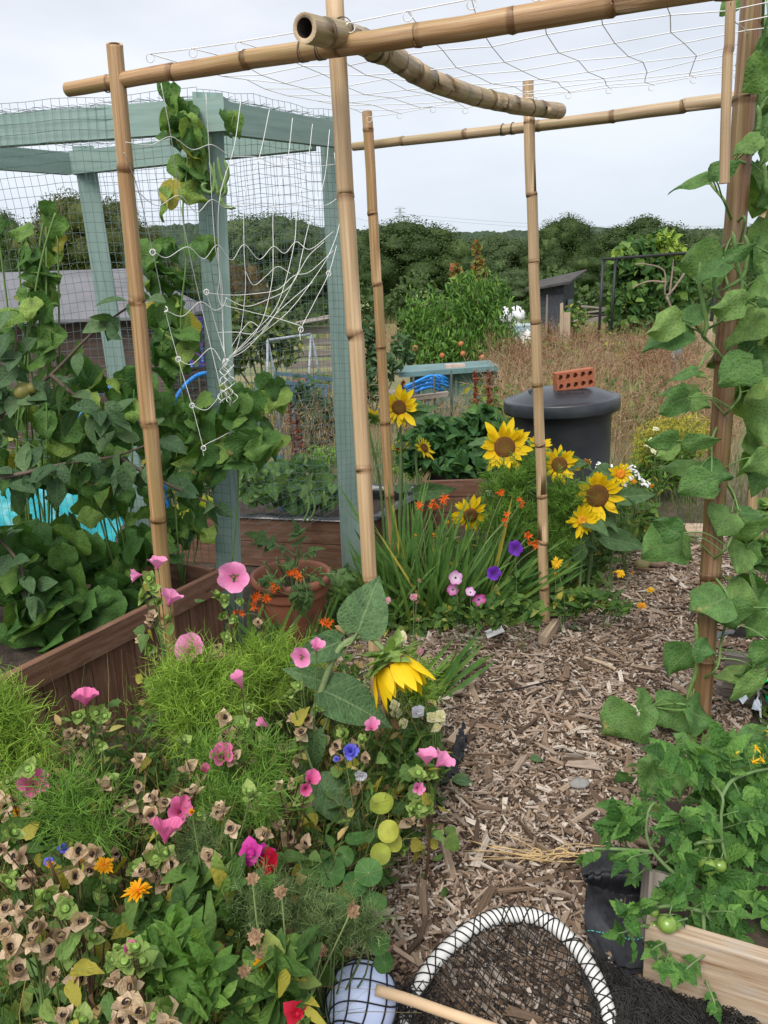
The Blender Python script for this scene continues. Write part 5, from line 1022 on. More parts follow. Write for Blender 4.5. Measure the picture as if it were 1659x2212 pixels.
# ------------------------------------------------------------------ mallows (pink cups, papery seed heads)
M_pinkp = petalmat('mallow_petal', (.62, .10, .30), (.88, .38, .60), streak=.45, dark=(.70, .18, .42)); M_pinkd = petalmat('mallow_petal_deep', (.55, .06, .22), (.82, .22, .44), streak=.4, dark=(.6, .10, .28))
M_heart = plain('mallow_heart', (.45, .12, .16), .6, .2)
M_paper = leafmat('papery_husk', [(0, (.29, .20, .13)), (.5, (.40, .29, .20)), (1, (.50, .39, .28))], .4, 0, trans=.25, rough=.8, vein_col=(.24, .16, .10))
M_green_husk = leafmat('green_husk', [(0, (.09, .15, .04)), (.5, (.16, .24, .06)), (1, (.25, .33, .10))], .5, 0, trans=.25, vein_col=(.26, .34, .12))
M_pit = plain('dark_seed_hollow', (.030, .020, .016), .8, .4); M_lime = plain('lime_seed_disc', (.20, .34, .06), .6, .35, 200)
def funnel(depth, R_, lob=.10, n=40, nr=7, seed=0, notch=True, half=None):
    g = np.random.default_rng(seed); V = []; UVs = []; q = g.uniform(0, 6, 4)
    for i in range(nr + 1):
        r = i/nr
        for j in range(n + 1):
            a = 2*math.pi*j/n; lb_ = 1 - lob*(abs(math.cos(2.5*a))**6) + .03*math.sin(7*a + q[0]); rr = (.05 + .95*r**(.75 if depth < 1 else 1.25))*R_*(lb_ if r > .5 else 1)
            z = depth*R_*(r**.85) + .10*R_*math.sin(5*a + q[1])*r**2 + .12*R_*math.sin(2*a + q[2])*r**3 + .035*R_*math.sin(23*a + q[3])*r**2
            V.append((rr*math.cos(a), rr*math.sin(a), z)); UVs.append((j/n, r))
    Q = [(i*(n + 1) + j, i*(n + 1) + j + 1, (i + 1)*(n + 1) + j + 1, (i + 1)*(n + 1) + j) for i in range(nr) for j in range(n)]
    return np.array(V), np.array(Q), np.array(UVs)
def flower_mesh(depth, R_, m, seed, lob=.10):
    mb = MB(); V, Q, UVs = funnel(depth, R_, lob, seed=seed); mb.add(V, Q, None, 0, UVs)
    mb.lathe((0, 0, 0), [(.001, R_*.42), (R_*.05, R_*.40), (R_*.07, R_*.25), (R_*.05, 0)], 8, 1)
    F, d = petalring(5, R_*.45, .5, T_ELL2, .9, seed); mb.scatter(T_ELL2, F, np.zeros((5, 3)) - [0, 0, R_*.06], 2)
    me = mb.build('tmp', [m, M_heart, M_green_husk], loc=(0, 0, 0)); d_ = me.data; bpy.data.objects.remove(me); return d_
FL = {'open': [flower_mesh(.35, .040, M_pinkp, 1), flower_mesh(.55, .038, M_pinkp, 2)], 'cup': [flower_mesh(1.15, .026, M_pinkd, 3, .24), flower_mesh(1.35, .024, M_pinkp, 4, .24)], 'bud': [flower_mesh(3.2, .012, M_pinkp, 5), flower_mesh(2.6, .013, M_pinkd, 6)]}
def pod_mesh(green, seed):
    g = np.random.default_rng(seed); mb = MB(); R_ = .019; tm = leaf_t([(0, .30), (.35, .50), (.7, .30), (1, .02)], 4, 3, .3, -.16)
    F, d = petalring(5, R_*1.3, 1.12, tm, .75 if not green else .55, seed, .22, .26); mb.scatter(tm, F, d*R_*.15, 0)
    F, d = petalring(5, R_*1.1, 1., tm, -.25, seed + 9, .4, .2); mb.scatter(tm, F, d*R_*.1 - [0, 0, .003], 0)
    mb.lathe((0, 0, .002), [(R_*.40, .011), (R_*.58, .006), (R_*.5, .0), (R_*.2, -.002)], 14, 0)
    mb.lathe((0, 0, .002), [(R_*.42, .0105), (R_*.36, .0115), (R_*.22, .010), (R_*.15, .012), (R_*.001, .0132)] if green else [(R_*.41, .0105), (R_*.33, .005), (R_*.22, .005), (R_*.12, .008), (R_*.001, .009)], 14, 1)
    o = mb.build('tmp', [M_green_husk, M_lime] if green else [M_paper, M_pit], loc=(0, 0, 0)); d_ = o.data; bpy.data.objects.remove(o); return d_
PODB = [pod_mesh(False, i) for i in (1, 2, 3, 11, 12, 13, 14)]; PODG = [pod_mesh(True, i) for i in (4, 5)]
def mallow(base, Y, flowers, pods, label, nleaf=30, extra=4):
    """base: pixel column; flowers (u, v, kind, scale, facing); pods (u, v, green?)"""
    c = at(base[0], base[1], Y); b0 = A3(c[0], Y + .03, 0); t = thing('mallow_plant', label, 'mallow', b0, 'pink mallows of the near flower bed'); sm = MB(); lm = MB(); LP = []
    tops = [at(u, v, Y + rng.normal(0, .025)) for u, v, g_ in pods]; ftops = [at(f[0], f[1], Y - .02) for f in flowers]; allp = tops + ftops
    zt = max(p[2] for p in allp); hub = [b0 + (np.mean(allp, 0) - b0)*f*[1, 1, 1] + A3(0, 0, 0) for f in (.35, .6)]
    main = curve([b0, hub[0] + rng.normal(0, .012, 3), hub[1] + rng.normal(0, .012, 3), np.mean(allp, 0) + A3(0, .012, 0)], 16); sm.tube(main, np.linspace(.0050, .0026, len(main)), 6)
    for p in allp:
        j = np.clip(int(len(main)*(.45 + .5*rng.random())), 2, len(main) - 2); j = min(j, max(2, int(np.searchsorted(main[:, 2], p[2] - .02)))); j = min(j, len(main) - 1); q = main[j]; mm = (q + p)/2 - A3(0, -.012, .012); sm.tube(curve([q, mm, p - A3(0, -.004, .004)], 6), .0017, 4, cap=False)
    k = nleaf; f = U(.15, 1., k); P = np.array([main[int(x*(len(main) - 1))] for x in f]) + rng.normal(0, .045, (k, 3)); lm.scatter(T_MAL, frames(np.c_[rng.normal(0, 1, (k, 2)), rng.normal(-.3, .4, k)], np.array([[0, -.6, .8]]) + rng.normal(0, .4, (k, 3)), U(.03, .055, k), U(.03, .06, k)), P)
    sm.build('stem', M_stemd if rng.random() < .6 else M_stem, t); lm.build('foliage', M_mal, t)
    for p, (u, v, g_) in zip(tops, pods):
        n_ = unit(unit(CP - p)*.75 + A3(0, 0, .35) + rng.normal(0, .42, 3)); inst((PODG if g_ else PODB)[rng.integers(0, 2 if g_ else 7)], 'seed_head', t, p, rot_z_to(n_, U(0, 6)), U(.66, .92))
    for i in range(extra):
        p = main[rng.integers(len(main)//3, len(main))] + rng.normal(0, .05, 3)*[1, .7, .9]; inst(PODB[rng.integers(0, 7)] if rng.random() < .6 else PODG[rng.integers(0, 2)], 'seed_head', t, p, rot_z_to(unit(unit(CP - p) + rng.normal(0, .5, 3)), U(0, 6)), U(.58, .86))
    for p, (u, v, kind, sc, fc) in zip(ftops, flowers): inst(FL[kind][rng.integers(0, 2)], 'flower', t, p - unit(A3(*fc))*.012*sc, rot_z_to(unit(A3(*fc)), U(0, 6)), sc)
    return t
B, G = False, True
mallow((345, 1390), 2.15, [(340, 1222, 'cup', 1.15, (.1, .1, 1)), (300, 1242, 'cup', 1.0, (-1, -.25, .05)), (366, 1300, 'cup', 1.35, (.35, .1, .9))], [(325, 1332, B), (345, 1362, B), (310, 1290, G), (322, 1252, G), (342, 1302, G), (332, 1272, G), (355, 1400, B), (302, 1382, B), (338, 1425, B), (320, 1400, G), (365, 1340, G)], 'tall mallow with three pink cups climbing in front of the leftmost bamboo pole')
mallow((505, 1420), 2.2, [(504, 1247, 'open', 1.22, (.05, -1, .28))], [(487, 1293, G), (480, 1330, G), (506, 1338, G), (520, 1300, G), (490, 1378, G), (470, 1400, B), (500, 1412, B), (470, 1290, G)], 'mallow with the largest wide open pink flower, beside the end of the brown planter')
mallow((185, 1640), 1.78, [(184, 1512, 'cup', 1.45, (.05, .15, 1))], [(170, 1545, G), (210, 1540, G), (226, 1548, G), (150, 1585, B), (182, 1580, B), (222, 1580, B), (190, 1610, B), (150, 1620, B), (175, 1642, B), (202, 1556, G), (165, 1600, B), (215, 1610, G)], 'mallow topped by a single pink cup before the planter boards, papery heads below', 20)
mallow((420, 1500), 1.95, [(410, 1402, 'open', 1.05, (-.2, -.8, .8)), (440, 1424, 'bud', 1.1, (.4, -.6, .5))], [(475, 1420, B), (430, 1440, G), (450, 1470, B)], 'mallow half hidden in bright feathery leaves, its pink flower showing above them', 14)
mallow((650, 1620), 1.82, [(650, 1420, 'open', .66, (-.25, -1, .15)), (684, 1402, 'cup', .9, (.3, -.2, 1))], [(648, 1482, G), (662, 1555, B), (632, 1553, B), (650, 1585, B), (612, 1612, B), (640, 1642, B), (628, 1500, G), (668, 1575, B)], 'mallow with two pink flowers side by side left of the drooping sunflower')
mallow((520, 1680), 1.72, [(520, 1478, 'bud', 1.35, (-.25, -.2, 1)), (576, 1568, 'bud', 1.1, (-.5, -.3, .6))], [(485, 1550, B), (540, 1530, G), (525, 1562, G), (532, 1592, G), (510, 1612, B), (532, 1636, B), (568, 1602, B), (550, 1560, G), (490, 1590, B)], 'mallow with closed pink buds rising from the middle of the near bed')
mallow((770, 1680), 1.85, [(803, 1572, 'cup', 1.0, (.1, -.5, 1))], [(745, 1555, G), (720, 1615, B), (742, 1582, G), (766, 1612, B), (782, 1600, G), (700, 1602, B), (760, 1650, G), (730, 1640, B), (790, 1640, B)], 'mallow with one half closed deep pink flower before the tallest bamboo pole')
mallow((480, 1760), 1.6, [(480, 1637, 'cup', 1.2, (.1, -.5, .9)), (446, 1668, 'bud', 1.0, (0, -.4, 1))], [(402, 1662, B), (395, 1602, G), (500, 1642, B), (530, 1655, B), (505, 1690, B), (560, 1690, B), (430, 1700, B), (470, 1700, G)], 'mallow with a pale pink cup and a lilac bud beneath the feathery leaves')
mallow((45, 1830), 1.5, [(70, 1694, 'cup', 1.25, (.5, -.6, .7))], [(45, 1712, G), (30, 1728, B), (10, 1742, B), (35, 1800, G), (14, 1690, G), (60, 1662, G), (-10, 1720, B), (20, 1770, B), (62, 1745, B), (48, 1830, G)], 'mallow at the left edge with a crumpled pale pink flower above green heads')
mallow((250, 1830), 1.5, [], [(135, 1702, B), (246, 1716, B), (230, 1700, B), (270, 1732, B), (240, 1682, G), (300, 1642, B), (330, 1722, B), (300, 1700, B), (256, 1760, B), (180, 1690, B), (205, 1720, G), (310, 1760, B)], 'flowerless mallow full of brown papery seed heads, with a yellow leaf, left of centre')
mallow((345, 1990), 1.32, [(358, 1803, 'cup', 1.5, (.1, .35, .95))], [(325, 1762, B), (340, 1850, G), (358, 1846, G), (325, 1842, B), (362, 1872, B), (310, 1886, B), (336, 1896, B), (372, 1880, B), (290, 1880, G), (350, 1910, B)], 'mallow with a large pale pink striped funnel flower, nearest of the open ones')
mallow((395, 1850), 1.45, [(388, 1752, 'cup', 1.2, (.3, -.6, .7))], [(355, 1735, B), (402, 1722, B), (420, 1712, B), (430, 1760, G), (375, 1790, B)], 'mallow with a dusky pink flower just above the large pale pink striped one', 18)
mallow((620, 1850), 1.5, [(670, 1686, 'bud', 1.4, (.4, -.5, .8)), (660, 1702, 'bud', 1.1, (.1, -.6, .3))], [(645, 1692, G), (655, 1722, G), (635, 1690, B), (662, 1732, B), (602, 1702, B), (580, 1762, G), (570, 1782, G), (560, 1742, B), (602, 1782, B), (622, 1812, B), (570, 1740, G), (590, 1800, G)], 'mallow with rolled pink buds beside the lowest dark sunflower leaf')
mallow((915, 1800), 1.72, [(922, 1642, 'cup', 1.2, (.05, .15, 1)), (950, 1648, 'cup', 1.35, (.6, .0, .7)), (902, 1702, 'cup', .8, (.2, -.8, .5))], [(905, 1672, G), (928, 1672, G), (920, 1722, G), (890, 1752, G), (915, 1772, B), (905, 1740, G), (925, 1750, G)], 'mallow with pink trumpets overhanging the wood chips at the bed edge', 20)
mallow((70, 2150), 1.05, [], [(42, 1972, B), (85, 2002, B), (20, 2052, B), (40, 2102, B), (102, 2022, B), (110, 2052, B), (115, 2112, B), (165, 2112, B), (14, 1962, B), (130, 2032, B), (66, 2040, B), (10, 2010, B)], 'dried mallow with big brown star shaped husks at the lower left edge', 12, 2)
mallow((275, 2200), 1.0, [(284, 2060, 'bud', .9, (.1, -.3, 1))], [(273, 2080, G), (242, 2078, G), (292, 2052, G), (245, 2118, B), (287, 2132, B), (322, 2092, B), (302, 2112, B), (260, 2060, G), (305, 2085, G)], 'mallow with a bright green seed head ringed by brown husks near the bottom edge', 16, 2)
mallow((300, 2330), .93, [], [(275, 2172, B), (332, 2198, G), (308, 2192, B), (350, 2186, B), (140, 2195, B), (175, 2212, G), (255, 2205, B), (360, 2215, B)], 'mallow cut by the bottom edge, papery husks round one green head', 14, 2)
mallow((190, 1960), 1.25, [], [(5, 1832, B), (26, 1802, G), (205, 1842, B), (162, 1892, B), (195, 1876, B), (165, 1840, B), (40, 1850, B), (60, 1900, B), (110, 1930, B), (20, 1900, G)], 'sprawling mallow with scattered brown husks below the yellow calendula at left', 16)
mallow((500, 1900), 1.32, [], [(480, 1752, B), (500, 1792, B), (420, 1882, G), (455, 1850, B), (540, 1720, G), (575, 1802, B), (545, 1905, B), (470, 1920, G)], 'leafy mallow with few husks right of the striped pink funnel flower', 30)
mallow((140, 2080), 1.12, [(150, 1975, 'bud', .7, (0, -.4, 1))], [(95, 1935, G), (140, 1960, G), (180, 1990, B), (225, 2000, B), (200, 2030, G), (160, 2040, G)], 'short mallow with green heads between the brown husks and the yellow flower', 22)
# ------------------------------------------------------------------ feathery cosmos
def cosmos(bu, bv, Y, blobs, n, label, m=None, tl=.066, ln=(.07, .14), w=.0014, cat='cosmos', extra=None):
    c = at(bu, bv, Y); b0 = A3(c[0], Y, 0); t = thing('cosmos_plant', label, cat, b0, 'feathery leaved plants'); mb = MB(); sm = MB(); tops = []
    wt = np.array([b[2]*b[3] for b in blobs], float)
    for b, k in zip(blobs, np.maximum(6, (n*wt/wt.sum()).astype(int))):
        cc = at(b[0], b[1], b[4]); s_ = .8*np.linalg.norm(cc - CP)/FPX; q = rdir(k)*(U(0, 1, k)**.45)[:, None]; P = cc + q*np.array([b[2]*s_, b[2]*s_*.8, b[3]*s_*1.05]); d = q*1. + np.array([[0, -.1, .75]]) + rng.normal(0, .35, (k, 3)); feathery(mb, P - unit(d)*.03, d, U(*ln, k), 11, w, tl); tops += list(P[:max(3, k//14)])
    for p in tops: sm.tube(curve([b0, b0*.4 + p*.6 + rng.normal(0, .02, 3) - A3(0, 0, .02), p], 9), np.linspace(.0030, .0012, len(curve([b0, b0, p], 9))), 5, cap=False)
    mb.build('foliage', m or M_fea, t); sm.build('stem', M_stem, t); return t
cosmos(420, 1800, 1.9, [(415, 1475, 80, 60, 1.9), (440, 1560, 85, 80, 1.85), (370, 1515, 40, 45, 1.9), (470, 1480, 60, 50, 1.95)], 330, 'bright green feathery cosmos filling the bed before the brown planter')
cosmos(590, 1600, 2.25, [(575, 1435, 80, 45, 2.2), (640, 1450, 60, 40, 2.2), (560, 1500, 60, 45, 2.1)], 210, 'second feathery cosmos mound between the terracotta pot and the two pink flowers')
cosmos(50, 1800, 1.75, [(15, 1535, 36, 45, 1.75), (28, 1610, 40, 55, 1.7), (50, 1690, 40, 40, 1.65), (-30, 1580, 40, 70, 1.7)], 190, 'tall feathery cosmos at the left edge in front of the planter corner')
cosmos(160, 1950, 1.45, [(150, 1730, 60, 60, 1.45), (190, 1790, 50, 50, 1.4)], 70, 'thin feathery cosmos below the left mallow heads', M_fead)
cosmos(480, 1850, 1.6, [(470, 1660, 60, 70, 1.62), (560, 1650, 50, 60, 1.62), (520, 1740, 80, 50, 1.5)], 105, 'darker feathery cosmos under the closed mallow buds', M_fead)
cosmos(860, 1640, 2.3, [(872, 1475, 40, 40, 2.3), (900, 1500, 30, 30, 2.3)], 120, 'small feathery cosmos showing right of the drooping sunflower head')
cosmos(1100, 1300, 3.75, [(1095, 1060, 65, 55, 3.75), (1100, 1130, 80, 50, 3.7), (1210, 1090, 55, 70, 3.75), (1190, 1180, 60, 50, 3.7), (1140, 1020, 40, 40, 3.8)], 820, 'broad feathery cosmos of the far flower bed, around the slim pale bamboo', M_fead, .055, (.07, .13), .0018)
cosmos(700, 2120, 1.35, [(640, 1950, 70, 40, 1.25), (720, 1990, 70, 50, 1.2), (790, 2000, 50, 45, 1.2), (560, 1960, 60, 60, 1.2), (430, 1830, 60, 50, 1.35)], 330, 'low grey green feathery plant sprawling towards the ball', leafmat('grey_feathery', [(0, (.10, .16, .06)), (.6, (.15, .22, .085)), (1, (.22, .29, .11))], 0, 0), .026, (.05, .09), .0009)
# ------------------------------------------------------------------ low leafy filling of the beds
def fill(name, label, poly, n, zr, tms, size, m, thr=0, mt=None):
    PA = np.array([gr(u, v)[:2] for u, v in poly]); lo, hi = PA.min(0), PA.max(0); P = U(lo, hi, (n*4, 2)); P = P[in_poly(P, [tuple(x) for x in PA])][:n]; k = len(P); z = zr[0] + (zr[1] - zr[0])*U(0, 1, k)**1.4; hn = .6 + .4*np.sin(P[:, 0]*5.3)*np.cos(P[:, 1]*6.1); z = z*hn
    mb = MB(); w = rng.integers(0, len(tms), k)
    for i, t_ in enumerate(tms):
        q = w == i; kk = q.sum(); d = np.c_[rng.normal(0, 1, (kk, 2)), rng.normal(.25, .5, kk)]; s_ = U(size[0], size[1], kk); mb.scatter(t_, frames(d, np.array([[0, -.4, 1]]) + rng.normal(0, .45, (kk, 3)), s_, s_), np.c_[P[q], z[q]])
    if thr:
        P2 = U(lo, hi, (thr*4, 2)); P2 = P2[in_poly(P2, [tuple(x) for x in PA])][:thr]; kk = len(P2); threads(mb, np.c_[P2, U(0, zr[1]*.5, kk)], np.c_[rng.normal(0, .45, (kk, 2)), np.ones(kk)], U(.08, .26, kk), .0013, .25)
    tag(mb.build(name, m), label, 'undergrowth', kind='stuff')
NEAR = [(-420, 2700), (560, 2700), (690, 2230), (770, 2100), (850, 1900), (930, 1770), (960, 1640), (850, 1590), (700, 1560), (330, 1690), (-60, 1760), (-300, 1900)]
fill('bed_foliage', 'mixed low green leaves covering the near flower bed', NEAR, 9500, (.0, .40), [T_LAN, T_LAN2, T_ELL2, T_MAL, T_LAN], (.022, .062), M_grn, 5500)
FAR = [(640, 1400), (860, 1385), (1190, 1335), (1300, 1275), (1345, 1200), (1400, 1165), (1340, 1130), (1150, 1190), (860, 1230), (700, 1330)]
fill('bed_foliage', 'mixed low green leaves covering the far flower bed', FAR, 3000, (.0, .24), [T_LAN, T_OBL, T_ELL, T_MAL], (.035, .085), M_grn, 2000)
mb = MB(); PA = np.array([gr(u, v)[:2] for u, v in NEAR]); P2 = U(PA.min(0), PA.max(0), (2600, 2)); P2 = P2[in_poly(P2, [tuple(x) for x in PA])][:900]; k = len(P2); threads(mb, np.c_[P2, U(.02, .28, k)], np.c_[rng.normal(0, .7, (k, 2)), np.ones(k)], U(.10, .32, k), .0016, .2)
P3 = P2[:420]; k = len(P3); mb.scatter(T_ELL2, frames(rng.normal(0, 1, (k, 3)), np.array([[0, -.4, 1]]) + rng.normal(0, .5, (k, 3)), U(.02, .05, k), U(.02, .05, k)), np.c_[P3, U(.1, .42, k)]); tag(mb.build('dead_stalks', leafmat('dead_leaf', [(0, (.10, .06, .03)), (.4, (.22, .14, .07)), (.75, (.36, .27, .12)), (1, (.38, .36, .10))], 0, 0, rough=.8)), 'dead brown stalks and yellowed leaves among the near flower bed', 'dead stalks', kind='stuff')
# ------------------------------------------------------------------ rosettes, nasturtium, snapdragons, small flowers
M_yel = petalmat('yellow_petal', (.78, .42, .01), (.88, .62, .02), streak=.25, dark=(.65, .32, .01)); M_org = petalmat('orange_petal', (.75, .10, .01), (.85, .22, .02), streak=.3, dark=(.6, .05, .01)); M_gold = petalmat('gold_petal', (.80, .30, .005), (.88, .48, .01), streak=.2, dark=(.7, .25, .0))
M_eye = plain('flower_eye', (.45, .22, .03), .8, .4, 80); M_husk = plain('dry_seed_head', (.26, .16, .09), .85, .4, 60)
def daisy_mesh(np_, R_, m, me_, layers=1, seed=0, w=.30, eye=.3, tilt=.15):
    mb = MB()
    for l in range(layers):
        F, d = petalring(np_, R_*(1 - .22*l), w*3, T_PET, tilt + .3*l, seed + l); mb.scatter(T_PET, F*np.array([1, 1, 1]), d*R_*.12 + [0, 0, .001*l], 0)
    mb.lathe((0, 0, 0), [(R_*eye, 0), (R_*eye*.9, R_*.1), (R_*eye*.4, R_*.16), (.0005, R_*.17)], 14, 1); mb.lathe((0, 0, 0), [(.0005, -R_*.25), (R_*.2, -R_*.18), (R_*.25, 0)], 10, 2)
    o = mb.build('tmp', [m, me_, M_stem], loc=(0, 0, 0)); d_ = o.data; bpy.data.objects.remove(o); return d_
D_yel = daisy_mesh(14, .026, M_yel, M_gold, 2, 1, .32); D_gold = daisy_mesh(20, .02, M_gold, M_org, 2, 2, .3); D_bud = daisy_mesh(14, .017, M_gold, M_gold, 2, 3, .36, .4, 1.15)
def dryhead_mesh():
    mb = MB(); F, d = petalring(16, .013, 1.1, T_CARD, .5, 3); mb.scatter(T_CARD, F, np.zeros((16, 3)), 0); F, d = petalring(10, .010, 1.1, T_CARD, 1.1, 5); mb.scatter(T_CARD, F, np.zeros((10, 3)), 0); mb.lathe((0, 0, 0), [(.0005, -.004), (.006, -.001), (.007, .004), (.0005, .006)], 10, 0); o = mb.build('tmp', [M_husk], loc=(0, 0, 0)); d_ = o.data; bpy.data.objects.remove(o); return d_
D_dry = dryhead_mesh()
def leafy(name, label, cat, bu, bv, Y, blob, n, heads, tm=T_OBL, size=(.06, .12), m=None, sr=.0018, group=None, dirb=(0, -.2, .55), stemm=None, zb=0.):
    """small flowering plant: foliage in blob(s), heads (u, v, mesh, part name, scale, facing)"""
    c = at(bu, bv, Y); b0 = A3(c[0], Y, zb); t = thing(name, label, cat, b0, group); mb = MB(); sm = MB()
    if n: cloud(mb, blob, tm, size, n, dirb=dirb, nb=(0, -.5, .8), spread=.55, nspread=.45); mb.build('foliage', m or M_grn, t)
    tops = [at(h[0], h[1], Y + rng.normal(0, .01)) for h in heads]
    for p in tops: sm.tube(curve([b0 + rng.normal(0, .01, 3)*[1, 1, 0], b0*.5 + p*.5 + rng.normal(0, .012, 3), p], 8), sr, 5, cap=False)
    if n and not tops:
        for b in blob: sm.tube(curve([b0, at(b[0], b[1], b[4])], 5), sr, 5, cap=False)
    if sm.n: sm.build('stem', stemm or M_stem, t)
    for p, h in zip(tops, heads): inst(h[2], h[3], t, p, rot_z_to(unit(A3(*h[5])), U(0, 6)), h[4])
    return t
CG = 'calendulas'; M_cal = leafmat('calendula_leaf', [(0, (.05, .12, .022)), (.6, (.08, .17, .03)), (1, (.14, .24, .05))], .5, .15, (.2, .08, .04))
up_ = (0, -.6, .8)
leafy('calendula_plant', 'calendula with a yellow half open flower in the left part of the near bed', 'calendula', 175, 2050, 1.28, [(180, 1930, 60, 60, 1.3)], 26, [(172, 1855, D_bud, 'flower', 1.25, up_), (110, 1868, D_bud, 'flower', .7, up_), (225, 1870, D_gold, 'flower', .9, (.2, -.2, 1))], group=CG)
leafy('calendula_plant', 'calendula with a flat golden flower above broad leaves, below the striped pink funnel', 'calendula', 320, 2120, 1.2, [(330, 1990, 60, 60, 1.2)], 26, [(298, 1926, D_gold, 'flower', 1.3, (0, .1, 1))], group=CG)
leafy('calendula_plant', 'lush calendula rosette of broad bright leaves in the middle of the bottom', 'calendula', 400, 2200, 1.05, [(385, 2050, 70, 70, 1.08), (410, 2130, 70, 60, 1.0), (330, 2080, 40, 40, 1.05)], 115, [(420, 2132, D_dry, 'seed_head', 1., up_)], size=(.04, .085), m=M_cal, group=CG)
leafy('calendula_plant', 'calendula with an orange bud and brown seed heads left of the ball', 'calendula', 560, 2240, 1.05, [(540, 2150, 70, 60, 1.05), (590, 2100, 50, 50, 1.05)], 80, [(563, 2086, D_bud, 'flower', 1.0, up_), (570, 2204, D_bud, 'flower', 1.35, up_), (552, 2022, D_dry, 'seed_head', 1.1, up_), (565, 2056, D_dry, 'seed_head', 1.25, (.1, -1, .4)), (602, 2060, D_dry, 'seed_head', 1., up_), (528, 2100, D_dry, 'seed_head', 1., up_)], group=CG)
leafy('calendula_plant', 'gone over calendula leaning over the chips with dry brown heads on long pale stalks', 'calendula', 560, 2180, 1.15, [(620, 2120, 50, 40, 1.12)], 16, [(608, 1928, D_dry, 'seed_head', 1.2, up_), (760, 1966, D_dry, 'seed_head', 1.25, (.5, -.5, .6)), (655, 2096, D_dry, 'seed_head', 1.3, up_), (696, 2056, D_dry, 'seed_head', 1.2, up_), (545, 1900, D_dry, 'seed_head', 1., up_)], group=CG, stemm=M_stemp)
leafy('calendula_plant', 'leafy calendula beside the red snapdragon', 'calendula', 470, 2000, 1.3, [(450, 1900, 50, 60, 1.3), (510, 1950, 60, 50, 1.22)], 50, [(415, 1755, D_bud, 'flower', .6, up_)], size=(.06, .11), group=CG)
leafy('calendula_plant', 'calendula with one orange flower at the left edge among feathery leaves', 'calendula', 50, 1860, 1.5, [(60, 1800, 40, 40, 1.5)], 14, [(42, 1756, D_gold, 'flower', .8, (0, -1, .2))], group=CG)
# nasturtium
def nasturtium():
    b0 = gr(700, 1990); t = thing('nasturtium_plant', 'trailing nasturtium with round leaves, some yellow, at the edge of the near bed', 'nasturtium', b0); mb = MB(); sm = MB(); L_ = [(770, 1815, 56, 0), (840, 1797, 50, 1), (822, 1845, 46, 1), (715, 1885, 62, 0), (796, 1886, 56, 0), (765, 1912, 50, 0), (730, 1965, 50, 0), (810, 1950, 46, 0), (825, 1738, 54, 2), (700, 1950, 42, 0), (640, 2010, 40, 0), (690, 2010, 38, 0), (830, 2080, 40, 0), (780, 2010, 40, 0), (745, 1850, 44, 0), (660, 1960, 44, 0), (848, 1820, 40, 1), (820, 2040, 40, 0)]
    my = MB()
    for u, v, s_, k in L_:
        z = U(.24, .38); c = gr(u, v, z); D = s_/FPX*np.linalg.norm(c - CP)*U(.75, 1.1); n_ = unit(unit(CP - c)*.8 + A3(0, 0, .5) + rng.normal(0, .3, 3)); (my if k else mb).scatter(T_DISC, (rot_z_to(n_, U(0, 6))*D)[None], c[None]); sm.tube(curve([b0 + (c - b0)*.3*[1, 1, 0], (b0*.3 + c*.7) - A3(0, 0, .05), c], 8), .0017, 5, cap=False)
    m, n_, N, L, b = mat('nasturtium_leaf'); uvm = N.new('ShaderNodeUVMap'); g = N.new('ShaderNodeVectorMath'); g.operation = 'SUBTRACT'; L.new(uvm.outputs[0], g.inputs[0]); g.inputs[1].default_value = (.5, .5, 0); sp = N.new('ShaderNodeSeparateXYZ'); L.new(g.outputs[0], sp.inputs[0]); an = mathn(N, L, 'ARCTAN2', sp.outputs[1], sp.outputs[0]); f = mathn(N, L, 'ABSOLUTE', mathn(N, L, 'SINE', mathn(N, L, 'MULTIPLY', an, 4.5))); ln = N.new('ShaderNodeVectorMath'); ln.operation = 'LENGTH'; L.new(g.outputs[0], ln.inputs[0]); th = mathn(N, L, 'LESS_THAN', mathn(N, L, 'MULTIPLY', f, ln.outputs['Value']), .018)
    tc = N.new('ShaderNodeTexCoord'); nf = noise(N, L, tc.outputs['Object'], 30, 4); r = ramp(N, [(.3, (.030, .09, .022)), (.7, (.065, .15, .034))]); L.new(nf, r.inputs[0]); L.new(mixc(N, L, mathn(N, L, 'MULTIPLY', th, .6), r.outputs[0], (.20, .31, .12)), b.inputs['Base Color']); b.inputs['Roughness'].default_value = .6; b.inputs['Specular IOR Level'].default_value = .2
    mb.build('foliage', m, t); o = my.build('foliage', leafmat('nasturtium_yellow', [(0, (.20, .24, .035)), (1, (.36, .35, .06))], 0, .35, (.12, .2, .04), trans=.25), t); o['label'] = 'yellowing round nasturtium leaves'; sm.build('stem', M_stemp, t)
nasturtium()
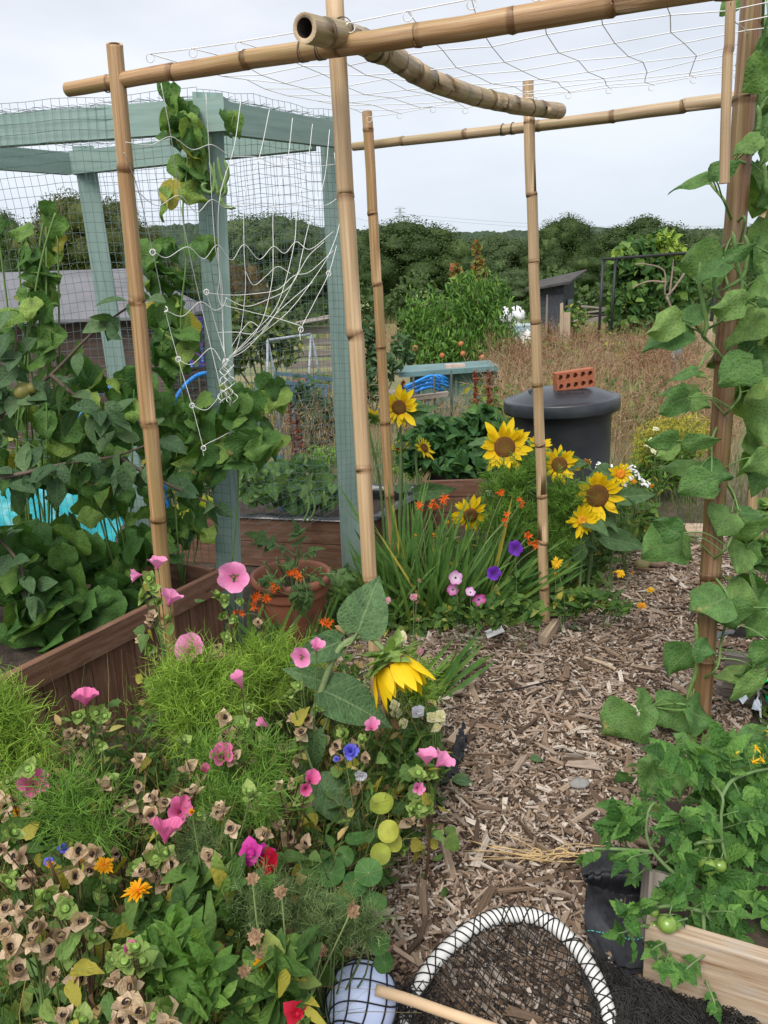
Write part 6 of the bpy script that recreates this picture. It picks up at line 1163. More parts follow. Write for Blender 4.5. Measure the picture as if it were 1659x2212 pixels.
# snapdragons
def snap_mesh(m, R_=.018):
    mb = MB(); F, d = petalring(5, R_, 2.3, T_ELL2, .35, 4); mb.scatter(T_ELL2, F, np.zeros((5, 3)), 0); F, d = petalring(4, R_*.7, 2.2, T_ELL2, 1.0, 6); mb.scatter(T_ELL2, F, np.zeros((4, 3)), 0); mb.lathe((0, 0, 0), [(R_*.25, -R_*.9), (R_*.4, -R_*.3), (R_*.35, R_*.3), (.0005, R_*.45)], 10, 0); o = mb.build('tmp', [m], loc=(0, 0, 0)); d_ = o.data; bpy.data.objects.remove(o); return d_
M_red = petalmat('red_petal', (.35, .005, .02), (.62, .012, .045), streak=.2, dark=(.25, 0, .02)); M_mag = petalmat('magenta_petal', (.40, .02, .20), (.72, .06, .42), streak=.35, dark=(.40, .01, .22)); M_cream = petalmat('cream_petal', (.75, .70, .22), (.85, .82, .62), streak=.1, dark=(.7, .6, .2)); M_pal = petalmat('pale_pink_petal', (.70, .30, .38), (.80, .45, .52), streak=.2, dark=(.6, .2, .3)); M_pur = petalmat('purple_petal', (.06, .01, .18), (.24, .05, .62), streak=.35, dark=(.10, .01, .30)); M_lil = petalmat('lilac_petal', (.42, .14, .48), (.72, .40, .76), streak=.35, dark=(.5, .18, .5)); M_corn = petalmat('cornflower_petal', (.10, .08, .50), (.18, .20, .85), streak=.3, dark=(.08, .05, .4)); M_wht = petalmat('white_petal', (.75, .72, .80), (.86, .86, .90), streak=.2, dark=(.6, .55, .7))
S_red, S_mag, S_cream, S_pal = [snap_mesh(m) for m in (M_red, M_mag, M_cream, M_pal)]
SG = 'snapdragons'
leafy('snapdragon_plant', 'snapdragon with crimson and magenta flowers and crowded narrow leaves', 'snapdragon', 550, 2010, 1.32, [(545, 1890, 35, 35, 1.32), (548, 1950, 50, 50, 1.3), (560, 2000, 50, 40, 1.28)], 130, [(543, 1842, S_mag, 'flower', 1.5, (-.2, -.8, .6)), (572, 1848, S_mag, 'flower', 1.3, (.3, -.8, .5)), (575, 1872, S_red, 'flower', 1.5, (.2, -1, .1)), (556, 1895, S_red, 'flower', 1.3, (-.2, -.9, -.2)), (582, 1858, S_red, 'flower', 1.2, (.6, -.6, .3))], T_LAN, (.05, .08), group=SG, dirb=(0, -.3, .4))
leafy('snapdragon_plant', 'cream snapdragon at the bed edge above the pink trumpets', 'snapdragon', 930, 1690, 2.05, [(920, 1640, 45, 60, 2.05), (890, 1690, 50, 50, 1.95)], 150, [(935, 1548, S_cream, 'flower', 1.05, (-.1, -1, .3)), (948, 1560, S_cream, 'flower', 1.05, (.3, -.9, .1)), (942, 1572, S_cream, 'flower', .95, (.1, -1, -.1)), (952, 1545, S_cream, 'flower', 1.2, (.5, -.7, .4))], T_LAN, (.05, .085), group=SG, dirb=(0, -.3, .35))
leafy('snapdragon_plant', 'white snapdragon partly behind the dark sunflower leaf', 'snapdragon', 855, 1680, 2.1, [(855, 1620, 50, 50, 2.05), (845, 1680, 45, 50, 2.0)], 120, [(853, 1525, S_cream, 'flower', 1.0, (.1, -.9, .4)), (858, 1540, S_cream, 'flower', 1.2, (.3, -.9, 0)), (870, 1562, S_cream, 'flower', .95, (.2, -.6, .7)), (868, 1375, S_cream, 'flower', 1.0, (.2, -.6, .7))], T_LAN, (.05, .085), group=SG, dirb=(0, -.3, .35))
leafy('snapdragon_plant', 'snapdragon seed spike with pale pink flowers at the foot, right of the sunflower head', 'snapdragon', 900, 1440, 2.95, [(898, 1380, 8, 60, 2.95)], 24, [(905, 1255, D_dry, 'seed_head', .8, up_), (900, 1300, D_dry, 'seed_head', .8, up_), (893, 1290, S_pal, 'flower', 1.0, (-.3, -1, 0)), (908, 1408, S_pal, 'flower', 1.1, (.5, -.9, 0)), (903, 1340, D_dry, 'seed_head', .8, up_)], T_LAN, (.02, .035), group=SG)
leafy('snapdragon_plant', 'small snapdragon with coral buds beside the tallest bamboo pole', 'snapdragon', 832, 1390, 3.0, [(830, 1350, 8, 30, 3.)], 14, [(829, 1300, S_pal, 'flower', 1.1, (-.2, -1, .4)), (838, 1296, S_pal, 'flower', .8, (.3, -1, .4)), (826, 1312, S_pal, 'flower', .8, (-.5, -1, .1))], T_LAN, (.03, .05), group=SG)
leafy('snapdragon_plant', 'low narrow leaved snapdragon with one red flower lying by the ball', 'snapdragon', 640, 2260, 1.0, [(660, 2180, 20, 20, 1.0)], 8, [(643, 2190, S_red, 'flower', 1.3, (.3, -.7, .6))], T_LAN, (.04, .07), group=SG)
leafy('pansy_plant', 'pale lilac pansy flower standing at the bed edge left of the cream snapdragon', 'pansy', 905, 1640, 2.1, [(900, 1600, 20, 20, 2.1)], 14, [(903, 1535, snap_mesh(M_wht, .02), 'flower', 1.1, (.25, -1, .3))], T_ELL, (.03, .05))
def corn_mesh(m):
    mb = MB()
    for l, (n, tl) in enumerate(((10, .25), (8, .8), (6, 1.2))): F, d = petalring(n, .021 - .004*l, 1.25, leaf_t([(0, .04), (.5, .12), (.8, .26), (.9, .14), (1, .2)], 4, 3, .4, -.1), tl, l); mb.scatter(leaf_t([(0, .04), (.5, .12), (.8, .26), (.9, .14), (1, .2)], 4, 3, .4, -.1), F, np.zeros((n, 3)), 0)
    mb.lathe((0, 0, 0), [(.0005, -.014), (.006, -.009), (.006, -.002), (.003, .002)], 10, 1); o = mb.build('tmp', [m, M_stem], loc=(0, 0, 0)); d_ = o.data; bpy.data.objects.remove(o); return d_
leafy('cornflower_plant', 'bright blue cornflower between the mallow heads and the tallest bamboo pole', 'cornflower', 750, 1760, 1.8, [(750, 1690, 25, 40, 1.8)], 20, [(757, 1622, corn_mesh(M_corn), 'flower', 1.1, (.0, -.9, .5)), (727, 1640, corn_mesh(M_corn), 'flower', .4, (0, -.5, .8))], T_LAN, (.05, .08))
leafy('cornflower_plant', 'white cornflower below the bright blue one', 'cornflower', 780, 1780, 1.78, [(790, 1720, 30, 35, 1.8)], 20, [(780, 1672, corn_mesh(M_wht), 'flower', 1., (.1, -.9, -.1))], T_LAN, (.05, .08))
leafy('cornflower_plant', 'small deep blue cornflower low at the left of the near bed', 'cornflower', 140, 1900, 1.42, [(140, 1860, 20, 20, 1.42)], 8, [(138, 1832, corn_mesh(M_corn), 'flower', .6, (0, -.6, .8)), (105, 1862, corn_mesh(M_corn), 'flower', .5, (0, -.6, .8))], T_LAN, (.04, .07))
# ------------------------------------------------------------------ sunflowers
M_sun = petalmat('sunflower_petal', (.84, .56, .008), (.92, .72, .02), streak=.25, dark=(.80, .46, .0), trans=.35); M_sepal = leafmat('sepal', [(0, (.12, .20, .05)), (1, (.20, .29, .08))], .4, 0)
def discmat():
    m, n_, N, L, b = mat('sunflower_disc'); tc = N.new('ShaderNodeTexCoord'); vo = N.new('ShaderNodeTexVoronoi'); vo.inputs['Scale'].default_value = 330; L.new(tc.outputs['Object'], vo.inputs['Vector']); r = ramp(N, [(.1, (.36, .17, .025)), (.6, (.13, .055, .012))]); L.new(vo.outputs['Distance'], r.inputs[0])
    uvm = N.new('ShaderNodeUVMap'); sp = N.new('ShaderNodeSeparateXYZ'); L.new(uvm.outputs[0], sp.inputs[0]); r2 = ramp(N, [(.0, (1.15, 1.05, .7)), (.45, (.75, .7, .6)), (.8, (.9, 1.1, .5))]); L.new(sp.outputs[1], r2.inputs[0]); L.new(mixc(N, L, 1., r.outputs[0], r2.outputs[0], 'MULTIPLY'), b.inputs['Base Color']); b.inputs['Roughness'].default_value = .9
    bp = N.new('ShaderNodeBump'); bp.inputs['Strength'].default_value = .9; bp.inputs['Distance'].default_value = .004; L.new(vo.outputs['Distance'], bp.inputs['Height']); bp.invert = True; L.new(bp.outputs[0], b.inputs['Normal']); return m
M_disc = discmat()
def sun_head(t, c, face, D, seed, droop=False, disc=.5, np_=21, eye=None, small=False):
    M = rot_z_to(face, seed*1.7); R_ = D/2; rd = R_*disc; g = np.random.default_rng(seed); mb = MB()
    for l in range(1 if small else 2):
        n = np_ if l == 0 else np_ - 4; tilt = (.10 if not droop else -.45) + .22*l; F, d = petalring(n, (R_ - rd*.82)*(1.08 - .1*l), 1.0, T_PETD, tilt, seed + 5*l, .17, .2); F = np.einsum('ij,kjl->kil', M, F); d2 = np.stack([d[:, 0], d[:, 1], 0*d[:, 2]], 1); mb.scatter(T_PETD, F, c + (unit(d2)*rd*.82 + [0, 0, -.002 + .003*l]) @ M.T, 0)
    h = mb.build('flower_head', M_sun, t); m2 = MB(); m2.lathe(c, [(rd*1.0, -.004), (rd*1.0, .004), (rd*.9, .010), (rd*.6, .013), (rd*.3, .010), (.0005, .008)], 32, 0, M.T); m2.build('disc', eye or M_disc, h)
    m3 = MB(); tm = leaf_t([(0, .25), (.4, .3), (.75, .14), (1, .01)], 4, 3, .2, .1)
    for l in range(2): F, d = petalring(11, R_*.62, 1., tm, (.12 if not droop else -.2) - .25*l, seed + 20 + l, .15, .15); F = np.einsum('ij,kjl->kil', M, F); m3.scatter(tm, F, c + (np.c_[d[:, :2]*rd*.55, np.full(11, -.012 - .006*l)]) @ M.T, 0)
    m3.lathe(c, [(.0005, -rd*.55), (rd*.35, -rd*.5), (rd*.8, -rd*.25), (rd*1.0, -.003)], 20, 0, M.T); m3.build('bracts', M_sepal, h)
    return c - unit(face)*rd*.45
SUNG = 'sunflowers'
def sunflower(u, v, Y, Dpx, face, label, bu=None, leaves=4, droop=False, disc=.5, np_=21, seed=0, bY=None, eye=None, lsize=(.10, .16), small=False, leafs=(), zb=0.):
    c = at(u, v, Y); D = Dpx/FPX*np.linalg.norm(c - CP); bb = at(bu if bu else u + 6, v + 60, bY or Y + .05); b0 = A3(bb[0], bb[1], zb); t = thing('sunflower', label, 'sunflower', b0, SUNG); e = sun_head(t, c, unit(A3(*face)), D, seed + 3, droop, disc, np_, eye, small); sm = MB(); f = unit(A3(*face)); path = curve([b0, b0*.45 + e*.55 + A3(.01, .02, 0), e - f*.05 - A3(0, 0, .015), e], 16); sm.tube(path, np.linspace(.0085, .0050, len(path)), 8); lm = MB(); g = np.random.default_rng(seed)
    k = leaves; 
    if k:
        fr = g.uniform(.35, .9, k); P = np.array([path[int(x*(len(path) - 1))] for x in fr]); a = g.uniform(0, 6.28, k); d = np.stack([np.cos(a), np.sin(a)*.7 - .2, g.uniform(-.35, .35, k)], 1); s_ = g.uniform(lsize[0], lsize[1], k); off = unit(d)*.05
        lm.scatter(T_SUNF, frames(d, np.array([[0, -.35, .9]]) + g.normal(0, .25, (k, 3)), s_*.85, s_), P + off)
        for p, o in zip(P, off): sm.tube([p, p + o], .0028, 5, cap=False)
    for q in leafs:
        p = leafpx(lm, q[0], q[1], Y + (q[3] if len(q) > 3 else 0), q[2] if len(q) > 2 else .8, T_SUNF); j = int(np.argmin(np.linalg.norm(path - p, axis=1))); sm.tube(curve([path[max(0, j - 1)], (path[max(0, j - 1)] + p)/2 - A3(0, 0, .01), p], 6), .0032, 6, cap=False)
    if lm.n: lm.build('foliage', M_sunl, t)
    sm.build('stem', plain('sunflower_stem', (.15, .22, .085), .7, .2, 40) if 'hairy_stem' not in bpy.data.materials else bpy.data.materials['hairy_stem'], t)
sunflower(862, 880, 4.0, 84, (-.1, -1, .25), 'upright sunflower left of the water butt, highest of all, beside the brown bamboo upright', 852, 2, seed=1, disc=.38, np_=17, leafs=(((880, 905), (945, 872), .5),), zb=.0)
sunflower(806, 900, 4.25, 52, (.4, .6, .7), 'small sunflower seen from behind between two bamboo uprights', 825, 2, seed=2, disc=.4, np_=15, small=True)
sunflower(864, 968, 4.1, 44, (-.2, -.3, 1), 'little sunflower facing the sky, just below the highest one', 855, 1, seed=3, disc=.4, np_=15, small=True)
sunflower(916, 968, 4.1, 50, (.7, -.5, .5), 'little sunflower turned to the right beside the sky facing one', 880, 1, seed=4, disc=.4, np_=17, small=True, leafs=(((895, 1065), (990, 1056), .45),))
sunflower(1090, 966, 3.85, 98, (-.1, -1, .30), 'largest full faced sunflower left of the slim pale bamboo', 1075, 5, seed=5, np_=26, disc=.47)
sunflower(1165, 960, 4.0, 54, (.3, -.9, .4), 'sunflower half hidden behind the slim pale bamboo', 1160, 2, seed=6, disc=.35, np_=15, small=True)
sunflower(1208, 1004, 3.8, 76, (0, -1, .25), 'medium sunflower right of the slim pale bamboo, in front of the water butt', 1200, 3, seed=7, np_=20, disc=.45)
sunflower(1290, 1071, 3.75, 94, (-.05, -1, .15), 'large brown centred sunflower lowest in front of the butt, right of the small golden one', 1275, 4, seed=8, np_=25, disc=.52, leafs=(((1330, 1075), (1425, 1065), .5), ((1300, 1160), (1410, 1180), .5)))
sunflower(1340, 1024, 3.85, 46, (.05, -1, .25), 'small sunflower with an orange centre next to the white yarrow', 1325, 2, seed=9, np_=18, disc=.42, eye=plain('orange_eye', (.6, .2, .01), .9, .3, 60))
sunflower(1257, 1125, 3.65, 66, (0, -1, .35), 'small pale centred sunflower with few wide petals, below the large ones', 1255, 2, seed=10, np_=14, disc=.3, eye=plain('gold_eye', (.55, .25, .01), .9, .3, 60), leafs=(((1255, 1180), (1245, 1225), .8),))
sunflower(1016, 1112, 3.7, 74, (.1, -1, -.15), 'wilting sunflower with hanging petals in front of the reddish planter', 1012, 2, seed=11, np_=20, disc=.42, droop=True)
sunflower(1266, 998, 3.85, 26, (.2, -.3, 1), 'unopened sunflower bud standing before the water butt', 1290, 2, seed=12, np_=9, disc=.6, small=True)
def near_sunflower():
    Y = 1.92; b0 = A3(*at(640, 1800, 1.8)[:2], 0); t = thing('sunflower', 'nearest sunflower, its heavy head hanging down before the tallest bamboo pole', 'sunflower', b0, SUNG); c = at(842, 1428, Y - .02); face = unit(A3(.42, -.32, -.85))
    M = rot_z_to(face); R_ = .088; rd = .05; mb = MB(); g = np.random.default_rng(3)
    for l, n in enumerate((19, 15)):
        F, d = petalring(n, .098*(1 - .1*l), 1.0, T_PETD, 1.0 + .22*l, 31 + l, .12, .15); F = np.einsum('ij,kjl->kil', M, F); dd = np.c_[d[:, :2], 0*d[:, 2]]; mb.scatter(T_PETD, F, c + (unit(dd)*rd*.9) @ M.T, 0)
    h = mb.build('flower_head', M_sun, t); m2 = MB(); m2.lathe(c, [(rd*1.0, -.004), (rd*1.0, .004), (rd*.8, .012), (.0005, .012)], 32, 0, M.T); m2.build('disc', M_disc, h); m3 = MB(); tm = leaf_t([(0, .30), (.4, .33), (.75, .16), (1, .01)], 5, 3, .2, -.1)
    for l in range(3): F, d = petalring(10, .062, 1., tm, .45 - .45*l, 50 + l, .15, .2); F = np.einsum('ij,kjl->kil', M, F); m3.scatter(tm, F, c + (np.c_[d[:, :2]*rd*(.8 - .2*l), np.full(10, -.006 - .010*l)]) @ M.T, 0)
    m3.lathe(c, [(.0005, -.034), (.02, -.031), (.042, -.018), (rd, -.002)], 22, 0, M.T); m3.build('bracts', M_sepal, h)
    e = c - face*.032; path = curve([b0, at(650, 1650, 1.85), at(690, 1505, 1.9), at(728, 1410, 1.93), at(765, 1378, 1.94), at(798, 1376, 1.93), e], 30); sm = MB(); sm.tube(path, np.linspace(.0105, .0072, len(path)), 10); lm = MB()
    for b_, t_, w, Y_, Yt, p0 in (((772, 1366), (818, 1246), .98, 1.93, 1.97, (742, 1396)), ((736, 1385), (625, 1430), .62, 1.95, 1.90, (736, 1398)), ((700, 1492), (850, 1560), .72, 1.90, 1.84, (685, 1510)), ((682, 1578), (668, 1682), .56, 1.84, 1.82, (672, 1560)), ((690, 1690), (785, 1790), .80, 1.80, 1.72, (660, 1620)), ((720, 1480), (610, 1440), .5, 2.0, 2.0, (705, 1470))):
        p = leafpx(lm, b_, t_, Y_, w, T_SUNF, Yt); q = at(*p0, Y_); sm.tube(curve([q, (p + q)/2 - A3(0, 0, .012), p], 7), .0036, 6, cap=False)
    sm.tube(curve([at(640, 1650, 1.84), at(680, 1610, 1.86), at(705, 1560, 1.88), at(720, 1520, 1.88)], 10), .004, 6, cap=False)
    lm.build('foliage', M_sunl, t); sm.build('stem', plain('sunflower_stem', (.17, .23, .09), .7, .25, 60), t)
near_sunflower()
# ------------------------------------------------------------------ strap leaved crocosmia and its orange flowers
def straps(mb, b0, n, L_, lean, sp, w=(.010, .018), g=None):
    k = n; d = np.array([lean]) + rng.normal(0, sp, (k, 3))*[1, .8, .3]; ln = U(*L_, k); P = b0 + rng.normal(0, .05, (k, 3))*[1, .8, 0]; h = rng.random(k) < .3
    for m, tm in ((~h, T_STR), (h, T_STR2)):
        s_ = ln[m]; F = frames(d[m], np.c_[rng.normal(0, 1, m.sum())*.6 , rng.normal(-1, .5, m.sum()), np.full(m.sum(), .3)], U(w[0], w[1], m.sum())/.016/1.6, s_, s_*.75); mb.scatter(tm, F, P[m])
def croc_mesh(): 
    mb = MB(); F, d = petalring(6, .022, 1.25, T_LAN, .75, 2); mb.scatter(T_LAN, F*1., np.zeros((6, 3)), 0); mb.lathe((0, 0, 0), [(.002, -.02), (.0035, -.006), (.004, .004)], 8, 0); o = mb.build('tmp', [M_org], loc=(0, 0, 0)); d_ = o.data; bpy.data.objects.remove(o); return d_
D_croc = croc_mesh()
def crocosmia(label, bases, flowers, Y, bpx, zc=0.):
    b0 = gr(*bpx); t = thing('crocosmia_plant', label, 'crocosmia', b0, 'crocosmias with orange flowers'); mb = MB(); sm = MB()
    for (u, v, n, L_, lean, sp) in bases: straps(mb, gr(u, v), n, L_, A3(*lean), sp)
    if mb.n: mb.build('foliage', M_str, t)
    tops = [at(u, v, Y) for u, v in flowers]
    for p in tops:
        b_ = gr(*[(b[0], b[1]) for b in bases][rng.integers(0, len(bases))]) if bases else b0; sm.tube(curve([b_, b_*.4 + p*.6 + A3(0, 0, .06), p], 9), .0016, 5, cap=False)
        for k in range(3): q = p + rng.normal(0, .012, 3); inst(D_croc, 'flower', t, q, rot_z_to(unit(A3(*rng.normal(0, .6, 2), .2) + A3(.2, -.6, .1)), U(0, 6)), U(.65, 1.15))
    sm.build('stem', M_stemp, t)
crocosmia('strap leaved clump left of the purple petunias, against the brown planter corner', [(885, 1330, 44, (.40, .68), (.05, -.05, 1), .22), (930, 1345, 40, (.38, .62), (.15, -.1, 1), .30), (860, 1350, 26, (.3, .5), (-.25, -.2, .8), .4)], [(942, 1086), (936, 1090), (908, 1096), (955, 1082)], 3.4, (885, 1335))
crocosmia('strap leaved clump leaning right behind the petunias, with orange flowers high up', [(1010, 1330, 38, (.40, .66), (.45, -.1, .85), .28), (1040, 1345, 30, (.35, .6), (.8, -.15, .6), .25), (960, 1350, 24, (.35, .55), (-.1, -.3, .8), .35)], [(1085, 1068), (1130, 1080), (1140, 1160), (1162, 1182), (1148, 1175), (1095, 1120), (1090, 1128)], 3.45, (1010, 1330))
crocosmia('crocosmia with orange flowers in front of the terracotta pot', [(560, 1420, 12, (.2, .38), (.0, 0, 1), .35), (640, 1415, 9, (.15, .28), (.1, 0, 1), .35), (700, 1395, 8, (.2, .36), (.05, 0, 1), .3)], [(628, 1236), (642, 1238), (594, 1274), (572, 1283), (552, 1290), (545, 1312), (518, 1325), (700, 1348), (712, 1354)], 2.95, (600, 1415))
leafy('crocosmia_plant', 'lone tuft of strap leaves springing from the wood chips right of the sunflower head', 'crocosmia', 910, 1510, 2.6, [(940, 1480, 2, 2, 2.6)], 0, [], group=None)
mb = MB(); straps(mb, gr(905, 1510), 12, (.22, .36), A3(.75, -.05, .7), .16); tt_ = [o for o in COL.objects if o.name.startswith('crocosmia_plant')][-1]; mb.build('foliage', M_str, tt_)
# petunias
def pet_mesh(m, mc, R_=.033):
    mb = MB(); V, Q, UVs = funnel(.28, R_, .14, 40, 7, 7); mb.add(V, Q, None, 0, UVs); mb.lathe((0, 0, 0), [(R_*.16, R_*.12), (R_*.08, -R_*.5), (R_*.06, -R_*1.1)], 10, 1); mb.lathe((0, 0, 0), [(R_*.15, R_*.13), (.0005, R_*.08)], 10, 1); o = mb.build('tmp', [m, mc], loc=(0, 0, 0)); d_ = o.data; bpy.data.objects.remove(o); return d_
M_thr = plain('dark_throat', (.05, .008, .09), .6); P_pur = pet_mesh(M_pur, M_thr); P_mag = pet_mesh(petalmat('petunia_magenta', (.75, .35, .6), (.62, .03, .36), streak=.3, dark=(.4, .01, .25)), M_thr); P_lil = pet_mesh(petalmat('petunia_lilac', (.85, .80, .80), (.68, .26, .60), streak=.3, dark=(.6, .2, .55)), M_thr)
P_pnk = pet_mesh(petalmat('petunia_pink', (.80, .5, .68), (.66, .12, .45), streak=.3, dark=(.5, .05, .35)), M_thr)
PG = 'petunias of the far flower bed'
leafy('petunia_plant', 'purple petunia in front of the leaning strap leaves, the lower of two purple ones', 'petunia', 1065, 1330, 3.28, [(1065, 1300, 25, 30, 3.28)], 22, [(1066, 1238, P_pur, 'flower', 1.0, (.05, -1, .3))], T_ELL, (.03, .055), group=PG)
leafy('petunia_plant', 'purple petunia beside orange flowers, the higher of two purple ones', 'petunia', 1113, 1300, 3.35, [(1110, 1260, 20, 30, 3.35)], 18, [(1113, 1184, P_pur, 'flower', 1.05, (-.1, -1, .3))], T_ELL, (.03, .055), group=PG)
leafy('petunia_plant', 'pink petunia with four flowers from pale lilac to magenta', 'petunia', 1005, 1360, 3.2, [(985, 1320, 40, 30, 3.2), (1030, 1335, 40, 30, 3.15), (960, 1340, 30, 30, 3.15)], 90, [(984, 1248, P_lil, 'flower', .92, (.0, -1, .4)), (978, 1273, P_pnk, 'flower', .82, (-.1, -1, .2)), (1016, 1280, P_lil, 'flower', .78, (.1, -.6, .9)), (1034, 1295, P_mag, 'flower', .92, (.05, -1, .15))], T_ELL, (.03, .055), group=PG)
leafy('basil_plant', 'small round leaved green plant at the bed edge behind the white plant marker', 'herb', 1130, 1370, 3.15, [(1120, 1310, 30, 30, 3.15), (1150, 1330, 30, 30, 3.1), (1080, 1325, 30, 30, 3.15)], 110, [], T_BEANS, (.025, .05))
# yellow daisies along the far bed
YG = 'yellow daisies of the far flower bed'
leafy('daisy_plant', 'yellow daisy with a bud below it at the right foot of the slim pale bamboo', 'daisy', 1215, 1345, 3.3, [(1230, 1300, 40, 35, 3.3), (1270, 1300, 40, 30, 3.3)], 90, [(1202, 1217, D_yel, 'flower', 1.0, (0, -.9, .4)), (1199, 1241, D_bud, 'flower', .7, up_)], T_OBL, (.05, .09), group=YG)
leafy('daisy_plant', 'yellow daisies on thin stalks leaning over the wood chips', 'daisy', 1300, 1330, 3.35, [(1310, 1290, 35, 30, 3.35), (1340, 1310, 30, 15, 3.3)], 60, [(1341, 1239, D_yel, 'flower', .85, (0, -.5, .8)), (1366, 1239, D_bud, 'flower', .7, up_), (1325, 1238, D_bud, 'flower', .5, up_), (1404, 1275, D_yel, 'flower', .8, (.2, -.3, 1)), (1386, 1309, D_gold, 'flower', 1., (0, -.3, 1))], T_LAN, (.04, .08), group=YG)
leafy('daisy_plant', 'leafy green daisy plant with orange yellow buds behind the potatoes', 'daisy', 1370, 1160, 4.4, [(1370, 1120, 45, 30, 4.4), (1330, 1150, 40, 30, 4.3), (1400, 1110, 30, 25, 4.4)], 130, [(1357, 1112, D_bud, 'flower', 1., up_), (1386, 1110, D_bud, 'flower', 1., up_), (1408, 1052, D_bud, 'flower', 1.1, up_), (1407, 1105, D_bud, 'flower', 1.2, up_)], T_OBL, (.06, .1), group=YG)
leafy('daisy_plant', 'small yellow daisies between the butt and the white yarrow', 'daisy', 1300, 1120, 4.1, [(1300, 1090, 30, 30, 4.1)], 20, [(1296, 1018, D_gold, 'flower', 1.0, (-.2, -.5, .8)), (1304, 1023, D_gold, 'flower', .9, (.3, -.6, .7)), (1368, 1040, D_gold, 'flower', .9, up_), (1350, 1052, D_bud, 'flower', .8, up_)], T_OBL, (.05, .08), group=YG)
leafy('daisy_plant', 'two yellow buds standing among the strap leaves by the brown planter', 'daisy', 915, 1300, 3.45, [(915, 1270, 10, 20, 3.45)], 10, [(896, 1161, D_bud, 'flower', 1.0, (0, -.3, 1)), (937, 1158, D_bud, 'flower', .85, (0, -.3, 1)), (967, 1130, D_bud, 'flower', .8, up_)], T_OBL, (.05, .08), group=YG)
def yarrow_mesh(m, R_=.022):
    mb = MB(); k = 26; q = rdir(k, .1, 1)*U(.2, 1, k)[:, None]**.5; P = q*R_*[1, 1, .35]; mb.scatter(T_DAISY, np.array([rot_z_to(unit(x + A3(0, 0, .8)))*.010 for x in q]), P); o = mb.build('tmp', [m], loc=(0, 0, 0)); d_ = o.data; bpy.data.objects.remove(o); return d_
Y_w = yarrow_mesh(plain('white_floret', (.80, .80, .78), .6, .15)); Y_c = yarrow_mesh(plain('cream_floret', (.58, .58, .36), .7, .2))
leafy('yarrow_plant', 'white flowered yarrow right of the small golden sunflower', 'yarrow', 1355, 1120, 4.0, [(1340, 1080, 40, 30, 4.0)], 30, [(u, v, Y_w, 'flower', U(.85, 1.15), (rng.normal(0, .3), -.7, .6)) for u, v in ((1365, 1012), (1352, 1008), (1375, 1022), (1362, 1030), (1388, 1042), (1398, 1045), (1384, 1034), (1342, 1040), (1350, 1046), (1322, 1052), (1310, 1018), (1318, 1012), (1335, 1058), (1294, 1006), (1330, 1030))], T_LAN, (.04, .07))
leafy('yarrow_plant', 'small white yarrow below the largest full faced sunflower', 'yarrow', 1065, 1150, 4.0, [(1065, 1110, 20, 20, 4.0)], 10, [(1058, 1040, Y_w, 'flower', 1, up_), (1052, 1065, Y_w, 'flower', 1.1, up_), (1062, 1066, Y_w, 'flower', .9, up_)], T_LAN, (.04, .07))
leafy('yarrow_plant', 'cream headed yarrow in the dry grass right of the water butt', 'yarrow', 1425, 1080, 5.2, [(1420, 1040, 20, 30, 5.2)], 20, [(u, v, Y_c, 'flower', 1.25, up_) for u, v in ((1416, 926), (1408, 950), (1432, 952), (1412, 975), (1400, 962), (1440, 935))], T_LAN, (.06, .1))
# ------------------------------------------------------------------ bean vines on the right pole, leaf by leaf
def pod_tube(parent, pts, r=.0065):
    mb = MB(); c = curve(pts, 18); k = len(c); rr = r*np.minimum(1, np.minimum(np.linspace(.25, 6, k), np.linspace(5, .2, k)))*(1 + .07*np.sin(np.linspace(0, 34, k))); mb.tube(c, rr, 8); return mb.build('pod', M_podm, parent)
M_podm = plain('bean_pod', (.13, .225, .06), .45, .18, 16)
r3 = lambda x, y: (1260.9 + x*.26995, y*.26995)
r4 = lambda x, y: (1260.9 + x*.26995, 530.9 + y*.26995)
r5 = lambda x, y: (1260.9 + x*.26995, 1061.8 + y*.26995)
r7 = lambda x, y: (1227.7 + x*.29483, 1559.5 + y*.2949)
def bean_right(name, label, frame, leaves, pods, Y, vine, cat='bean', more=None):
    b0 = A3(*at(*frame(*vine[0]), Y)[:2], 0); t = thing(name, label, cat, b0, 'climbing beans on the right pole'); lm = MB(); sm = MB(); path = curve([at(*frame(*q), Y + (.03 if i % 2 else -.06)) for i, q in enumerate(vine)], 8*len(vine)); sm.tube(path, .0042, 6)
    for q in leaves:
        b_, t_ = q[0], q[1]; w = q[2] if len(q) > 2 else 1.; Yq = Y + (q[3] if len(q) > 3 else rng.normal(-.06, .07)); p = leafpx(lm, frame(*b_), frame(*t_), Yq, w*1.28, TBV[[0, 2, 3, 4, 5][rng.integers(0, 5)]]); j = int(np.argmin(np.linalg.norm(path - p, axis=1))); d_ = np.linalg.norm(path[j] - p)
        if d_ < .28: sm.tube(curve([path[j], (path[j] + p)/2 + A3(0, 0, .12*d_), p], 7), .0024, 6, cap=False)
    if more: cloud(lm, more[0], TBV, (.10, .16), more[1], dirb=(0, -.1, -.8), nb=(0, -.8, .45), spread=.5, nspread=.35)
    lm.build('foliage', M_beanr, t); sm.build('stem', M_podm, t)
    for q in pods: pod_tube(t, [at(*frame(*x), Y - .07) for x in q])
    return t
KY = kb[1] - .02
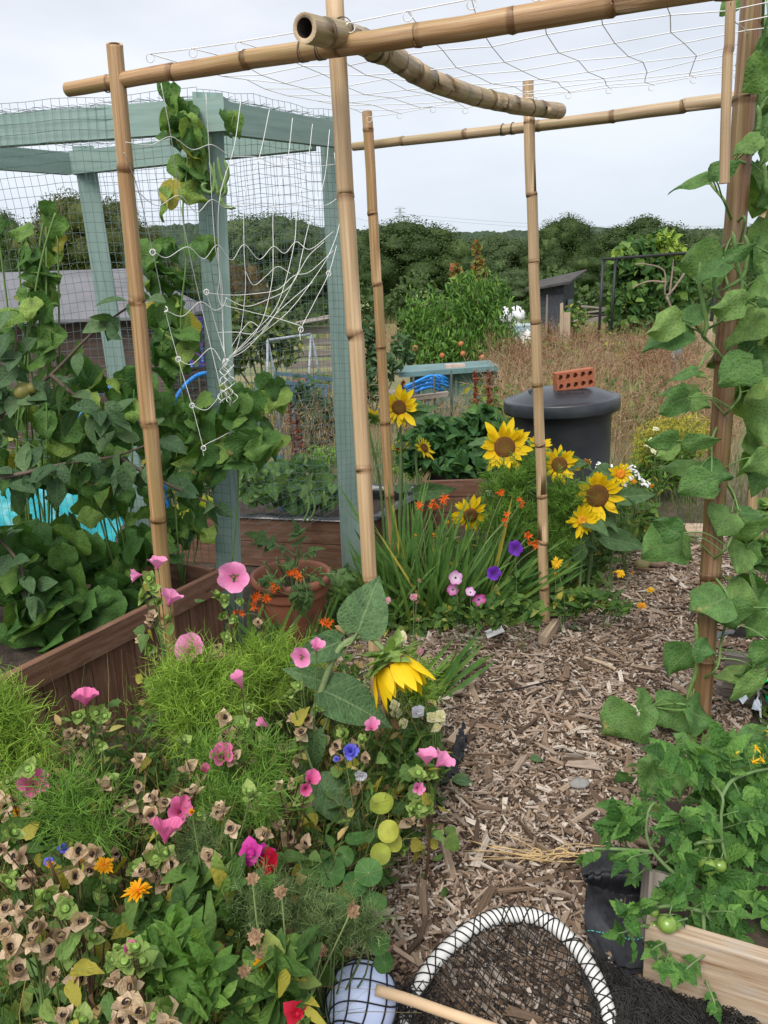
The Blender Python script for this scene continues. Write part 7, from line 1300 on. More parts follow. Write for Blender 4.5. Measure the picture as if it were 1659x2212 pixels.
bean_right('bean_plant', 'bean vine high on the thick right bamboo pole, its leaves against the sky', r3, [((1220, -20), (1095, 105), .6), ((1480, 350), (1362, 470), .9), ((1490, 540), (1270, 700), 1.15), ((1400, 1085), (1205, 1235), .8), ((1500, 930), (1315, 1225), .55), ((1012, 1425), (1222, 1250), .55), ((1010, 1432), (703, 1490), .42), ((1490, 1480), (1355, 1695), .8), ((1120, 2085), (1372, 1935), .45), ((1500, 1130), (1400, 1330), .5), ((1480, 150), (1450, 330), .5), ((1500, 760), (1380, 800), .9)],
    [((1392, 840), (1405, 930), (1400, 1010), (1385, 1065)), ((1440, 1290), (1450, 1420), (1462, 1560)), ((1205, 1870), (1208, 1980), (1225, 2100), (1240, 2180)), ((1290, 1880), (1310, 1970), (1300, 2100), (1280, 2200))], KY, [(1300, 2300), (1220, 2120), (1290, 1750), (1200, 1780), (1120, 1600), (1010, 1430), (1200, 1290), (1330, 1260), (1420, 700), (1430, 300), (1440, -40)], more=([(1645, 150, 25, 80, 2.5), (1640, 330, 30, 60, 2.5), (1645, 480, 25, 70, 2.5)], 18))
bean_right('bean_plant', 'bean vine with long green pods in the middle of the thick right bamboo pole', r4, [((1112, 122), (775, 150), .95), ((1110, 120), (960, 262), .8), ((1490, 60), (1425, 255), .8), ((1490, 240), (1290, 430), .85), ((1400, 500), (1170, 800), .85), ((1300, 470), (1015, 490), .7), ((790, 590), (500, 692), .62), ((795, 590), (1030, 445), .8), ((835, 655), (515, 822), .55), ((1380, 790), (1000, 950), .55), ((1350, 905), (1085, 1118), .85), ((1490, 900), (1175, 1120), .8, .05), ((1490, 1080), (1270, 1240), .7), ((1500, 1180), (1415, 1668), .68), ((905, 1185), (605, 1165), .5), ((840, 1215), (625, 1300), .7), ((850, 1220), (1010, 1305), .9), ((905, 1000), (655, 1065), .5), ((900, 1010), (980, 1060), .6), ((748, 1565), (565, 1695), .85), ((745, 1565), (515, 1540), .4), ((805, 1600), (1072, 1520), .4), ((925, 1780), (588, 1775), .42), ((1022, 1845), (755, 1985), .85), ((930, 1780), (1190, 1880), .95), ((1490, 1690), (1300, 1780), .7), ((1250, 640), (1420, 760), .7, .06), ((1430, 620), (1470, 760), .7), ((1240, 980), (1440, 1040), .8, .08), ((1400, 430), (1500, 500), .8)],
    [((930, 130), (928, 320), (960, 480), (985, 640), (960, 735)), ((1190, -120), (1215, 60), (1245, 220), (1265, 330), (1210, 420), (1145, 415)), ((1075, 170), (1045, 280), (1060, 390), (1110, 430)), ((1300, -60), (1300, 120), (1260, 260), (1080, 370))], KY, [(1060, 2000), (1100, 1880), (1020, 1620), (1090, 1400), (1180, 1300), (1250, 1150), (1060, 830), (950, 700), (1180, 520), (1110, 120), (1180, -60)], more=([(1640, 760, 40, 110, 2.5), (1645, 960, 30, 90, 2.5), (1600, 700, 30, 40, 2.55)], 26))
bean_right('bean_plant', 'bean vine with rust spotted leaves low on the thick right bamboo pole', r5, [((1185, 165), (1055, 315), 1.25), ((1240, 150), (1490, 190), .55), ((1330, 195), (1365, 430), 1.05), ((770, 350), (475, 515), .9), ((765, 335), (570, 240), .75), ((795, 345), (905, 565), .75), ((1310, 455), (1215, 610), .9), ((1310, 450), (1425, 505), .85), ((1125, 825), (890, 960), 1.15), ((1160, 825), (1440, 860), .9), ((1160, 875), (1180, 1135), 1.2), ((1490, 930), (1280, 1180), .95), ((852, 1230), (690, 1485), 1.0), ((893, 1235), (1045, 1320), 1.1), ((1490, 1200), (1360, 1420), .7), ((1425, 1435), (1075, 1530), .35), ((1425, 1450), (1175, 1660), .3), ((425, 1770), (150, 1955), 1.05), ((522, 1722), (440, 1605), .8), ((530, 1722), (460, 2005), .45), ((832, 1720), (585, 1870), 1.1), ((842, 1715), (1030, 1905), 1.2), ((895, 2045), (750, 1965), 1.), ((960, 1950), (1160, 2185), 1.15), ((1240, 2050), (1490, 1900), .7), ((1130, 700), (1240, 680), .5, .08)],
    [((905, 1345), (890, 1470), (850, 1580), (822, 1682)), ((900, 1055), (903, 1150), (905, 1240))], KY, [(880, 2150), (900, 2000), (840, 1720), (560, 1720), (830, 1740), (900, 1540), (1060, 1420), (1100, 1200), (1160, 860), (1000, 600), (1150, 440), (1230, 150), (1150, -60)], more=([(1630, 1290, 40, 60, 2.5), (1645, 1420, 30, 50, 2.45)], 9))
bean_right('bean_plant', 'low bean plant with yellow blotched leaves behind the tomato vines', r7, [((700, 392), (515, 265), 1.1), ((765, 380), (700, 235), .9), ((655, 398), (382, 612), .9), ((785, 290), (800, 565), .8), ((985, 215), (1190, 360), 1.1), ((945, 485), (750, 730), .7), ((985, 470), (1110, 650), .9), ((900, 560), (960, 790), .8), ((440, 380), (345, 460), .7), ((1290, 480), (1480, 420), .8), ((1300, 560), (1400, 760), .7), ((1120, 390), (1200, 560), .7), ((700, 600), (640, 760), .5), ((860, 180), (790, 100), .8), ((1270, 90), (1470, 120), .5), ((700, 790), (660, 860), .5), ((1050, 420), (1130, 300), .7), ((820, 600), (870, 760), .6), ((900, 640), (1050, 760), .7)], [], 2.15, [(900, 900), (930, 700), (920, 480), (800, 380), (660, 400)])
leafy('bean_plant', 'young bean with lilac flowers at the foot of the pale yellow far bamboo', 'bean', 1640, 1260, 3.5, [(1640, 1190, 30, 30, 3.5), (1610, 1170, 30, 30, 3.5), (1650, 1110, 20, 30, 3.5)], 40, [(1648, 1200, S_mag, 'flower', .8, (0, -1, .3)), (1652, 1208, P_lil, 'flower', .35, (0, -1, .3))], T_BEANS, (.07, .11), group=None, m=M_bean)
# ------------------------------------------------------------------ tomatoes
M_tomg = plain('green_tomato', (.19, .30, .055), .22, .2, 40, spec=.6); M_toms = plain('tomato_stem', (.13, .21, .075), .6, .2, 40)
def tomleaf(lm, sm, b_, t_, Y, Yt, rng_=rng, n=3, up=.5):
    p, q = at(*b_, Y), at(*t_, Yt); L_ = np.linalg.norm(q - p); d = unit(q - p); n_ = unit(unit(CP - p)*.6 + A3(0, 0, up) + rng.normal(0, .25, 3)); s_ = unit(np.cross(d, n_)); mid = (p + q)/2 + n_*.06*L_; path = curve([p, mid, p + (q - p)*.72], 10); sm.tube(path, np.linspace(.0030, .0015, len(path)), 5, cap=False)
    P = [path[-1]]; D = [d - n_*.25]; S_ = [L_*.42]
    for i in range(n):
        f = .30 + .62*i/max(1, n - 1) if n > 1 else .6; o = path[int(f*(len(path) - 1))]
        for sg in (-1, 1): P.append(o); D.append(d*.55 + s_*sg*1. - n_*.2 + rng.normal(0, .12, 3)); S_.append(L_*(.36 - .05*abs(i - 1))*U(.85, 1.15))
        if i < n - 1:
            o2 = path[min(len(path) - 1, int((f + .15)*(len(path) - 1)))]; sg = rng.choice([-1, 1]); P.append(o2); D.append(d*.4 + s_*sg + rng.normal(0, .2, 3)); S_.append(L_*.14)
    S_ = np.array(S_); lm.scatter(T_TOM, frames(np.array(D), np.repeat(n_[None], len(P), 0) + rng.normal(0, .25, (len(P), 3)), S_*.98, S_), np.array(P))
def tomato(label, base, vines, leaves, fruit, Y, flowers=(), extra=None):
    b0 = A3(*at(*base, Y)[:2], .14); t = thing('tomato_plant', label, 'tomato', b0, 'tomatoes in the pale timber planter'); lm = MB(); sm = MB()
    for vn in vines: c = curve([at(*r7(*q[:2]), q[2]) for q in vn], 8*len(vn)); sm.tube(c, np.linspace(.0055, .0035, len(c)), 8)
    for q in leaves: tomleaf(lm, sm, r7(*q[0]), r7(*q[1]), q[2], q[2] - .04 + rng.normal(0, .03), n=q[3] if len(q) > 3 else 3)
    if extra: cloud(lm, extra[0], T_TOM, (.06, .11), extra[1], dirb=(0, -.35, -.25), nb=(0, -.5, .8), spread=.6, nspread=.4)
    lm.build('foliage', M_tom, t); sm.build('stem', M_toms, t)
    for x, y, r_, Yq in fruit:
        c = at(*r7(x, y), Yq); m = MB(); th, ph = np.meshgrid(np.linspace(0, 2*math.pi, 21), np.linspace(.02, math.pi - .02, 12)); m.grid(np.stack([c[0] + r_*np.cos(th)*np.sin(ph), c[1] + r_*np.sin(th)*np.sin(ph), c[2] + r_*.93*np.cos(ph) - .003*np.exp(-ph*4)], 2)); o = m.build('tomato', M_tomg, t)
        m = MB(); F, d = petalring(5, r_*.95, .8, T_LAN, .25, 3, .2, .2); m.scatter(T_LAN, F, np.repeat((c + A3(0, 0, r_*.9))[None], 5, 0)); m.tube([c + A3(0, 0, r_*.85), c + A3(.004, .0, r_*1.3), c + A3(.012, .01, r_*1.9)], .0015, 5); m.build('calyx', M_toms, o)
    for x, y in flowers:
        c = at(*r7(x, y), Y); m = MB(); F, d = petalring(6, .016, 1.0, T_LAN, -.2, 5, .1, .1); M = rot_z_to(unit(unit(CP - c) + A3(*rng.normal(0, .4, 3)))); m.scatter(T_LAN, np.einsum('ij,kjl->kil', M, F), np.repeat(c[None], 6, 0)); m.lathe(c, [(.004, 0), (.003, .006), (.0005, .009)], 8, 0, M.T); m.build('flower', M_yel, t)
tomato('tall tomato plant with the biggest green fruit and yellow star flowers, right of the stake', (1640, 1960), [[(1215, 1330, 1.62), (1230, 1190, 1.63), (1165, 1030, 1.62), (1125, 870, 1.64), (1120, 690, 1.66), (1125, 540, 1.68), (1000, 390, 1.75)], [(1120, 550, 1.68), (1200, 430, 1.72), (1340, 370, 1.75), (1480, 340, 1.78)], [(1120, 870, 1.64), (980, 880, 1.60), (920, 900, 1.6)]],
    [((1000, 390), (880, 170), 1.75), ((990, 380), (780, 190), 1.75), ((1060, 450), (830, 330), 1.74), ((880, 290), (630, 190), 1.76), ((980, 400), (960, 170), 1.77), ((1190, 430), (1190, 200), 1.74), ((1340, 370), (1310, 230), 1.76), ((1230, 420), (1100, 80), 1.8), ((1480, 340), (1420, 180), 1.78), ((1210, 440), (1290, 610), 1.72), ((1120, 690), (1300, 640), 1.66), ((1130, 780), (1480, 700), 1.68), ((1125, 700), (960, 640), 1.68), ((900, 880), (680, 780), 1.6), ((850, 840), (800, 620), 1.62), ((880, 900), (690, 690), 1.64), ((1115, 740), (900, 750), 1.66), ((1170, 1040), (1380, 860), 1.68), ((1170, 1050), (1470, 1010), 1.66), ((1150, 960), (1250, 880), 1.66), ((1230, 1180), (1460, 1150), 1.62), ((1230, 1190), (1370, 1290), 1.6), ((1215, 1230), (1010, 1190), 1.6), ((1300, 700), (1420, 900), 1.68), ((1330, 600), (1480, 560), 1.72), ((1300, 640), (1480, 620), 1.72), ((1240, 850), (1140, 1000), 1.68), ((1360, 920), (1480, 1120), 1.66), ((950, 930), (830, 1010), 1.6), ((870, 1000), (740, 1040), 1.6), ((1040, 1100), (920, 1090), 1.62), ((1320, 1240), (1200, 1400), 1.58)],
    [(1013, 1058, .0235, 1.58), (1105, 1050, .018, 1.60), (1015, 860, .013, 1.62), (1030, 905, .012, 1.63)], 1.72, [(1375, 190), (1210, 240), (1360, 290), (1420, 280), (1480, 70)], ([(1600, 1760, 60, 70, 1.72), (1560, 1850, 80, 60, 1.66), (1640, 1880, 40, 80, 1.66), (1500, 1900, 50, 50, 1.6), (1590, 1960, 80, 40, 1.58), (1640, 1690, 30, 60, 1.8), (1600, 2010, 70, 30, 1.52), (1590, 1985, 80, 40, 1.46), (1560, 1700, 60, 50, 1.85)], 250))
tomato('trailing tomato with green fruit hanging over the pale timber of the planter', (1500, 2040), [[(1100, 1500, 1.46), (1000, 1400, 1.44), (900, 1370, 1.44), (800, 1350, 1.42), (700, 1350, 1.40), (610, 1370, 1.40)], [(990, 1400, 1.44), (995, 1560, 1.40), (1000, 1720, 1.36), (1010, 1920, 1.33)], [(790, 1480, 1.42), (760, 1560, 1.40), (745, 1720, 1.37)], [(610, 1500, 1.40), (520, 1500, 1.38), (440, 1570, 1.37)]],
    [((1005, 1700), (780, 1890), 1.34), ((1005, 1720), (1220, 1860), 1.35), ((1010, 1900), (1110, 2180), 1.32), ((1000, 1600), (1190, 1640), 1.38), ((750, 1600), (560, 1700), 1.38), ((760, 1560), (950, 1720), 1.38), ((745, 1700), (780, 1880), 1.36), ((740, 1690), (690, 1850), 1.36), ((560, 1490), (290, 1570), 1.38), ((470, 1550), (480, 1750), 1.36), ((520, 1500), (380, 1390), 1.38), ((560, 1480), (500, 1290), 1.40), ((900, 1370), (940, 1530), 1.42), ((1000, 1400), (1110, 1590), 1.42), ((1020, 1390), (1300, 1400), 1.44), ((900, 1380), (1160, 1220), 1.46), ((880, 1370), (820, 1180), 1.46), ((800, 1340), (660, 1180), 1.44), ((820, 1350), (900, 1130), 1.46), ((960, 1390), (1060, 1180), 1.46), ((1100, 1450), (1270, 1530), 1.46), ((1080, 1400), (1240, 1310), 1.48), ((780, 1340), (690, 1230), 1.46), ((870, 1440), (760, 1480), 1.4), ((1270, 1620), (1380, 1850), 1.42, 2), ((1180, 1500), (1420, 1600), 1.48), ((1240, 1500), (1420, 1440), 1.5)],
    [(723, 1478, .0215, 1.38), (630, 1490, .010, 1.40), (625, 1390, .012, 1.41), (635, 1355, .010, 1.42)], 1.42)
tomato('tomato side shoot reaching left over the black weed fabric', (1480, 1930), [[(800, 1130, 1.56), (700, 1040, 1.58), (610, 930, 1.60), (570, 800, 1.62), (590, 650, 1.66), (630, 590, 1.68)], [(610, 950, 1.60), (480, 940, 1.60), (330, 930, 1.60), (180, 930, 1.62)]],
    [((300, 930), (80, 1000), 1.60), ((330, 930), (230, 790), 1.62), ((400, 940), (290, 1010), 1.6), ((440, 940), (330, 640), 1.66), ((560, 850), (380, 700), 1.64), ((580, 780), (430, 640), 1.66), ((560, 800), (500, 580), 1.68), ((590, 700), (260, 590), 1.68), ((600, 660), (560, 480), 1.70), ((620, 600), (740, 430), 1.72), ((610, 960), (350, 1050), 1.58), ((560, 1080), (430, 1180), 1.56), ((600, 900), (660, 820), 1.6), ((640, 1000), (740, 900), 1.6), ((700, 1040), (830, 960), 1.58), ((780, 1060), (900, 1000), 1.58)], [], 1.6)
# ------------------------------------------------------------------ the left: beans in the planter, bean on the post, apple branches
TB = TBV
def beanmass(label, base, Y, blobs, n, size=(.08, .14), m=None, tm=TB, pods=(), zb=.33, dirb=(0, -.15, -.8), nb=(0, -.75, .55), vines=(), group='beans of the left planter', st=True):
    c = at(*base, Y); b0 = A3(c[0], Y, zb); t = thing('bean_plant', label, 'bean', b0, group); mb = MB(); sm = MB(); P = cloud(mb, blobs, tm, size, n, dirb=dirb, nb=nb, spread=.55, nspread=.42)
    for b in (blobs if st else ()): c = at(b[0], b[1], b[4]); sm.tube(curve([b0, (b0 + c)/2 + rng.normal(0, .03, 3), c], 8), .0035, 6, cap=False)
    for p in P[::3]:
        j = np.argmin([np.linalg.norm(at(b[0], b[1], b[4]) - p) for b in blobs]); q = at(blobs[j][0], blobs[j][1], blobs[j][4]); sm.tube(curve([q, (p + q)/2 + A3(0, 0, .02), p + A3(0, 0, .02)], 5), .0018, 4, cap=False)
    for vn in vines: sm.tube(curve([at(*q) for q in vn], 6*len(vn)), .0036, 6)
    mb.build('foliage', m or M_bean, t); sm.build('stem', M_podm, t)
    for q in pods: pod_tube(t, [at(*x) for x in q], .0072)
    return t
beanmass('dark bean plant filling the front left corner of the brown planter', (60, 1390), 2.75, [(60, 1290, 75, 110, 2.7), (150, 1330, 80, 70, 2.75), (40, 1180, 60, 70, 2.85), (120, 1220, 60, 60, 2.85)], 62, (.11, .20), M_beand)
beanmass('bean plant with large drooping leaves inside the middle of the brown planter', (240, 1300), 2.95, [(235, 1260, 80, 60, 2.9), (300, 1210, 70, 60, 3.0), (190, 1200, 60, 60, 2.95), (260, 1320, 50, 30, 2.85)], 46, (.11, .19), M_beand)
beanmass('tall bean plant climbing above the planter at the far left edge', (60, 1250), 2.9, [(40, 760, 60, 60, 2.9), (60, 690, 60, 50, 2.9), (110, 900, 70, 90, 2.95), (30, 950, 50, 100, 2.9), (70, 640, 45, 40, 2.9), (60, 1060, 60, 70, 2.95)], 60, (.07, .13), vines=([(60, 1150, 2.95), (60, 800, 2.9), (75, 640, 2.9), (95, 540, 2.9), (120, 460, 2.9)],))
beanmass('slender bean shoot rising over the shed roof at the left edge', (90, 1200), 3.0, [(100, 470, 22, 18, 2.95), (60, 510, 16, 14, 2.95), (125, 520, 20, 24, 2.95), (40, 560, 30, 24, 2.95), (95, 580, 34, 34, 2.95), (-5, 490, 14, 26, 2.95), (85, 640, 40, 30, 2.95)], 28, (.06, .10), vines=([(80, 900, 2.95), (60, 700, 2.95), (95, 600, 2.95), (85, 545, 2.95), (95, 480, 2.95), (108, 455, 2.95)], [(85, 545, 2.95), (60, 520, 2.95), (40, 545, 2.95)]))
beanmass('bean plant behind the leftmost bamboo pole, above the planter', (270, 1240), 3.05, [(240, 900, 70, 70, 3.05), (290, 830, 60, 60, 3.05), (190, 820, 60, 60, 3.05), (215, 990, 80, 60, 3.05), (150, 1010, 60, 60, 3.0), (280, 1060, 50, 60, 3.05), (210, 1100, 70, 40, 3.0)], 78, (.07, .14))
beanmass('bean plant between the leftmost bamboo pole and the middle green post', (390, 1240), 3.2, [(385, 900, 60, 70, 3.2), (350, 990, 60, 60, 3.2), (400, 1000, 60, 60, 3.2), (370, 800, 45, 50, 3.2), (420, 1120, 50, 60, 3.2), (350, 1120, 40, 60, 3.2)], 64, (.07, .13))
leafs_mid = [((300, 640), (345, 575), 3.1), ((375, 520), (335, 512), 3.0)]
t = beanmass('bean vine climbing the middle green post up to the top beam, with curled pods', (470, 1250), 3.22, [(345, 610, 30, 26, 3.16), (375, 640, 36, 50, 3.18), (350, 540, 30, 24, 3.16), (430, 545, 28, 24, 3.14), (360, 700, 40, 50, 3.18), (390, 740, 40, 50, 3.18), (405, 300, 45, 60, 3.18), (420, 380, 40, 40, 3.18), (385, 250, 36, 40, 3.2), (500, 270, 18, 20, 3.12), (360, 425, 20, 18, 3.14)], 84, (.075, .125), pods=([(470, 340, 3.0), (478, 380, 3.0), (488, 410, 3.0), (480, 425, 3.0)], [(485, 345, 3.0), (492, 375, 3.0), (482, 405, 3.0), (470, 425, 3.0)], [(462, 350, 3.0), (464, 390, 3.0), (458, 415, 3.0), (442, 412, 3.0), (438, 400, 3.0), (448, 396, 3.0)], [(475, 425, 3.0), (485, 445, 3.0), (510, 450, 3.0)], [(452, 350, 3.0), (468, 400, 3.0), (472, 425, 3.0)]), vines=([(470, 1150, 3.2), (400, 900, 3.18), (390, 700, 3.16), (402, 560, 3.14), (395, 450, 3.14), (405, 350, 3.16), (400, 240, 3.18)],), group=None, st=False)
beanmass('bean leaves wreathing the foot of the knotted cord on the middle green post', (500, 1240), 3.1, [(510, 880, 40, 40, 3.05), (470, 990, 36, 40, 3.05), (540, 950, 50, 50, 3.0), (440, 920, 50, 40, 3.1), (590, 860, 30, 40, 3.3), (585, 940, 30, 40, 3.3), (430, 1000, 40, 40, 3.12)], 66, (.08, .14), st=False, vines=([(500, 1230, 3.12), (515, 1050, 3.1), (505, 930, 3.06), (495, 850, 3.04), (488, 790, 3.02)],))
beanmass('dwarf bean row with small pods in the planter behind the terracotta pot', (640, 1110), 4.5, [(600, 1060, 70, 35, 4.5), (680, 1070, 60, 35, 4.45), (640, 1020, 60, 30, 4.6), (550, 1050, 40, 40, 4.5), (700, 1040, 30, 40, 4.6)], 210, (.06, .12), M_beanr, tm=[T_BEANS], pods=([(665, 1070, 4.28), (668, 1095, 4.26), (660, 1118, 4.25), (655, 1128, 4.25)], [(672, 1065, 4.28), (680, 1090, 4.26), (676, 1112, 4.25), (664, 1128, 4.25)], [(700, 1060, 4.28), (702, 1080, 4.27), (706, 1098, 4.26)]), zb=.2, dirb=(0, -.2, -.3), group=None)
leafy('squash_plant', 'yellow leaved squash low between the leftmost bamboo and the green post', 'squash', 410, 1200, 3.6, [(415, 1100, 40, 20, 3.7), (380, 1120, 30, 20, 3.7)], 22, [], T_MAL, (.12, .18), m=leafmat('yellow_squash_leaf', [(0, (.20, .28, .03)), (1, (.42, .42, .05))], .7, .25, (.2, .25, .05)), dirb=(0, -.5, -.1))
def apple_tree():
    b0 = A3(*at(-170, 1150, 2.7)[:2], 0); t = thing('apple_tree', 'young apple tree reaching in from the left edge with grey green leaves', 'apple tree', b0); sm = MB(); lm = MB(); P = []
    sm.tube(curve([b0, at(-140, 1150, 2.7), at(-80, 980, 2.68), at(-60, 700, 2.7)], 14), np.linspace(.028, .012, len(curve([b0, b0, b0, b0 + 1], 14))), 9)
    for br in ([(-80, 980, 2.66), (30, 870, 2.62), (110, 810, 2.6), (200, 720, 2.58), (310, 640, 2.56)], [(-120, 1060, 2.66), (60, 1020, 2.6), (150, 1000, 2.58), (250, 985, 2.57), (345, 950, 2.55)], [(-90, 900, 2.66), (20, 800, 2.6), (36, 700, 2.6)], [(110, 810, 2.6), (170, 860, 2.56), (240, 900, 2.55)], [(-120, 1060, 2.66), (30, 1200, 2.62), (60, 1300, 2.6)], [(250, 985, 2.57), (330, 1030, 2.55), (470, 1095, 2.52)]):
        c = curve([at(*q) for q in br], 8*len(br)); sm.tube(c, np.linspace(.0085, .003, len(c)), 7); P += list(c[3:])
    P = np.array(P); k = 130; q = P[rng.integers(0, len(P), k)] + rng.normal(0, .02, (k, 3)); d = np.c_[rng.normal(0, .8, k), rng.normal(-.4, .5, k), rng.normal(-.35, .6, k)]; s_ = U(.07, .115, k); lm.scatter(T_ELL, frames(d, np.array([[0, -.5, .8]]) + rng.normal(0, .4, (k, 3)), s_*1.15, s_), q)
    sm.build('branch', M_bark, t); lm.build('foliage', M_apple, t)
    for (u, v, r_) in ((50, 845, .032), (70, 838, .022)):
        c = at(u, v, 2.6); m = MB(); th, ph = np.meshgrid(np.linspace(0, 2*math.pi, 21), np.linspace(.02, math.pi - .02, 12)); m.grid(np.stack([c[0] + r_*np.cos(th)*np.sin(ph), c[1] + r_*np.sin(th)*np.sin(ph), c[2] + r_*.9*np.cos(ph)], 2)); m.build('apple', plain('apple_skin', (.24, .22, .06), .4, .35, 14), t)
apple_tree()
def potplant():
    b0 = pc + A3(0, 0, .25); t = thing('tomato_plant', 'small dark curled tomato plant growing out of the terracotta pot', 'tomato', b0); lm = MB(); sm = MB()
    for b_, t_, Y in (((640, 1215), (690, 1180), 3.3), ((640, 1200), (560, 1165), 3.28), ((610, 1190), (540, 1150), 3.3), ((650, 1200), (640, 1130), 3.3), ((600, 1230), (570, 1290), 3.2), ((620, 1240), (590, 1275), 3.15), ((650, 1250), (655, 1330), 3.1), ((640, 1245), (645, 1310), 3.08), ((660, 1240), (700, 1260), 3.25), ((585, 1240), (555, 1260), 3.2), ((600, 1220), (640, 1225), 3.2), ((655, 1245), (670, 1310), 3.1), ((640, 1230), (615, 1200), 3.3), ((640, 1255), (630, 1300), 3.1), ((690, 1240), (760, 1245), 3.2), ((575, 1230), (600, 1275), 3.15)): tomleaf(lm, sm, b_, t_, Y, Y - .03); sm.tube(curve([b0, at(*b_, Y) + A3(0, 0, .03), at(*b_, Y)], 7), .003, 5, cap=False)
    lm.build('foliage', leafmat('curled_tomato_leaf', [(0, (.04, .085, .03)), (1, (.085, .15, .05))], .6, 0), t); sm.build('stem', M_toms, t)
potplant()
# ------------------------------------------------------------------ middle distance plants
leafy('potato_plant', 'dense dark green potato plants in the reddish planter left of the water butt', 'potato plant', 990, 1080, 5.5, [(960, 950, 80, 50, 5.5), (1040, 940, 60, 60, 5.6), (1000, 1000, 80, 30, 5.3), (900, 980, 50, 40, 5.4)], 900, [], T_ELL, (.07, .13), m=leafmat('potato_leaf', [(0, (.025, .075, .025)), (.6, (.04, .11, .035)), (1, (.09, .18, .05))], .5, 0), dirb=(0, -.3, -.2))
leafy('carrot_plant', 'low ferny carrot tops behind the two plank planter', 'carrot', 900, 1040, 5.6, [(890, 1010, 50, 25, 5.4), (700, 990, 50, 30, 5.8)], 500, [], T_LAN, (.03, .06), m=M_fead)
def peach():
    b0 = gy(985, 14.5); t = thing('peach_tree', 'young peach tree with drooping narrow leaves and small fruit, beyond the green box', 'peach tree', b0); sm = MB(); lm = MB(); P = []; Y = 14.5
    for tipu, tipv, yy in ((890, 650, 14.3), (925, 640, 14.6), (965, 660, 14.), (1000, 610, 14.5), (1025, 600, 14.7), (1050, 590, 14.4), (1075, 640, 14.6), (1115, 690, 14.2), (1010, 700, 13.8), (960, 720, 13.9), (880, 690, 14.1), (1060, 700, 14.0), (1100, 740, 14), (1005, 640, 15), (940, 690, 15), (1045, 650, 15.), (900, 760, 14.2), (1030, 770, 13.8)):
        tp = at(tipu, tipv, yy); c = curve([b0 + A3(0, 0, .1), b0*.55 + tp*.45 + A3(0, 0, -.12), tp], 14); sm.tube(c, np.linspace(.022, .006, len(c)), 6); P += list(c[5:])
    P = np.array(P); k = 3500; q = P[rng.integers(0, len(P), k)] + rng.normal(0, .12, (k, 3)); d = np.c_[rng.normal(0, .55, (k, 2)), rng.normal(-.75, .4, k)]; s_ = U(.075, .14, k); lm.scatter(T_LAN2, frames(d, np.array([[0, -.3, 1]]) + rng.normal(0, .5, (k, 3)), s_*1.2, s_), q)
    cloud(lm, [(930, 690, 62, 55, 14.3), (1010, 670, 60, 75, 14.5), (1065, 670, 48, 70, 14.4), (970, 750, 85, 38, 14), (1085, 735, 45, 38, 14.2), (900, 715, 38, 48, 14.2)], T_LAN2, (.08, .15), 3400, dirb=(0, -.25, -.6), nb=(0, -.35, 1), spread=.9)
    sm.build('branch', M_bark, t); lm.build('foliage', leafmat('peach_leaf', [(0, (.045, .11, .022)), (.6, (.075, .16, .03)), (1, (.15, .26, .045))], 0, 0, trans=.25), t)
    for u, v in ((996, 743), (1000, 764), (897, 752), (955, 768), (1042, 772)):
        c = at(u, v, 13.6); m = MB(); th, ph = np.meshgrid(np.linspace(0, 2*math.pi, 13), np.linspace(.02, math.pi - .02, 8)); m.grid(np.stack([c[0] + .05*np.cos(th)*np.sin(ph), c[1] + .05*np.sin(th)*np.sin(ph), c[2] + .05*np.cos(ph)], 2)); m.build('peach', plain('peach_skin', (.42, .15, .06), .7, .3, 20), t)
peach()
def bush(name, label, cat, u, v, Y, blobs, n, tm, size, m, group=None, dirb=(0, -.2, .1), stem=True):
    b0 = gy(u, Y); t = thing(name, label, cat, b0, group); mb = MB(); cloud(mb, blobs, tm, size, n, dirb=dirb, nb=(0, -.5, .8), spread=.7, nspread=.5); mb.build('foliage', m, t)
    if stem:
        sm = MB()
        for b in blobs: sm.tube(curve([b0, at(b[0], b[1] + b[3]*.3, b[4])], 6), .006 + Y*.0006, 5, cap=False)
        sm.build('stem', M_bark, t)
    return t
bush('vine', 'tall green vine smothering a support inside the black metal frame', 'vine', 1405, 770, 20.5, [(1400, 640, 75, 80, 20.5), (1380, 560, 60, 40, 20.5), (1430, 530, 35, 30, 20.5), (1350, 690, 40, 60, 20.3), (1460, 620, 40, 60, 20.8), (1420, 710, 60, 40, 20.), (1345, 590, 30, 50, 20.6)], 2600, T_MAL, (.16, .28), leafmat('vine_leaf', [(0, (.035, .085, .025)), (.6, (.055, .12, .03)), (1, (.14, .22, .05))], 0, 0, trans=.25), dirb=(0, -.3, -.6))
leafy('vine', 'yellowish top shoots of the vine standing above the black frame', 'vine', 1410, 700, 20.4, [(1440, 525, 24, 22, 20.3), (1350, 548, 26, 10, 20.3), (1465, 540, 20, 14, 20.3)], 150, [], T_MAL, (.14, .24), m=leafmat('vine_tip', [(0, (.16, .25, .04)), (1, (.28, .36, .07))], 0, 0))  # top shoots have a lighter, yellower leaf colour than the vine below
m_ = MB()
for q in ([(1500, 560), (1440, 640), (1435, 585), (1390, 570), (1372, 572)], [(1440, 640), (1462, 700), (1470, 740)], [(1440, 610), (1400, 608), (1365, 622)], [(1446, 640), (1452, 590), (1455, 560)]): m_.tube(curve([at(u, v, 19.4) for u, v in q], 14), np.linspace(.03, .012, len(curve([at(u, v, 19.4) for u, v in q], 14))), 5)
tag(m_.build('bare_branch', plain('pale_bark', (.26, .19, .16), .8)), 'bare pinkish dead branch sticking out of the vine in the black frame', 'branch')
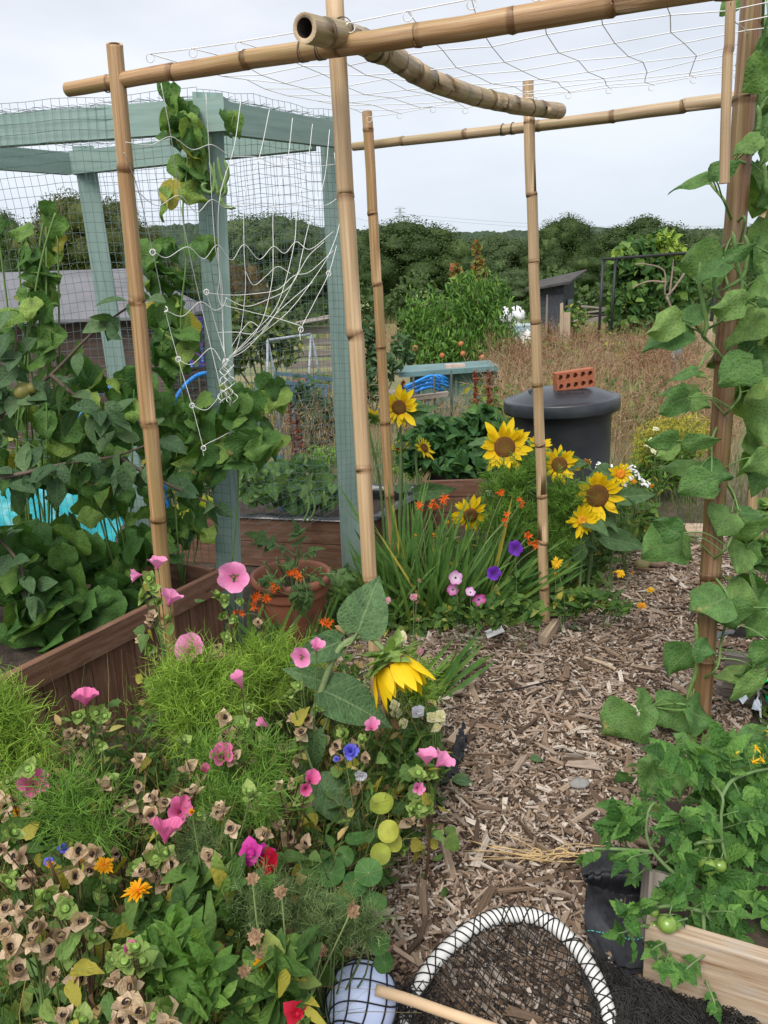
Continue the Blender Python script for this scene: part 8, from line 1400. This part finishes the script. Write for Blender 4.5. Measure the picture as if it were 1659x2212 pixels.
bush('currant_bush', 'yellow green currant bush behind the hanging cord net', 'bush', 560, 800, 11., [(560, 720, 70, 60, 11), (520, 680, 50, 40, 11), (610, 740, 50, 50, 11), (500, 760, 50, 50, 11)], 1300, T_ELL2, (.08, .14), leafmat('currant_leaf', [(0, (.06, .10, .025)), (.6, (.10, .145, .035)), (1, (.18, .2, .05))], 0, .2, (.25, .2, .05)))
bush('apple_tree', 'small apple bush with a hanging fruit behind the netting, right of the blue bench frame', 'apple tree', 700, 960, 7.0, [(690, 890, 50, 40, 7), (650, 850, 40, 40, 7), (720, 920, 40, 40, 7), (670, 940, 50, 40, 7)], 420, T_ELL2, (.07, .11), M_apple)
bush('apple_tree', 'grey green apple bush between the green post and the brown bamboo upright', 'apple tree', 800, 800, 9.5, [(795, 740, 35, 50, 9.5), (830, 790, 40, 30, 9.5), (790, 830, 40, 40, 9.), (870, 760, 30, 40, 11)], 700, T_ELL2, (.08, .13), M_apple)
bush('box_shrub', 'dark upright shrub at the left side of the peach tree', 'shrub', 880, 800, 16, [(875, 720, 18, 50, 16), (895, 760, 20, 30, 16)], 420, T_CARD, (.08, .13), M_oak[0])
bush('maple_sapling', 'sapling with reddish and yellow top leaves behind the peach tree', 'sapling', 1010, 760, 19, [(985, 590, 12, 26, 19), (1035, 580, 18, 28, 19), (1030, 540, 9, 16, 19)], 260, T_CARD, (.10, .17), leafmat('turning_leaf', [(0, (.10, .12, .03)), (.5, (.18, .16, .04)), (.8, (.28, .10, .05)), (1, (.32, .06, .04))], 0, 0))
for i, (u, v, ru, rv, Y, lb_) in enumerate(((1188, 770, 22, 30, 13, 'dark green nettle clump behind the brick, the nearer to the bamboo'), (1222, 775, 18, 22, 13, 'small dark green nettle clump just above the brick'), (1240, 690, 30, 30, 19, 'green bramble clump with orange berries before the dark shed'), (1330, 770, 20, 20, 13, 'light green weed clump in the brown grass below the frame'))): bush('nettle_clump', lb_, 'weed', u, v + rv, Y, [(u, v, ru, rv, Y)], 190, T_ELL2, (.08, .14), M_grn)
# beds of weeds at the far left behind the beans, and green stuff under the netting
bush('weed_clump', 'leafy green weeds below the shed wall behind the left beans', 'weed', 200, 1000, 5.6, [(200, 960, 120, 70, 5.6), (60, 1000, 90, 60, 5.5), (330, 1000, 80, 60, 5.4), (420, 1040, 60, 50, 5.3)], 700, T_ELL, (.06, .12), M_grn)
bush('weed_clump', 'pale leafy weeds around the pallet bin behind the netting', 'weed', 620, 900, 8.6, [(600, 870, 80, 50, 8.6), (690, 860, 50, 50, 9), (540, 900, 50, 50, 8)], 800, T_ELL2, (.08, .13), M_mal)
# dry grass, dock spires, goldenrod
M_dry = leafmat('dry_grass', [(0, (.26, .15, .10)), (.35, (.38, .25, .165)), (.75, (.50, .37, .25)), (1, (.30, .28, .12))], 0, 0, trans=.3, rough=.8)
def drygrass(name, label, zones, n, h, w, m, seedh=True):
    mb = MB(); wt = np.array([(z[1] - z[0])*(z[3] - z[2]) for z in zones], float)
    for z, k in zip(zones, (n*wt/wt.sum()).astype(int)):
        u = U(z[0], z[1], k); Y = U(z[2], z[3], k); P = np.array([gy(a, b) for a, b in zip(u, Y)]); d = np.c_[rng.normal(0, .22, (k, 2)), np.ones(k)]; ln = U(h[0], h[1], k)*(z[4] if len(z) > 4 else 1); threads(mb, P, d, ln, w, .2)
        if seedh:
            for j in range(5): q = P + d*(ln*U(.6, 1.0, k))[:, None] + rng.normal(0, .035, (k, 3)); threads(mb, q, d*.5 + rng.normal(0, .5, (k, 3)), U(.05, .13, k), w*1.1, .2)
    tag(mb.build(name, m), label, 'grass', kind='stuff')
drygrass('dry_grass', 'tall pinkish brown dry grass and seed stalks beyond the water butt', [(1050, 1620, 8.2, 13.5, .85), (1040, 1500, 13.5, 19, .5), (1080, 1230, 7, 9.5, .85), (1330, 1620, 6.3, 8.5, .75)], 4600, (.45, .95), .0028, M_dry)
drygrass('dry_grass', 'thin dry grass around the pale green box and the far plots', [(780, 1100, 7.5, 9.2, .55), (760, 1000, 15, 24, 1.), (520, 760, 6, 9, .9), (700, 1500, 19, 25, .8)], 3000, (.4, .85), .0026, M_dry)
drygrass('grass', 'rough green grass beyond the end of the path', [(1330, 1700, 5.0, 6.6, .30), (1500, 1760, 4.6, 5.2, .25), (700, 1250, 5.7, 7.6, .5), (1700, 2700, 3.2, 9, .35), (-900, -150, 4.2, 9, .35)], 9000, (.3, .8), .0022, leafmat('rough_grass', [(0, (.06, .11, .025)), (.6, (.10, .15, .04)), (1, (.24, .22, .09))], 0, 0), False)
drygrass('grass', 'long field grass and weeds along the edge of the far field', [(680, 1660, 25, 30, 1.)], 3000, (.4, 1.0), .006, leafmat('field_grass', [(0, (.08, .12, .03)), (.6, (.14, .17, .05)), (1, (.3, .24, .12))], 0, 0), False)
def weeds():
    mb = MB(); k = 130; u = U(1050, 1620, k); Y = U(7, 18, k)
    for a, b in zip(u, Y): c = gy(a, b); n = 46; P = c + rng.normal(0, 1, (n, 3))*[.2, .2, 0] + np.c_[np.zeros((n, 2)), U(.05, .62, n)*U(.5, 1)]; s_ = U(.05, .12, n); mb.scatter(T_ELL2, frames(np.c_[rng.normal(0, 1, (n, 2)), rng.normal(.2, .5, n)], np.array([[0, -.5, .8]]) + rng.normal(0, .5, (n, 3)), s_, s_), P)
    tag(mb.build('weeds', M_grn), 'green weeds scattered through the dry grass', 'weeds', kind='stuff')
weeds()
drygrass('dry_grass', 'rusty red dead stems among the paler dry grass', [(1080, 1200, 9, 13, .9), (1370, 1500, 8.5, 12, 1.), (1240, 1330, 10, 16, .7), (1150, 1300, 15, 19, .6)], 1100, (.5, 1.0), .003, leafmat('rusty_stem', [(0, (.10, .035, .025)), (.6, (.19, .07, .045)), (1, (.30, .15, .09))], 0, 0))
M_dock = leafmat('dock_seed', [(0, (.10, .025, .018)), (.6, (.19, .05, .03)), (1, (.28, .10, .05))], 0, 0)
DK = 'rusty red dock spires'
for i, (u, vb, vt, Y, lb_) in enumerate(((1027, 935, 800, 7.2, 'rusty red dock spire in front of the green box, left of two'), (1056, 940, 803, 7.2, 'rusty red dock spire at the right of the pair before the green box'), (870, 900, 822, 8, 'short rusty dock spire among the scrap boards'), (622, 1010, 850, 6.2, 'rusty dock spire behind the netting by the blue hoop foot'), (640, 1010, 900, 6.1, 'lower rusty dock spire beside the taller one behind the netting'), (1395, 800, 745, 12, 'rusty dock plant standing in the pinkish grass below the vine'), (1380, 815, 770, 11, 'lower rusty dock beside the one below the vine'), (1185, 735, 700, 18, 'small rusty dock below the dark shed'))):
    tp = at(u, vt, Y); b0 = gy(u + 4, Y); t = thing('dock_plant', lb_, 'dock', b0, DK); mb = MB(); k = 260; f = U(.28, 1., k); P = b0 + (tp - b0)*f[:, None] + rng.normal(0, 1, (k, 3))*(.028*(1.1 - f))[:, None]; s_ = U(.018, .035, k); mb.scatter(T_CARD, frames(rng.normal(0, 1, (k, 3)), rng.normal(0, 1, (k, 3)), s_*1.3, s_), P); mb.build('seed_spike', M_dock, t); sm = MB(); sm.tube([b0, tp], [.006, .003], 5); sm.build('stem', M_dock, t)
def goldenrod():
    b0 = gy(1450, 5.6); t = thing('goldenrod_plant', 'yellow green goldenrod in flower right of the water butt', 'goldenrod', b0); sm = MB(); fm = MB(); lm = MB(); k = 95
    u = U(1375, 1540, k); v = 890 + 70*np.abs((u - 1470)/90)**1.5*U(.3, 1, k) + U(0, 40, k); P = np.array([at(a, b, U(5.3, 5.9)) for a, b in zip(u, v)]); B_ = np.array([b0 + A3(U(-.28, .28), U(-.2, .2), 0) for _ in range(k)])
    for p, b in zip(P, B_): sm.tube([b, (b + p)/2 + A3(0, 0, .02), p], .0024, 4, cap=False)
    for j in range(16): q = P + rng.normal(0, .018, (k, 3)) - A3(0, 0, 1)*U(0, .11, k)[:, None]; feath = rng.normal(0, .7, (k, 3)) + [0, 0, .4]; threads(fm, q, feath, U(.025, .06, k), .0045, .2)
    for j in range(12): f = U(.2, .85, k); q = B_ + (P - B_)*f[:, None]; s_ = U(.05, .09, k); lm.scatter(T_LAN, frames(np.c_[rng.normal(0, 1, (k, 2)), U(0, .8, k)], np.array([[0, -.3, 1]]) + rng.normal(0, .3, (k, 3)), s_, s_), q)
    fm.build('flower_plume', leafmat('goldenrod_flower', [(0, (.30, .28, .04)), (1, (.50, .44, .07))], 0, 0), t); lm.build('foliage', M_fead, t); sm.build('stem', M_stem, t)
goldenrod()
fill('plot_weeds', 'low weeds on the bare soil of the plot at the right', [(1620, 1560), (1650, 1300), (1700, 1180), (2600, 1180), (3000, 1700), (2600, 2700), (1800, 2700), (1720, 2100)], 2600, (.0, .16), [T_LAN, T_ELL2, T_MAL], (.03, .07), M_grn, 900)
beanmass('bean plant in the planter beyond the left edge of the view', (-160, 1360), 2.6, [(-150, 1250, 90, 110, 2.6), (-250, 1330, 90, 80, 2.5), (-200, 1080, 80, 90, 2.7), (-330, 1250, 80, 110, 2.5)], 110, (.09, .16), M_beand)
# fallen leaves on the chips
for i, (u, v, s_, a, lb_) in enumerate(((1252, 1378 - 20, .07, .3, 'green fallen leaf on the path near the potatoes'), (1000, 1683, .075, -.1, 'pale green fallen leaf on the chips below the pink trumpets'), (1160, 1640, .05, .2, 'small yellowish fallen leaf in the middle of the path'))):
    mb = MB(); c = gr(u, v, .035); mb.scatter(T_ELL, frames(A3(math.cos(a), math.sin(a), 0)[None], A3(0, -.2, 1)[None], s_*1.4, s_), c[None] - A3(s_/2, 0, 0)); tag(mb.build('fallen_leaf', M_sunl), lb_, 'leaf')
# flat grey stone on the path
mb = MB(); c = gr(1252, 1692, .03); th, ph = np.meshgrid(np.linspace(0, 2*math.pi, 11), np.linspace(.05, math.pi - .05, 7)); mb.grid(np.stack([c[0] + .036*np.cos(th)*np.sin(ph)*(1 + .15*np.sin(th*2)), c[1] + .026*np.sin(th)*np.sin(ph), c[2] + .012*np.cos(ph)], 2)); tag(mb.build('stone', plain('grey_stone', (.26, .25, .24), .85, .2, 30)), 'flat grey stone lying on the wood chips', 'stone')
